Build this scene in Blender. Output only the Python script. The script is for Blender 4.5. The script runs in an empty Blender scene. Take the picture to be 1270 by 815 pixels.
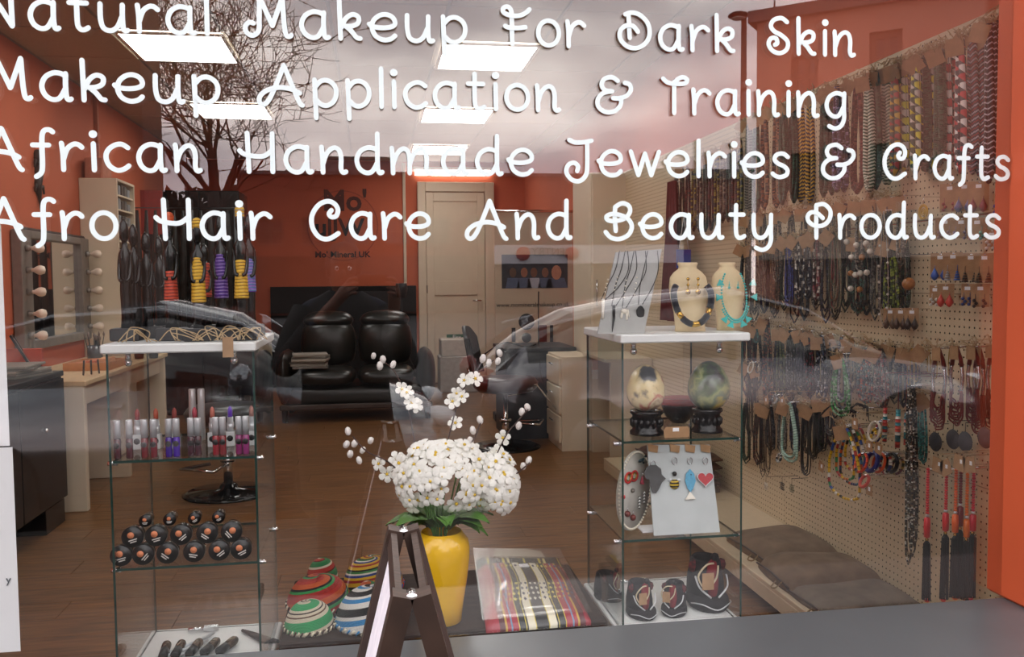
import bpy, math, random
from mathutils import Vector, Matrix
rnd = random.Random(7)
S = bpy.context.scene
COL = S.collection
PI = math.pi

# ---------------- camera ----------------
FPX, YAW, PITCH, ROLL, EYE = 1092.6, .1567, .0545, .00885, 1.3
_cy, _sy, _cp, _sp = math.cos(YAW), math.sin(YAW), math.cos(PITCH), math.sin(PITCH)
CF = Vector((_sy * _cp, _cy * _cp, -_sp))
_r0 = Vector((_cy, -_sy, 0)); _d0 = CF.cross(_r0)
CR = math.cos(ROLL) * _r0 + math.sin(ROLL) * _d0
CD = -math.sin(ROLL) * _r0 + math.cos(ROLL) * _d0
cam = bpy.data.cameras.new('camera'); camo = bpy.data.objects.new('camera', cam); COL.objects.link(camo)
cam.sensor_width = 36; cam.sensor_fit = 'HORIZONTAL'; cam.lens = FPX / 1270 * 36; cam.clip_start = .02; cam.clip_end = 400
M = Matrix((CR, -CD, -CF)).transposed().to_4x4(); M.translation = (0, 0, EYE); camo.matrix_world = M
S.camera = camo

# ---------------- world, exposure ----------------
S.view_settings.view_transform = 'Standard'; S.view_settings.look = 'None'
S.view_settings.gamma = 1; S.view_settings.exposure = 0.0; S.view_settings.use_curve_mapping = False
S.cycles.transparent_max_bounces = 40; S.cycles.max_bounces = 10; S.cycles.caustics_reflective = False; S.cycles.caustics_refractive = False
W = bpy.data.worlds.new('sky'); S.world = W; W.use_nodes = True
def hexc(h):
    v = [int(h[i:i + 2], 16) / 255 for i in (0, 2, 4)]
    return tuple((x / 12.92 if x <= .04045 else ((x + .055) / 1.055) ** 2.4) for x in v) + (1,)
def _sky():
    nt = W.node_tree; n = nt.nodes; l = nt.links; bg = n['Background']
    tc = n.new('ShaderNodeTexCoord'); mp = n.new('ShaderNodeMapping'); mp.inputs['Scale'].default_value = (1, 1, 2.6); mp.inputs['Location'].default_value = SKYLOC
    l.new(tc.outputs['Generated'], mp.inputs['Vector'])
    nz = n.new('ShaderNodeTexNoise'); nz.inputs['Scale'].default_value = 2.6; nz.inputs['Detail'].default_value = 5; nz.inputs['Roughness'].default_value = .48
    l.new(mp.outputs[0], nz.inputs['Vector'])
    cr = n.new('ShaderNodeValToRGB'); e = cr.color_ramp.elements
    e[0].position = .3; e[0].color = (.46, .44, .50, 1); e[1].position = .7; e[1].color = (1.9, 1.85, 1.75, 1)
    k = e.new(.5); k.color = (.82, .79, .81, 1)
    l.new(nz.outputs['Fac'], cr.inputs[0])
    # warm tint low down, part of the late-afternoon overcast
    sx = n.new('ShaderNodeSeparateXYZ'); l.new(tc.outputs['Generated'], sx.inputs[0])
    mr = n.new('ShaderNodeMapRange'); mr.inputs[1].default_value = 0; mr.inputs[2].default_value = .35; mr.inputs[3].default_value = 1; mr.inputs[4].default_value = 0
    l.new(sx.outputs[2], mr.inputs[0])
    mx = n.new('ShaderNodeMix'); mx.data_type = 'RGBA'; mx.blend_type = 'MULTIPLY'; mx.inputs[7].default_value = (1.1, .93, .92, 1)
    l.new(mr.outputs[0], mx.inputs[0]); l.new(cr.outputs[0], mx.inputs[6]); l.new(mx.outputs[2], bg.inputs[0])
    bg.inputs[1].default_value = SKY
SKY = 3.3; SKYLOC = (.2, -1.1, 2.1)
_sky()
LAMP = 11.5      # ceiling panel emission

# ---------------- mesh builder ----------------
class B:
    def __init__(s): s.v = []; s.f = []; s.m = []; s.uv = []; s.flat = set()
    def face(s, idx, m=0, uv=None, flat=False):
        if flat: s.flat.add(len(s.f))
        s.f.append(tuple(idx)); s.m.append(m); s.uv.append(uv)
    def hexa(s, P, m=0):                       # 8 corners: bottom 4, top 4
        b = len(s.v); s.v += [tuple(p) for p in P]
        for q in ((3, 2, 1, 0), (4, 5, 6, 7), (0, 1, 5, 4), (1, 2, 6, 5), (2, 3, 7, 6), (3, 0, 4, 7)):
            s.face([b + i for i in q], m, flat=True)
        return s
    def box(s, x0, x1, y0, y1, z0, z1, m=0):
        return s.hexa([(x0, y0, z0), (x1, y0, z0), (x1, y1, z0), (x0, y1, z0), (x0, y0, z1), (x1, y0, z1), (x1, y1, z1), (x0, y1, z1)], m)
    def obox(s, c, sz, R, m=0):
        c = Vector(c)
        P = []
        for z in (-.5, .5):
            for x, y in ((-.5, -.5), (.5, -.5), (.5, .5), (-.5, .5)):
                P.append(c + R @ Vector((x * sz[0], y * sz[1], z * sz[2])))
        return s.hexa(P, m)
    def bbox(s, x0, x1, y0, y1, z0, z1, b=.004, m=0):   # bevelled box (prism with chamfered vertical+top edges)
        pts = [(x0 + b, y0), (x1 - b, y0), (x1, y0 + b), (x1, y1 - b), (x1 - b, y1), (x0 + b, y1), (x0, y1 - b), (x0, y0 + b)]
        cx, cy = (x0 + x1) / 2, (y0 + y1) / 2
        def ins(p): return (p[0] + (b if p[0] < cx else -b) * .9, p[1] + (b if p[1] < cy else -b) * .9)
        lv = [(pts, z0, 1), (pts, z0 + b, 0), (pts, z1 - b, 0), (pts, z1, 1)]
        base = len(s.v)
        for P, z, i in lv:
            for p in P: q = ins(p) if i else p; s.v.append((q[0], q[1], z))
        for k in range(3):
            for i in range(8):
                j = (i + 1) % 8; s.face((base + k * 8 + i, base + k * 8 + j, base + k * 8 + 8 + j, base + k * 8 + 8 + i), m, flat=True)
        s.face([base + i for i in range(7, -1, -1)], m, flat=True); s.face([base + 24 + i for i in range(8)], m, flat=True)
        return s
    def tube(s, pts, r, n=6, m=0, closed=False, cap=True, flatx=1.0, uvs=True):
        pts = [Vector(p) for p in pts]; N = len(pts)
        if N < 2: return s
        R = r if isinstance(r, (list, tuple)) else [r] * N
        base = len(s.v); up = None; L = 0; Ls = []
        for i, p in enumerate(pts):
            a = pts[i - 1] if (i > 0 or closed) else p; b = pts[(i + 1) % N] if (i < N - 1 or closed) else p
            t = (b - a)
            if t.length < 1e-9: t = Vector((0, 0, 1))
            t.normalize()
            if up is None:
                up = Vector((0, 0, 1)) if abs(t.z) < .9 else Vector((1, 0, 0))
            up = (up - t * up.dot(t))
            if up.length < 1e-6: up = t.orthogonal()
            up.normalize(); sd = t.cross(up)
            if i: L += (p - pts[i - 1]).length
            Ls.append(L)
            for k in range(n):
                an = 2 * PI * k / n; q = p + (sd * math.cos(an) * flatx + up * math.sin(an)) * R[i]
                s.v.append(tuple(q))
        for i in range(N if closed else N - 1):
            j = (i + 1) % N; Lj = Ls[j] if j else Ls[-1] + (pts[0] - pts[-1]).length
            for k in range(n):
                k2 = (k + 1) % n
                s.face((base + i * n + k, base + i * n + k2, base + j * n + k2, base + j * n + k), m,
                       ((k / n, Ls[i]), ((k + 1) / n, Ls[i]), ((k + 1) / n, Lj), (k / n, Lj)))
        if cap and not closed:
            s.face([base + k for k in range(n - 1, -1, -1)], m); s.face([base + (N - 1) * n + k for k in range(n)], m)
        return s
    def lathe(s, prof, c=(0, 0, 0), n=20, m=0, sx=1, sy=1, R=None, mf=None):
        c = Vector(c); base = len(s.v)
        for r, z in prof:
            for k in range(n):
                a = 2 * PI * k / n; p = Vector((r * math.cos(a) * sx, r * math.sin(a) * sy, z))
                s.v.append(tuple(c + (R @ p if R else p)))
        L = 0
        for i in range(len(prof) - 1):
            L2 = L + math.hypot(prof[i + 1][0] - prof[i][0], prof[i + 1][1] - prof[i][1])
            for k in range(n):
                k2 = (k + 1) % n
                s.face((base + i * n + k, base + i * n + k2, base + (i + 1) * n + k2, base + (i + 1) * n + k), mf[i] if mf else m,
                       ((k / n, L), ((k + 1) / n, L), ((k + 1) / n, L2), (k / n, L2)))
            L = L2
        if prof[0][0] > 1e-6: s.face([base + k for k in range(n - 1, -1, -1)], mf[0] if mf else m, flat=True)
        if prof[-1][0] > 1e-6: s.face([base + (len(prof) - 1) * n + k for k in range(n)], mf[-1] if mf else m, flat=True)
        return s
    def ball(s, c, r, n=8, m=0, sx=1, sy=1, sz=1):
        h = max(3, n // 2)
        return s.lathe([(r * math.sin(PI * i / h) if 0 < i < h else 1e-5, -r * sz * math.cos(PI * i / h)) for i in range(h + 1)], c, n, m, sx, sy)
    def ribbon(s, pts, w, y0, y1, m=0):        # flat ribbon in XZ between planes y0<y1, round caps (outline solid)
        P = [Vector((p[0], p[1])) for p in pts]; N = len(P); Lf = []; Rt = []
        for i, p in enumerate(P):
            t = (P[min(i + 1, N - 1)] - P[max(i - 1, 0)]); t.normalize() if t.length > 0 else None
            nn = Vector((-t.y, t.x)) * w / 2; Lf.append(p + nn); Rt.append(p - nn)
        def capp(p, d):
            a0 = math.atan2(d.y, d.x); return [p + Vector((math.cos(a0 + a), math.sin(a0 + a))) * w / 2 for a in (-1.05, -.52, 0, .52, 1.05)]
        d1 = P[-1] - P[-2]; d0 = P[0] - P[1]
        n = N; b = len(s.v); e = 1.5e-5; s._k = getattr(s, '_k', 0) + 1; y0 -= s._k * 2e-4
        for A in (Lf, Rt):
            for i, q in enumerate(A): s.v.append((q.x, y0 - i * e, q.y))
        for A in (Lf, Rt):
            for i, q in enumerate(A): s.v.append((q.x, y1, q.y))
        for i in range(n - 1):
            s.face((b + i, b + n + i, b + n + i + 1, b + i + 1), m, flat=True)
            o = b + 2 * n; s.face((b + i, b + i + 1, o + i + 1, o + i), m, flat=True); s.face((b + n + i, o + n + i, o + n + i + 1, b + n + i + 1), m, flat=True)
        for p, d, yy in ((P[0], d0, y0), (P[-1], d1, y0 - (N - 1) * e)):
            a0 = math.atan2(d.y, d.x)
            pts2 = [p + Vector((math.cos(a0 - PI / 2), math.sin(a0 - PI / 2))) * w / 2] + capp(p, d) + [p + Vector((math.cos(a0 + PI / 2), math.sin(a0 + PI / 2))) * w / 2]
            b = len(s.v); s.v += [(q.x, yy, q.y) for q in pts2]; s.face([b + i for i in range(len(pts2) - 1, -1, -1)], m, flat=True)
        return s
    def prism(s, outline, y0, y1, m=0, axis='y'):
        b = len(s.v); n = len(outline)
        for d in (y0, y1):
            for a, c in outline: s.v.append({'y': (a, d, c), 'x': (d, a, c), 'z': (a, c, d)}[axis])
        s.face([b + i for i in range(n)], m, flat=True); s.face([b + n + i for i in range(n - 1, -1, -1)], m, flat=True)
        for i in range(n): j = (i + 1) % n; s.face((b + i, b + n + i, b + n + j, b + j), m, flat=True)
        return s
    def xf(s, Mx, start=0):
        s.v[start:] = [tuple(Mx @ Vector(p)) for p in s.v[start:]]; return s
    def mesh(s, name, mats):
        me = bpy.data.meshes.new(name); me.from_pydata(s.v, [], s.f)
        for mt in (mats if isinstance(mats, (list, tuple)) else [mats]): me.materials.append(mt)
        me.polygons.foreach_set('material_index', s.m)
        me.polygons.foreach_set('use_smooth', [i not in s.flat for i in range(len(s.f))])
        if any(u for u in s.uv):
            ul = me.uv_layers.new(name='UVMap'); k = 0; data = []
            for f, u in zip(s.f, s.uv):
                for i in range(len(f)): data += list(u[i]) if u else [0, 0]
            ul.data.foreach_set('uv', data)
        me.update(); return me
    def build(s, name, mats, parent=None, loc=None):
        o = bpy.data.objects.new(name, s.mesh(name, mats)); COL.objects.link(o)
        if parent: o.parent = parent
        if loc: o.location = loc
        return o
def tag(o, label, cat, group=None, kind=None):
    o['label'] = label; o['category'] = cat
    if group: o['group'] = group
    if kind: o['kind'] = kind
    return o
def thing(name, label, cat, loc=(0, 0, 0), rz=0, group=None):
    o = bpy.data.objects.new(name, None); COL.objects.link(o); o.location = loc; o.rotation_euler = (0, 0, rz); o.empty_display_size = .05
    return tag(o, label, cat, group)
def struct(o): o['kind'] = 'structure'; return o
def dup(root, loc, rz=0, label=None, group=None, scale=None):
    r = root.copy(); COL.objects.link(r); r.location = loc; r.rotation_euler = (0, 0, rz)
    if label: r['label'] = label
    if group: r['group'] = group
    if scale: r.scale = (scale,) * 3
    for ch in list(root.children):
        c = ch.copy(); COL.objects.link(c); c.parent = r
        for g in list(ch.children):
            d = g.copy(); COL.objects.link(d); d.parent = c
    return r

# pixel of the photograph -> direction -> point on a real plane of the shop
def ray(px, py): return CF + (px - 635) / FPX * CR + (py - 407.5) / FPX * CD
def onY(px, py, Y): v = ray(px, py); return Vector((0, 0, EYE)) + v * (Y / v.y)
def onX(px, py, X): v = ray(px, py); return Vector((0, 0, EYE)) + v * (X / v.x)
def onZ(px, py, Z): v = ray(px, py); return Vector((0, 0, EYE)) + v * ((Z - EYE) / v.z)
def crom(P, k=6, closed=False):
    P = [Vector(p) for p in P]; N = len(P); out = []
    if N < 3: return P
    for i in range(N if closed else N - 1):
        g = (lambda j: P[j % N]) if closed else (lambda j: P[max(0, min(N - 1, j))])
        a, b, c, d = g(i - 1), g(i), g(i + 1), g(i + 2)
        for t in range(k):
            u = t / k; out.append(.5 * ((2 * b) + (c - a) * u + (2 * a - 5 * b + 4 * c - d) * u * u + (3 * b - a - 3 * c + d) * u ** 3))
    if not closed: out.append(P[-1])
    return out

# ---------------- materials ----------------
_mc = {}
def mat(name, h, rough=.5, metal=0, nz=.10, sc=25, bump=0, spec=.5, emit=0, coat=0, sheen=0, stretch=None, h2=None, obj=True):
    if name in _mc: return _mc[name]
    m = bpy.data.materials.new(name); m.use_nodes = True; nt = m.node_tree; n = nt.nodes; l = nt.links; p = n['Principled BSDF']
    col = hexc(h) if isinstance(h, str) else tuple(h) + (1,)
    p.inputs['Roughness'].default_value = rough; p.inputs['Metallic'].default_value = metal; p.inputs['Specular IOR Level'].default_value = spec
    p.inputs['Coat Weight'].default_value = coat; p.inputs['Sheen Weight'].default_value = sheen
    tc = n.new('ShaderNodeTexCoord'); mp = n.new('ShaderNodeMapping'); l.new(tc.outputs['Object'], mp.inputs[0])
    if stretch: mp.inputs['Scale'].default_value = stretch
    t = n.new('ShaderNodeTexNoise'); t.inputs['Scale'].default_value = sc; t.inputs['Detail'].default_value = 4; l.new(mp.outputs[0], t.inputs['Vector'])
    r = n.new('ShaderNodeValToRGB'); e = r.color_ramp.elements
    e[0].position = .3; e[1].position = .7
    e[0].color = tuple(c * (1 - nz) for c in col[:3]) + (1,); e[1].color = hexc(h2) if h2 else tuple(min(1, c * (1 + nz)) for c in col[:3]) + (1,)
    l.new(t.outputs['Fac'], r.inputs[0]); l.new(r.outputs[0], p.inputs['Base Color'])
    if bump:
        b = n.new('ShaderNodeBump'); b.inputs['Strength'].default_value = bump; b.inputs['Distance'].default_value = .002
        l.new(t.outputs['Fac'], b.inputs['Height']); l.new(b.outputs[0], p.inputs['Normal'])
    if emit: p.inputs['Emission Color'].default_value = col; p.inputs['Emission Strength'].default_value = emit
    _mc[name] = m; return m
def glassmat(name, f0, tint=(1, 1, 1), rough=0.0, haze=0.0):
    if name in _mc: return _mc[name]
    m = bpy.data.materials.new(name); m.use_nodes = True; nt = m.node_tree; n = nt.nodes; l = nt.links
    n.remove(n['Principled BSDF']); out = n['Material Output']
    lw = n.new('ShaderNodeLayerWeight'); lw.inputs[0].default_value = .5
    pw = n.new('ShaderNodeMath'); pw.operation = 'POWER'; pw.inputs[1].default_value = 5; l.new(lw.outputs['Facing'], pw.inputs[0])
    ma = n.new('ShaderNodeMath'); ma.operation = 'MULTIPLY_ADD'; ma.inputs[1].default_value = 1 - f0; ma.inputs[2].default_value = f0; l.new(pw.outputs[0], ma.inputs[0])
    tr = n.new('ShaderNodeBsdfTransparent'); tr.inputs[0].default_value = tuple(tint) + (1,)
    gl = n.new('ShaderNodeBsdfGlossy'); gl.inputs['Roughness'].default_value = rough
    mx = n.new('ShaderNodeMixShader'); l.new(ma.outputs[0], mx.inputs[0]); l.new(tr.outputs[0], mx.inputs[1]); l.new(gl.outputs[0], mx.inputs[2])
    last = mx
    if haze:
        df = n.new('ShaderNodeBsdfDiffuse'); df.inputs[0].default_value = (.9, .9, .9, 1)
        m2 = n.new('ShaderNodeMixShader'); m2.inputs[0].default_value = haze; l.new(mx.outputs[0], m2.inputs[1]); l.new(df.outputs[0], m2.inputs[2]); last = m2
    l.new(last.outputs[0], out.inputs[0]); _mc[name] = m; return m
def _nodes(name, rough=.5):
    m = bpy.data.materials.new(name); m.use_nodes = True; nt = m.node_tree
    p = nt.nodes['Principled BSDF']; p.inputs['Roughness'].default_value = rough; _mc[name] = m
    def N(t, **k):
        x = nt.nodes.new(t)
        for a, b in k.items(): setattr(x, a, b)
        return x
    def Mth(op, a, b=None):
        x = N('ShaderNodeMath', operation=op)
        for i, v in enumerate((a, b)):
            if v is None: continue
            if isinstance(v, (int, float)): x.inputs[i].default_value = v
            else: nt.links.new(v, x.inputs[i])
        return x.outputs[0]
    def Ramp(fac, stops, const=True):
        x = N('ShaderNodeValToRGB'); cr = x.color_ramp; cr.interpolation = 'CONSTANT' if const else 'LINEAR'
        while len(cr.elements) < len(stops): cr.elements.new(.5)
        for e, (p_, h) in zip(cr.elements, stops): e.position = p_; e.color = hexc(h)
        nt.links.new(fac, x.inputs[0]); return x.outputs[0]
    return m, nt, p, N, Mth, Ramp
def beads(name, cols, pitch=.006, rows=1, rough=.35, bumpy=True):
    """random bead colours, one per cell along the strand"""
    if name in _mc: return _mc[name]
    m, nt, p, N, Mth, Ramp = _nodes(name, rough)
    uv = N('ShaderNodeUVMap'); sp = N('ShaderNodeSeparateXYZ'); nt.links.new(uv.outputs[0], sp.inputs[0])
    oi = N('ShaderNodeObjectInfo')
    a = Mth('FLOOR', Mth('MULTIPLY', sp.outputs[0], rows)); b = Mth('FLOOR', Mth('DIVIDE', sp.outputs[1], pitch))
    cb = N('ShaderNodeCombineXYZ'); nt.links.new(a, cb.inputs[0]); nt.links.new(b, cb.inputs[1]); nt.links.new(oi.outputs['Random'], cb.inputs[2])
    wn = N('ShaderNodeTexWhiteNoise'); wn.noise_dimensions = '3D'; nt.links.new(cb.outputs[0], wn.inputs['Vector'])
    c = Ramp(wn.outputs['Value'], [(i / len(cols), h) for i, h in enumerate(cols)])
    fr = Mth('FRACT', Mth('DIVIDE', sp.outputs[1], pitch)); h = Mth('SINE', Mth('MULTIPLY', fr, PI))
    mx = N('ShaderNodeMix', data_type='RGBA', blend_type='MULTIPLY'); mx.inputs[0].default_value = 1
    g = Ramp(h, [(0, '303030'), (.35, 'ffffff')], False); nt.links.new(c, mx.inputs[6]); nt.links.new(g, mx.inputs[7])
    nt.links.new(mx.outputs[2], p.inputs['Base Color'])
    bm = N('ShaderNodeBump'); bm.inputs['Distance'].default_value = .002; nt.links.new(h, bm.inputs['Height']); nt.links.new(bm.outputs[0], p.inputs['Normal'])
    return m
def zigzag(name, cols, pitch=.02, amp=.5, k=2, rough=.45, duty=None):
    if name in _mc: return _mc[name]
    m, nt, p, N, Mth, Ramp = _nodes(name, rough)
    uv = N('ShaderNodeUVMap'); sp = N('ShaderNodeSeparateXYZ'); nt.links.new(uv.outputs[0], sp.inputs[0])
    tri = Mth('MULTIPLY', Mth('ABSOLUTE', Mth('SUBTRACT', Mth('FRACT', Mth('MULTIPLY', sp.outputs[0], k)), .5)), 2 * amp)
    f = Mth('FRACT', Mth('ADD', Mth('DIVIDE', sp.outputs[1], pitch), tri))
    n_ = len(cols); c = Ramp(f, duty if duty else [(i / n_, h) for i, h in enumerate(cols)]); nt.links.new(c, p.inputs['Base Color'])
    v = N('ShaderNodeTexVoronoi'); v.inputs['Scale'].default_value = 400
    tc = N('ShaderNodeTexCoord'); nt.links.new(tc.outputs['Object'], v.inputs['Vector'])
    bm = N('ShaderNodeBump'); bm.inputs['Distance'].default_value = .0015; bm.inputs['Strength'].default_value = .6
    nt.links.new(v.outputs[0], bm.inputs['Height']); nt.links.new(bm.outputs[0], p.inputs['Normal'])
    return m
def triangles(name, c0, c1, c2, pitch=.02, k=3, rough=.45):
    if name in _mc: return _mc[name]
    m, nt, p, N, Mth, Ramp = _nodes(name, rough)
    uv = N('ShaderNodeUVMap'); sp = N('ShaderNodeSeparateXYZ'); nt.links.new(uv.outputs[0], sp.inputs[0])
    u = Mth('MULTIPLY', sp.outputs[0], k); v = Mth('DIVIDE', sp.outputs[1], pitch)
    fu = Mth('FRACT', u); fv = Mth('FRACT', v); gt = Mth('GREATER_THAN', fu, fv)
    par = Mth('MODULO', Mth('ADD', Mth('FLOOR', u), Mth('FLOOR', v)), 2)
    idx = Mth('ADD', Mth('MULTIPLY', gt, .34), Mth('MULTIPLY', Mth('MULTIPLY', par, gt), .34))
    nt.links.new(Ramp(idx, [(0, c0), (.3, c1), (.6, c2)]), p.inputs['Base Color'])
    return m
def textobj(txt, size, mt, parent, M4, ext=.0008, name='lettering', align='CENTER', shear=0, bold=0):
    cu = bpy.data.curves.new('t', 'FONT'); cu.offset = bold; cu.body = txt; cu.size = size; cu.extrude = ext; cu.align_x = align; cu.align_y = 'CENTER'; cu.resolution_u = 3; cu.shear = shear
    o = bpy.data.objects.new('t', cu); COL.objects.link(o); me = bpy.data.meshes.new_from_object(o); bpy.data.objects.remove(o); bpy.data.curves.remove(cu)
    me.materials.clear(); me.materials.append(mt); q = bpy.data.objects.new(name, me); COL.objects.link(q); q.matrix_world = M4
    if parent:
        q.parent = parent; q.matrix_parent_inverse = parent_mat(parent).inverted()
    return q
def parent_mat(p):
    m = Matrix.LocRotScale(p.location, p.rotation_euler, p.scale)
    return parent_mat(p.parent) @ m if p.parent else m
FRONT = lambda x, y, z: Matrix.Translation((x, y, z)) @ Matrix.Rotation(PI / 2, 4, 'X')          # text that faces the street (-Y)

# ---------------- colours ----------------
orange = mat('orange_wall_paint', 'C4623F', .75, nz=.05, sc=3)
orange_out = mat('orange_facade_paint', 'CF5A34', .55, nz=.05, sc=4, bump=.1)
ceil_m = mat('ceiling_tile', 'B9AD9C', .9, nz=.06, sc=60, bump=.3)
grid_m = mat('ceiling_grid', '9a8f82', .6, nz=.03)
white_m = mat('white_laminate', 'EDF0EE', .35, nz=.02)
cream_m = mat('cream_laminate', 'D9CBB2', .5, nz=.03, sc=8)
black_m = mat('black_lacquer', '121010', .25, nz=.2, sc=10)
chrome = mat('chrome', 'D8DADC', .12, 1, nz=.03)
darkwood = mat('dark_stained_wood', '3B2A22', .5, nz=.35, sc=14, stretch=(1, 8, 1), bump=.3)
kraft = mat('kraft_card', 'A98560', .85, nz=.12, sc=40)
raffia = mat('raffia', 'B9A07A', .9, nz=.2, sc=80)
paper_m = mat('white_paper', 'F4F5F7', .7, nz=.01)
sill_m = mat('grey_aluminium_sill', '4c4f52', .3, .0, nz=.06, sc=6)
frame_dark = mat('dark_grey_metal', '3d3f42', .4, .5, nz=.05)
D = 1.9                       # depth of the shop window pane
XL, XR, YB, ZC = -2.17, 1.95, 11.2, 2.8
SZ = .52                      # sill height

# ---------------- floor: laminate planks ----------------
def _planks():
    fb = B().box(XL - .1, XR + .1, D + .02, YB + .1, -.12, -.012); fl = struct(fb.build('floor', mat('floor_underlay', '2a1d14', .9)))
    pm, nt, p, N, Mth, Ramp = _nodes('walnut_laminate', .33)
    tc = N('ShaderNodeTexCoord'); oi = N('ShaderNodeObjectInfo')
    ad = N('ShaderNodeVectorMath', operation='ADD'); sc = N('ShaderNodeVectorMath', operation='SCALE'); sc.inputs[3].default_value = 37
    cb = N('ShaderNodeCombineXYZ'); nt.links.new(oi.outputs['Random'], cb.inputs[0]); nt.links.new(oi.outputs['Random'], cb.inputs[1])
    nt.links.new(cb.outputs[0], sc.inputs[0]); nt.links.new(tc.outputs['Object'], ad.inputs[0]); nt.links.new(sc.outputs[0], ad.inputs[1])
    mp = N('ShaderNodeMapping'); mp.inputs['Scale'].default_value = (1.6, 16, 1); nt.links.new(ad.outputs[0], mp.inputs[0])
    nz = N('ShaderNodeTexNoise'); nz.inputs['Scale'].default_value = 2.6; nz.inputs['Detail'].default_value = 7; nz.inputs['Roughness'].default_value = .6
    nt.links.new(mp.outputs[0], nz.inputs['Vector'])
    c = Ramp(nz.outputs['Fac'], [(.3, '4d321a'), (.5, '724d2b'), (.72, '8d633a')], False)
    hs = N('ShaderNodeHueSaturation'); mr = Mth('ADD', Mth('MULTIPLY', oi.outputs['Random'], .22), .86); nt.links.new(mr, hs.inputs['Value']); nt.links.new(c, hs.inputs['Color'])
    nt.links.new(hs.outputs[0], p.inputs['Base Color'])
    w, Lp = .186, 1.29; cache = {}; y = D + .03; row = 0
    while y < YB:
        x = XL - (row * .47 % Lp)
        while x < XR:
            a, b = max(x, XL), min(x + Lp, XR)
            if b - a > .03:
                key = round(b - a, 3)
                if key not in cache:
                    cache[key] = B().bbox(0, b - a - .0015, 0, w - .0015, -.012, 0, .0012).mesh('plank', pm)
                o = bpy.data.objects.new('plank', cache[key]); COL.objects.link(o); o.location = (a, y, 0); o.parent = fl
            x += Lp
        y += w; row += 1
_planks()

# ---------------- ceiling: tiles and light panels ----------------
def _ceiling():
    cb = B().box(XL - .1, XR + .1, D - .1, YB + .1, ZC + .012, ZC + .1)
    ce = struct(cb.build('ceiling', grid_m))
    PX, PY = .65, .7; tm = B().bbox(0, PX - .02, 0, PY - .02, -.012, 0, .004).mesh('tile', ceil_m)
    lights = {(0, 5), (0, 8), (0, 11), (-3, 5), (-3, 8), (0, 2), (-3, 2)}
    cen = bpy.data.materials.new('lit_diffuser')
    cen.use_nodes = True; p = cen.node_tree.nodes['Principled BSDF']; p.inputs['Base Color'].default_value = (.9, .9, .9, 1)
    p.inputs['Emission Color'].default_value = (1, .97, .92, 1); p.inputs['Emission Strength'].default_value = LAMP
    nm = {5: 'nearest visible', 8: 'second', 11: 'third', 2: 'unseen front'}
    for i in range(-5, 3):
        for j in range(0, 14):
            x0 = .45 + i * PX; y0 = 2.1 + (j) * PY
            if (i, j) in lights:
                side = 'left row' if i < 0 else 'centre row'
                t = thing('ceiling_light', '', 'light', (x0 + PX / 2, y0 + PY / 2, ZC))
                t['label'] = {(0, 5): 'bright square ceiling panel light over the centre, largest one in view right of the others', (0, 8): 'square ceiling panel light in the centre row, second from the front',
                              (0, 11): 'farthest small square ceiling panel light in the centre row', (-3, 5): 'large slanted bright ceiling panel light at upper left', (-3, 8): 'smaller bright ceiling panel light behind the upper left one',
                              (0, 2): 'centre ceiling panel light just inside the window, above the frame', (-3, 2): 'left ceiling panel light just inside the window, above the frame'}[(i, j)]
                t['group'] = 'square ceiling panel lights'
                fb = B(); a, b = PX / 2 - .01, PY / 2 - .01
                for q in ((-a, a, -b, -b + .02), (-a, a, b - .02, b), (-a, -a + .02, -b + .02, b - .02), (a - .02, a, -b + .02, b - .02)): fb.box(q[0], q[1], q[2], q[3], -.014, 0)
                fb.build('frame', white_m, t)
                B().box(-a + .02, a - .02, -b + .02, b - .02, -.01, -.002).build('diffuser', cen, t)
            else:
                x1 = min(x0 + PX - .02, XR - .002); xx = max(x0, XL + .002)
                if x1 - xx < .05 or y0 > YB - .05: continue
                if abs((x1 - xx) - (PX - .02)) < 1e-4 and y0 + PY < YB: me = tm
                else: me = B().bbox(0, x1 - xx, 0, min(PY - .02, YB - y0 - .01), -.012, 0, .004).mesh('tile', ceil_m)
                o = bpy.data.objects.new('tile', me); COL.objects.link(o); o.location = (xx, y0, ZC + .012); o.parent = ce
_ceiling()

# ---------------- walls ----------------
struct(B().box(XL - .12, XL, D, YB, 0, ZC).build('wall_left', orange))
struct(B().box(XR, XR + .12, D, YB, 0, ZC).build('wall_right', orange))
wb = struct(B().box(XL, XR, YB, YB + .12, 0, ZC).build('wall_back', orange))
struct(B().bbox(XL, -1.0, YB - .018, YB, 0, .12, .003).build('baseboard_back', white_m))

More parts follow.
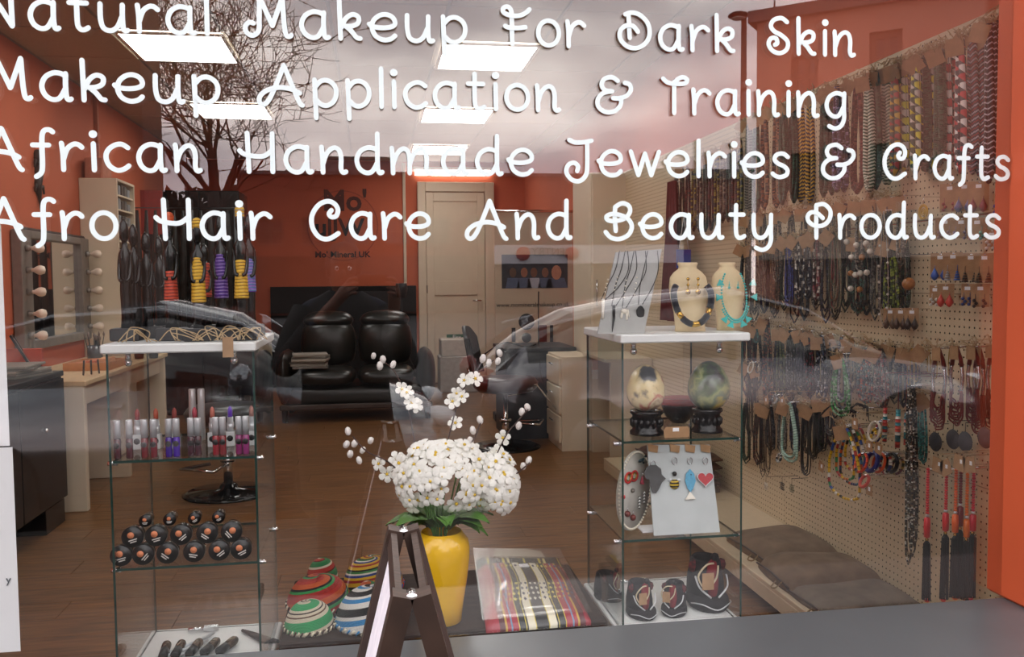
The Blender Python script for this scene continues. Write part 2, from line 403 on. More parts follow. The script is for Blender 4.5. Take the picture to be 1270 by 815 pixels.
# pegboard on the right wall, real holes on the near stretch
PEG = XR - .02
def _peg():
    m = mat('pegboard_board', 'CDBB9C', .6, nz=.05, sc=6); dk = mat('pegboard_hole_inside', '1c1712', .9)
    # far stretch: holes in the material
    fm, nt, p, N, Mth, Ramp = _nodes('perforated_pegboard', .6)
    tc = N('ShaderNodeTexCoord'); sp = N('ShaderNodeSeparateXYZ'); nt.links.new(tc.outputs['Object'], sp.inputs[0])
    fy = Mth('SUBTRACT', Mth('FRACT', Mth('DIVIDE', sp.outputs[1], .025)), .5); fz = Mth('SUBTRACT', Mth('FRACT', Mth('DIVIDE', sp.outputs[2], .025)), .5)
    d = Mth('SQRT', Mth('ADD', Mth('MULTIPLY', fy, fy), Mth('MULTIPLY', fz, fz)))
    nt.links.new(Ramp(d, [(0, '1c1712'), (.13, 'CDBB9C')]), p.inputs['Base Color'])
    for y0, y1, z0, z1 in ((3.9, 5.3, .12, 2.13), (5.3, 7.1, .12, 2.13), (2.45, 3.9, 1.5, 2.13)):
        s = struct(B().bbox(PEG, XR, y0 + .002, y1 - .002, z0, z1, .003).build('trim_1', fm))
    # near stretch
    y0, z0, st = 2.45, .12, .025; ny, nz_ = 58, 55
    b = B()
    hx = [(.0034 * math.cos(PI / 4 * k + PI / 8), .0034 * math.sin(PI / 4 * k + PI / 8)) for k in range(8)]
    sq = []
    for k in range(8):
        a = PI / 4 * k + PI / 8; cx, cz = math.cos(a), math.sin(a); q = st / 2 / max(abs(cx), abs(cz)); sq.append((cx * q, cz * q))
    sq = [(.0125, .0052), (.0052, .0125), (-.0052, .0125), (-.0125, .0052), (-.0125, -.0052), (-.0052, -.0125), (.0052, -.0125), (.0125, -.0052)]
    for i in range(ny):
        for j in range(nz_):
            cy, cz = y0 + (i + .5) * st, z0 + (j + .5) * st; bs = len(b.v)
            for a, c in sq: b.v.append((PEG, cy + a, cz + c))
            for a, c in hx: b.v.append((PEG, cy + a, cz + c))
            for a, c in hx: b.v.append((PEG + .004, cy + a, cz + c))
            for s_, t_ in ((1, 1), (-1, 1), (-1, -1), (1, -1)): b.v.append((PEG, cy + s_ * .0125, cz + t_ * .0125))
            for k in range(8):
                k2 = (k + 1) % 8
                b.face((bs + k, bs + 8 + k, bs + 8 + k2, bs + k2), 0, flat=True)
                b.face((bs + 8 + k, bs + 16 + k, bs + 16 + k2, bs + 8 + k2), 1, flat=True)
            b.face([bs + 16 + k for k in range(7, -1, -1)], 1, flat=True)
            for c, (p1, p2) in zip(range(4), ((0, 1), (2, 3), (4, 5), (6, 7))): b.face((bs + 24 + c, bs + p1, bs + p2), 0, flat=True)
    b.box(PEG + .005, XR, y0, y0 + ny * st, z0, z0 + nz_ * st, 0)
    struct(b.build('trim_1', [m, dk]))
    for z in (.62, 1.24): struct(B().box(PEG - .0015, PEG, 2.45, 5.3, z, z + .003).build('trim_2', mat('panel_joint', '8d7f68', .7)))
_peg()

# ---------------- facade: sill, pane, pillars ----------------
struct(B().bbox(-1.6, 1.9, 1.58, D - .007, SZ - .05, SZ, .004).build('trim_3', sill_m))['label'] = 'grey metal window sill'
struct(B().box(-1.6, 1.9, 1.72, D - .007, -.15, SZ - .05).build('wall_front', mat('stall_riser', '55504c', .7)))
struct(B().bbox(1.498, 1.95, 1.80, D + .05, SZ, 3.1, .006).build('wall_front', orange_out))
struct(B().bbox(-1.75, -1.28, 1.80, D + .05, SZ, 3.1, .006).build('wall_front', orange_out))
struct(B().box(-1.75, 1.95, 1.75, D + .05, 2.75, 3.6).build('wall_front', orange_out))
win = B().box(-1.28, 1.498, D - .006, D, SZ, 2.75).build('window_1', glassmat('shop_glass', GLASS_F0 if 'GLASS_F0' in globals() else .085)); struct(win)

# ---------------- vinyl lettering ----------------
vinyl = mat('white_vinyl', 'E4F0F3', .6, nz=.01)
def arc(cx, cy, rx, ry, a0, a1, n=14):
    return [(cx + rx * math.cos(math.radians(a0 + (a1 - a0) * i / n)), cy + ry * math.sin(math.radians(a0 + (a1 - a0) * i / n))) for i in range(n + 1)]
def sm(*p): return [tuple(q) for q in crom([(a, b, 0) for a, b in p], 5)]
BOWL = sm((.82, .9), (.62, .99), (.38, .99), (.12, .82), (0, .5), (.1, .17), (.35, .0), (.6, .06), (.8, .4))
UU = sm((.02, 1), (.02, .45), (.12, .1), (.38, 0), (.62, .15), (.78, .5))
DESC = sm((.84, 1), (.83, .4), (.84, -.1), (.7, -.4), (.42, -.52), (.12, -.42))
FOOT = lambda x, h: sm((x, h), (x - .01, .5), (x + .01, .12), (x + .08, .0), (x + .17, .03))
G = {
 'a': (1.02, [BOWL, FOOT(.82, .98)]), 'd': (1.02, [BOWL, FOOT(.82, 1.55)]), 'o': (.94, [arc(.46, .5, .46, .5, 90, 450, 24)]),
 'c': (.85, [sm((.82, .86), (.6, .99), (.35, .96), (.1, .78), (0, .5), (.12, .17), (.4, 0), (.65, .04), (.84, .17))]),
 'e': (.95, [sm((-.1, .6), (.0, .52), (.3, .47), (.65, .5), (.86, .62), (.82, .85), (.6, .99), (.33, .97), (.08, .77), (0, .48), (.12, .16), (.4, 0), (.68, .03), (.86, .17))]),
 'n': (1.0, [sm((0, 1), (.03, .6), (.04, 0)), sm((.05, .35), (.2, .75), (.45, .97), (.66, .9), (.75, .6), (.74, .15), (.82, 0), (.93, .03))]),
 'm': (1.68, [sm((0, 1), (.03, .6), (.04, 0)), sm((.05, .35), (.2, .75), (.42, .97), (.62, .9), (.7, .6), (.7, 0)), sm((.7, .35), (.86, .75), (1.1, .97), (1.3, .9), (1.38, .6), (1.37, .15), (1.45, 0), (1.58, .03))]),
 'r': (.74, [sm((0, 1), (.04, .6), (.05, 0)), sm((.06, .4), (.2, .78), (.42, .96), (.6, .96), (.74, .85))]),
 't': (.72, [sm((.27, 1.4), (.27, .3), (.36, .04), (.5, 0), (.66, .08)), [(0, 1), (.62, 1)]]),
 'l': (.15, [[(.06, 1.5), (.06, 0)]]), 'i': (.15, [[(.06, 1), (.07, 0)], ('dot', .06, 1.36)]),
 'u': (1.0, [UU, FOOT(.82, .98)]), 'y': (.95, [UU, DESC]), 'g': (.95, [BOWL, DESC]),
 'p': (.95, [[(.03, 1), (.07, -.5)], sm((.08, .75), (.28, .95), (.55, .98), (.8, .8), (.88, .5), (.78, .18), (.52, 0), (.28, .03), (.1, .2))]),
 'k': (.86, [[(.02, 1.5), (.05, 0)], sm((.08, .42), (.25, .78), (.5, .95), (.72, .86), (.7, .62), (.48, .5), (.24, .48)), sm((.26, .47), (.45, .3), (.64, .06), (.78, .02))]),
 'f': (.62, [sm((.68, 1.42), (.55, 1.5), (.36, 1.45), (.28, 1.15), (.27, .2), (.22, -.12), (.04, -.27)), [(-.06, .92), (.52, .92)]]),
 's': (.8, [sm((.72, .86), (.5, 1), (.22, .96), (.1, .76), (.25, .58), (.52, .47), (.7, .3), (.66, .1), (.42, 0), (.2, .02), (.0, .14))]),
 'w': (1.28, [[(0, 1), (.33, .02)], [(.33, .02), (.62, .92)], [(.62, .92), (.9, .02)], [(.9, .02), (1.24, 1)]]),
 'N': (1.2, [[(.05, 1.55), (.0, 0)], [(.05, 1.55), (.92, .05)], [(.92, .05), (.9, 1.55)]]),
 'M': (1.62, [sm((.47, 1.5), (.45, .7), (.42, .2), (.2, 0), (-.02, .12), (-.05, .35), (.08, .5), (.24, .47)), [(.47, 1.5), (.92, .4)], [(.92, .4), (1.3, 1.5)], sm((1.3, 1.5), (1.34, .6), (1.4, .1), (1.5, 0), (1.6, .05))]),
 'A': (1.72, [sm((.92, 1.52), (.6, .75), (.32, .18), (.1, -.02), (-.06, .1), (.0, .34), (.3, .56), (.75, .66), (1.2, .6), (1.52, .45)), sm((.92, 1.52), (1.25, .7), (1.5, .1), (1.62, -.02))]),
 'F': (1.2, [[(.4, 1.3), (.42, 0)], sm((.42, 1.1), (.36, 1.4), (.2, 1.5), (.04, 1.42), (.06, 1.26), (.35, 1.15), (.75, 1.16), (1.05, 1.3), (1.18, 1.42)), sm((.12, .72), (.3, .66), (.7, .66), (1.0, .7))]),
 'D': (1.42, [[(.4, 1.4), (.45, .42)], sm((.26, 1.38), (.5, 1.46), (.85, 1.4), (1.2, 1.1), (1.32, .7), (1.2, .3), (.8, .02), (.35, .06), (.05, .35), (.04, .7), (.3, .92), (.6, .9), (.8, .68))]),
 'S': (1.0, [sm((.85, 1.32), (.6, 1.48), (.25, 1.4), (.1, 1.15), (.25, .92), (.6, .75), (.88, .5), (.85, .18), (.55, 0), (.2, .08), (0, .35), (.1, .6), (.33, .62), (.4, .42), (.28, .34))]),
 'T': (1.0, [[(.5, 1.3), (.5, 0)], sm((0, 1.42), (.22, 1.26), (.6, 1.22), (.98, 1.25), (1.08, 1.4), (.9, 1.5), (.66, 1.42), (.5, 1.22))]),
 'H': (1.3, [[(.22, 1.5), (.26, 0)], [(1.16, 1.5), (1.16, 0)], sm((-.08, .82), (.1, .68), (.5, .6), (.85, .62), (1.16, .85))]),
 'J': (1.05, [sm((.05, 1.44), (.3, 1.34), (.7, 1.36), (1.0, 1.42)), sm((.82, 1.38), (.82, .4), (.76, .0), (.5, -.25), (.15, -.2), (-.08, .1), (0, .4), (.25, .5), (.42, .35), (.38, .16))]),
 'C': (1.3, [sm((.84, 1.12), (.74, .98), (.84, .86), (1.04, .9), (1.12, 1.14), (.98, 1.38), (.68, 1.48), (.3, 1.32), (.02, .9), (.04, .42), (.32, .05), (.7, -.02), (1.12, .2))]),
 'B': (1.25, [sm((.4, 1.3), (.38, .9), (.42, .3)), sm((.4, 1.3), (.7, 1.46), (1.0, 1.36), (1.06, 1.1), (.85, .84), (.45, .72), (.1, .74), (0, .88), (.2, 1.0), (.55, .98), (.95, .82), (1.14, .5), (1.0, .15), (.6, -.04), (.2, .02), (-.04, .25))]),
 'P': (1.2, [[(.42, 1.42), (.44, 0)], sm((.42, 1.42), (.8, 1.46), (1.1, 1.2), (1.08, .82), (.8, .56), (.4, .52), (.08, .68), (0, .92), (.16, 1.1), (.45, 1.08), (.74, .86))]),
 '&': (1.4, [sm((.86, 1.28), (.62, 1.42), (.3, 1.34), (.18, 1.1), (.32, .88), (.62, .84)), sm((.62, .84), (.25, .76), (.02, .5), (.05, .18), (.35, -.02), (.72, .02), (.98, .28), (1.0, .58)), sm((.66, .56), (.95, .56), (1.25, .68), (1.42, .92), (1.36, 1.14), (1.16, 1.2))]),
}
def lettering():
    lines = [(34, .0359, [('Natural', -17, 264), ('Makeup', 305, 581), ('For', 620, 725), ('Dark', 764, 911), ('Skin', 948, 1059)]),
             (122.8, .0227, [('Makeup', -20, 277), ('Application', 322, 696), ('&', 737, 782), ('Training', 818, 1048)]),
             (212, .0078, [('African', -28, 255), ('Handmade', 299, 663), ('Jewelries', 701, 978), ('&', 1015, 1056), ('Crafts', 1091, 1249)]),
             (298, -.0035, [('Afro', -24, 150), ('Hair', 196, 339), ('Care', 385, 536), ('And', 578, 709), ('Beauty', 748, 958), ('Products', 996, 1238)])]
    for li, (b0, sl, words) in enumerate(lines):
        full = ' '.join(w for w, _, _ in words)
        z0 = sum(onY(x, b0 + sl * x, D).z for x in (200, 600, 1000)) / 3
        t = thing('vinyl_lettering', 'white vinyl words "%s" on the window, %s line' % (full, ('first', 'second', 'third', 'fourth')[li]), 'lettering', (0, D - .012, z0))
        for w, xa, xb in words:
            Xa, Xb = onY(xa, b0 + sl * xa, D).x, onY(xb, b0 + sl * xb, D).x
            k = .0522; adv = []; pen = 0
            for i, ch in enumerate(w):
                adv.append(pen); pen += G[ch][0] + (.36 if i < len(w) - 1 else 0)
            sx = (Xb - Xa - .008) / pen
            for ch, a in zip(w, adv):
                m = B()
                for st in G[ch][1]:
                    if st[0] == 'dot': m.ribbon([(st[1] * sx - .0005, st[2] * k), (st[1] * sx + .0005, st[2] * k)], .0155, -.0006, .0006)
                    else: m.ribbon([(q[0] * sx, q[1] * k) for q in st], .0099, -.0006, .0006)
                m.build('letter', vinyl, t, (Xa + .004 + a * sx, 0, 0))
lettering()

# paper posters stuck on the glass at the far left
for i, (z0, z1) in enumerate(((.975, 1.42), (.55, .972))):
    t = thing('paper_poster', ('upper' if i == 0 else 'lower') + ' white paper poster taped inside the glass at the left edge', 'poster', (-.90, D + .004, z0))
    B().box(-.17, .17 if i == 0 else .175, 0, .001, 0, z1 - z0).build('sheet', paper_m, t)
    textobj(('Every', 'Friday')[i] if 0 else 'y', .022, mat('grey_ink', '555a60', .7, nz=.02), t, FRONT(-.742, D + .003, z0 + (.35 if i == 0 else .15)))

# =============== the street, seen only as a reflection in the pane ===============
def mir(px, py, V):                # a point whose mirror image in the pane stands at depth V
    p = onY(px, py, V); return Vector((p.x, 2 * D - V, p.z))
GZ = -.15
struct(B().box(-14, 14, -1.7, 1.72, GZ - .15, GZ).build('floor', mat('pavement_slab', '2b2927', .9, nz=.2, sc=3, bump=.2)))['label'] = 'grey paved footway outside the shop'
struct(B().box(-60, 60, -60, -1.7, GZ - .3, GZ - .12).build('floor', mat('asphalt', '333335', .9, nz=.2, sc=40, bump=.3)))['label'] = 'dark asphalt road surface beyond the pavement'

def facade(name, label, y, x0, x1, z1, depth, mt, windows, roof_m, extra=None, cat='building', origin=None, rz=0):
    t = thing(name, label, cat, origin or (0, 0, GZ), rz)
    wl = B(); zs = sorted({0, z1} | {q for w in windows for q in w[2:4]}); xs = sorted({x0, x1} | {q for w in windows for q in w[:2]})
    for i in range(len(xs) - 1):
        for j in range(len(zs) - 1):
            cx, cz = (xs[i] + xs[i + 1]) / 2, (zs[j] + zs[j + 1]) / 2
            if any(w[0] < cx < w[1] and w[2] < cz < w[3] for w in windows): continue
            wl.box(xs[i], xs[i + 1], y - .35, y, zs[j], zs[j + 1])
    wl.box(x0, x1, y - depth, y - .36, 0, z1)
    wl.build('wall', mt, t)
    for w in windows:
        f = B(); a = .07
        for q in ((w[0], w[1], w[2], w[2] + a), (w[0], w[1], w[3] - a, w[3]), (w[0], w[0] + a, w[2] + a, w[3] - a), (w[1] - a, w[1], w[2] + a, w[3] - a), ((w[0] + w[1]) / 2 - a / 2, (w[0] + w[1]) / 2 + a / 2, w[2] + a, w[3] - a), (w[0] + a, w[1] - a, w[2] + (w[3] - w[2]) * .5 - a / 2, w[2] + (w[3] - w[2]) * .5 + a / 2)):
            f.box(q[0], q[1], y - .2, y - .12, q[2], q[3])
        fo = f.build('window', mat('window_frame_dark', '5a4038', .5), t)
        B().box(w[0] + a, w[1] - a, y - .17, y - .165, w[2] + a, w[3] - a).build('pane', mat('window_pane_dark', '30343a', .08, nz=.05), fo)
    B().box(x0 - .1, x1 + .1, y - depth - .1, y + .12, z1, z1 + .16).build('roof', roof_m, t)
    return t
brick = mat('red_brick', '6b3226', .85, nz=.25, sc=18, stretch=(1, 1, 3), bump=.2)
render_m = mat('orange_render', 'A97768', .8, nz=.06, sc=2)
roofm = mat('roof_grey', '4a4648', .8)
# rendered house at the right
a = mir(937, 300, 12.0); b_ = mir(1270, 300, 9.9)
ang = math.atan2(b_.y - a.y, b_.x - a.x)
def hloc(px, py):                  # pixel -> (distance along the facade, height)
    v = ray(px, py); # mirrored ray from mirrored eye
    o = Vector((0, 2 * D, EYE)); dv = Vector((v.x, -v.y, v.z)); e = Vector((math.cos(ang), math.sin(ang))); 
    den = dv.x * e.y - dv.y * e.x; t_ = ((a.x - o.x) * e.y - (a.y - o.y) * e.x) / den
    p = o + dv * t_; return ((p.x - a.x) * e.x + (p.y - a.y) * e.y, p.z - GZ)
W4 = []
for x0, x1, y0, y1 in ((980, 1015, 62, 122), (1077, 1119, 35, 108), (980, 1015, 188, 255), (1077, 1118, 176, 246)):
    p0 = hloc(x0, y1); p1 = hloc(x1, y0); W4.append((p0[0], p1[0], p0[1], p1[1]))
hr = hloc(937, 30)[1]
t = facade('rendered_house', 'orange rendered two-storey house across the street with four small windows, reflected at upper right', 0, 0, 9, hr, 6, render_m, W4, roofm, origin=(a.x, a.y, GZ), rz=ang)
sf = B(); z0 = hloc(1000, 322)[1]; z1 = hloc(1000, 268)[1]
sf.box(.1, 8.8, .01, .25, z0, z1).build('shop_fascia', mat('fascia_greige', '8a8078', .6), t)
B().box(.3, 8.6, .01, .05, .3, z0).build('shop_front', mat('dark_shop_front', '2b2523', .2), t)
# television aerial on its roof
e = hloc(972, 18); ae = thing('roof_aerial', 'small television aerial on the roof edge of the rendered house', 'aerial', (a.x + math.cos(ang) * e[0], a.y + math.sin(ang) * e[0] - .3, GZ + hr + .16))
ma = mat('aerial_metal', '3a3a3c', .5, .5)
B().tube([(0, 0, 0), (0, 0, .55)], .012, 5).build('mast', ma, ae)
q = B().tube([(-.45, 0, .35), (.15, 0, .4)], .008, 5)
for i in range(8): q.tube([(-.42 + i * .075, -.09, .353 + i * .006), (-.42 + i * .075, .09, .353 + i * .006)], .005, 4)
q.build('antenna_boom', ma, ae)

# long low brick parade
V = 40; pa = mir(296, 300, V); pb = mir(925, 300, V); h = mir(600, 219, V).z - GZ
wins = []
for i in range(12):
    x = pa.x + .8 + i * 1.85; wins.append((x, x + 1.1, 3.1, 4.3))
t = facade('brick_parade', 'long low red brick shop parade with a pale fascia across the street', pa.y, pa.x, pb.x, h, 7, brick, wins, roofm)
sg = B().box(mir(612, 300, V).x, mir(845, 300, V).x, pa.y + .02, pa.y + .3, mir(700, 327, V).z - GZ, mir(700, 304, V).z - GZ).build('shop_fascia', mat('pale_fascia', 'C9C6CC', .5), t)
for px in (647, 707):
    c = mir(px, 315, V); B().lathe([(0.0001, 0), (.32, 0), (.32, .05), (.0001, .05)], (c.x, c.y + .36, c.z - GZ), 20, R=Matrix.Rotation(-PI / 2, 3, 'X')).build('round_sign', mat('sign_red', 'B3322B', .5), t)
B().box(pa.x + .3, pb.x - .3, pa.y + .02, pa.y + .1, .1, 2.6).xf(Matrix.Translation((0, 0, 0))).build('shop_front', _mc['dark_shop_front'], t)
c = mir(678, 313, V); textobj('ENTRY', .5, mat('fascia_ink', '3c4450', .6), t, Matrix.Translation((c.x, c.y + .36, c.z)) @ Matrix.Rotation(PI, 4, 'Z') @ Matrix.Rotation(PI / 2, 4, 'X'), .02); textobj('NO', .38, _mc['fascia_ink'], t, Matrix.Translation((c.x, c.y + .36, c.z + .5)) @ Matrix.Rotation(PI, 4, 'Z') @ Matrix.Rotation(PI / 2, 4, 'X'), .02)
t = facade('flat_roofed_block', 'taller grey flat-roofed block behind the brick parade', pa.y - 12, mir(405, 300, 52).x, mir(487, 300, 52).x, mir(440, 198, 52).z - GZ, 6, mat('grey_block', '6d5f60', .8), [], roofm)
t = facade('flat_roofed_block', 'low wide pale block behind the right end of the brick parade', pa.y - 12, mir(790, 300, 52).x, mir(932, 300, 52).x, mir(860, 213, 52).z - GZ, 6, mat('grey_block2', '6a5c58', .8), [], roofm)
# tall brown block at the left, its right corner at x=180
c0 = mir(181, 300, 10); facade('brown_corner_building', 'tall brown building at the left across the street, reflected behind the start of the lettering', c0.y, c0.x - 7, c0.x, 7.2, .9, mat('brown_render', '4a382f', .85, nz=.15, sc=3, stretch=(3, 3, .2)), [], roofm)

lampm = mat('lamp_post_paint', '17181a', .8)
# street lamp
c = mir(921, 300, 14); c.z = GZ; hz = mir(921, 22, 14).z - GZ
t = thing('street_lamp', 'tall dark street lamp with a flat oval head, reflected left of the rendered house', 'lamp', c)
B().tube([(0, 0, 0), (0, 0, hz * .3), (0, 0, hz)], [.07, .06, .045], 10).build('pole', lampm, t)
B().ball((-.1, 0, hz + .03), .17, 12, sz=.35).build('lamp_head', lampm, t)
B().ball((-.1, 0, hz - .01), .12, 12, sz=.3).build('diffuser', mat('lamp_glass', 'b9b6aa', .3), t)
B().tube([(0, 0, .0), (0, 0, .6)], .1, 8).build('base', frame_dark, t)

# bare tree
def tree():
    c = mir(266, 300, 24); c.z = GZ
    t = thing('bare_tree', 'large leafless tree with a spreading crown of fine twigs across the street', 'tree', c)
    bark = mat('dark_bark', '2e221e', .9, nz=.3, sc=8)
    r = random.Random(11)
    top = mir(266, 255, 24).z - GZ
    tr = B().tube([(0, 0, 0), (.03, 0, top * .5), (0, 0, top), (.05, 0, top + .9)], [.2, .17, .15, .12], 9); tr.build('trunk', bark, t)
    tw = B(); count = [0]
    def grow(p, d, L, rad, lev, bb):
        n = 4; pts = [p]; rr = [rad]
        for i in range(n):
            d = (d + Vector((r.uniform(-1, 1), r.uniform(-.7, .7), r.uniform(-.5, .7))) * (.2 + .05 * lev)).normalized()
            if d.z < -.25: d.z = -.1
            p = p + d * L / n; pts.append(p); rr.append(rad * (1 - .45 * (i + 1) / n))
        bb.tube(pts, rr, 6 if lev < 2 else 3, cap=False)
        if lev >= 5: return
        for k in range(3 if lev < 3 else r.choice((2, 3))):
            i = r.randint(1, n); a_ = r.uniform(0, 2 * PI); sp = r.uniform(.45, 1.05)
            s_ = d.orthogonal().normalized(); s_ = Matrix.Rotation(a_, 3, d) @ s_
            nd = (d * math.cos(sp) + s_ * math.sin(sp)); nd.z += .12; nd.normalize()
            grow(pts[i], nd, L * r.uniform(.66, .9), max(rr[i] * .62, .012), lev + 1, tw if lev >= 1 else bb)
    for k in range(8):
        a_ = 2 * PI * k / 8 + r.uniform(-.3, .3); sp = r.uniform(.25, 1.0) if k else .05; z = top + r.uniform(-.6, .9)
        bb = B(); grow(Vector((0, 0, z)), Vector((math.cos(a_) * math.sin(sp), math.sin(a_) * math.sin(sp) * .6, math.cos(sp))), r.uniform(2.2, 2.9), .07, 0, bb); bb.build('branch', bark, t)
    o = tw.build('twigs', bark, t); o['kind'] = 'stuff'
tree()
# dark evergreen hedge at its foot
def hedge():
    V = 27; x0 = mir(186, 300, V).x; x1 = mir(300, 300, V).x; h = mir(240, 240, V).z - GZ; y = 2 * D - V
    b = B(); r = random.Random(3)
    for i in range(900):
        x = r.uniform(x0, x1); z = r.uniform(.1, h) ; y_ = y + r.uniform(-.5, .5) ; s_ = r.uniform(.15, .4)
        n = Vector((r.uniform(-1, 1), r.uniform(0, 1), r.uniform(-.3, 1))).normalized(); u = n.orthogonal().normalized() * s_; w = n.cross(u)
        k = len(b.v); p = Vector((x, y_ + .3, z)); b.v += [tuple(p - u), tuple(p - w * .5), tuple(p + u), tuple(p + w * .5), tuple(p + n * .08)]
        b.face((k, k + 1, k + 4)); b.face((k + 1, k + 2, k + 4)); b.face((k + 2, k + 3, k + 4)); b.face((k + 3, k, k + 4))
    t = thing('evergreen_hedge', 'dense dark evergreen hedge behind the bare tree', 'hedge', (0, 0, GZ))
    o = b.build('foliage', mat('dark_foliage', '161d16', .9, nz=.3), t); o['kind'] = 'stuff'
    B().box(x0 + .1, x1 - .1, y - .6, y, 0, h - .3).build('inner_growth', mat('dark_foliage', '161d16', .9), t)
hedge()

# parked cars
def car(name, label, V, xa, xb, paint, zroof, seed):
    """nose at +x; body lofted from stations: x, half width, sill z, belt z, roof z, roof half width"""
    A, Bx = mir(xa, 400, V), mir(xb, 400, V); L = Bx.x - A.x
    t = thing(name, label, 'car', ((A.x + Bx.x) / 2, 2 * D - V - .85, GZ - .12), 0)
    pm = mat('car_paint_' + paint[0], paint[1], .16, .85, nz=.04, sc=2, coat=1); gm = mat('car_window', '0c0f12', .05, nz=.05, spec=.8); bt = mat('tyre_rubber', '141414', .85)
    w = .86
    st = [(-.5, .62, .35, .62, .66, .5), (-.485, .74, .26, .86, .9, .6), (-.42, .82, .22, .93, 1.12, .62), (-.33, w, .2, .95, 1.32, .6), (-.2, w, .2, .95, 1.42, .62), (-.02, w, .2, .94, zroof, .63), (.1, w, .2, .93, 1.36, .6), (.2, w, .2, .92, 1.14, .62), (.27, .85, .2, .9, .95, .68), (.38, .83, .21, .82, .86, .66), (.46, .76, .25, .7, .76, .56), (.5, .6, .33, .55, .6, .45)]
    b = B(); n = 12
    for s_, hw, zs, zb, zr, rw in st:
        x = s_ * L; ring = [(-hw * .9, zs), (-hw, zs + .12), (-hw, (zs + zb) / 2), (-hw * .985, zb), (-rw - .02, zr - .06), (-rw * .8, zr), (rw * .8, zr), (rw + .02, zr - .06), (hw * .985, zb), (hw, (zs + zb) / 2), (hw, zs + .12), (hw * .9, zs)]
        for y, z in ring: b.v.append((x, y, z))
    for i in range(len(st) - 1):
        for k in range(n):
            k2 = (k + 1) % n; s_ = (st[i][0] + st[i + 1][0]) / 2
            glass = (k in (3, 7) and -.42 < s_ < .24) or (k in (4, 5, 6) and (.1 < s_ < .27 or s_ < -.33 and s_ > -.48))
            b.face((i * n + k, i * n + k2, (i + 1) * n + k2, (i + 1) * n + k), 1 if glass else 0)
    b.face(list(range(n - 1, -1, -1))); b.face([(len(st) - 1) * n + k for k in range(n)])
    b.build('body', [pm, gm], t)
    for s_ in (-.31, .31):
        for y in (-w + .02, w - .02):
            wl = B().lathe([(.2, -.09), (.31, -.1), (.33, -.07), (.33, .07), (.31, .1), (.2, .09)], (s_ * L, y, .33), 22, R=Matrix.Rotation(PI / 2, 3, 'X')).build('wheel', bt, t)
            B().lathe([(.001, -.1), (.2, -.1), (.2, .1), (.001, .1)], (s_ * L, y, .33), 14, R=Matrix.Rotation(PI / 2, 3, 'X')).build('hub_cap', frame_dark, wl)
    for y in (-1, 1):
        B().ball((.13 * L, y * (w + .1), 1.0), .12, 10, sx=.7, sy=1.1, sz=.75).build('wing_mirror', pm, t)
        B().tube([(-.42 * L, y * .63, 1.17), (-.2 * L, y * .645, 1.37), (-.02 * L, y * .655, zroof - .06), (.12 * L, y * .62, 1.3), (.25 * L, y * .7, .95)], .022, 5).build('window_trim', pm, t)
        B().tube([(-.05 * L, y * .87, .93), (-.05 * L, y * .66, zroof - .05)], .03, 5).build('door_pillar', bt, t)
        B().bbox(-.12 * L, -.07 * L, y * w - .02, y * w + .02, .82, .85, .004).build('door_handle', pm, t)
        B().ball((.478 * L, y * .55, .66), .13, 10, sy=1.2, sz=.6).build('headlamp', mat('lamp_clear', 'cfd6dc', .1), t)
        B().ball((-.49 * L, y * .6, .78), .1, 10, sz=1.1).build('tail_lamp', mat('tail_red', '7a1512', .2), t)
car('parked_car', 'silver saloon car parked behind the photographer, reflected low across the left half', 5.6, -190, 560, ('silver', '6c7278'), 1.46, 1)
car('parked_car', 'pale grey hatchback parked at the right, reflected low across the jewellery wall', 6.6, 600, 1250, ('grey', '76767a'), 1.5, 2)

# =============== pavement board, photographer ===============
def aboard():
    t = thing('pavement_sign', 'dark wooden folding pavement board with white posters, seen end-on in front of the sill', 'sign', (.045, 1.325, GZ))
    H = 1.03; sl = .25; wl = .175
    pst = mat('poster_print', 'F1EEFA', .6, nz=.08, sc=40)
    for s_ in (-1, 1):
        R = Matrix.Rotation(-s_ * math.atan(sl), 3, 'Y'); 
        def rail(y0, y1, l0, l1, th=.022, off=0, mt=darkwood, nm='stile', b=None):
            bb = B(); 
            P = []
            for l in (l0, l1):
                for y, x in ((y0, -th / 2), (y0, th / 2), (y1, th / 2), (y1, -th / 2)):
                    P.append(Vector((0, 0, H)) + R @ Vector((x * s_ * -1 + s_ * (.012 + off), y, -l)))
            bb.hexa(P); return bb.build(nm, mt, t)
        L = H / math.cos(math.atan(sl)) - .004
        for y in (-wl, wl - .035): rail(y, y + .035, 0, L, .028)
        rail(-wl + .035, wl - .035, .004, .03, .01, off=.004, nm='top_rail'); rail(-wl + .035, wl - .035, L - .2, L - .15, .024, nm='bottom_rail')
        rail(-wl + .036, wl - .036, .03, L - .2, .006, mt=pst, nm='poster')
    for y in (-wl + .02, wl - .02):
        B().tube([(0, y - .012, H - .004), (0, y + .012, H - .004)], .009, 8).build('hinge', chrome, t)
    B().tube([(-.2, 0, .4), (0, 0, .37), (.2, 0, .4)], .003, 4).build('cord', raffia, t)
aboard()

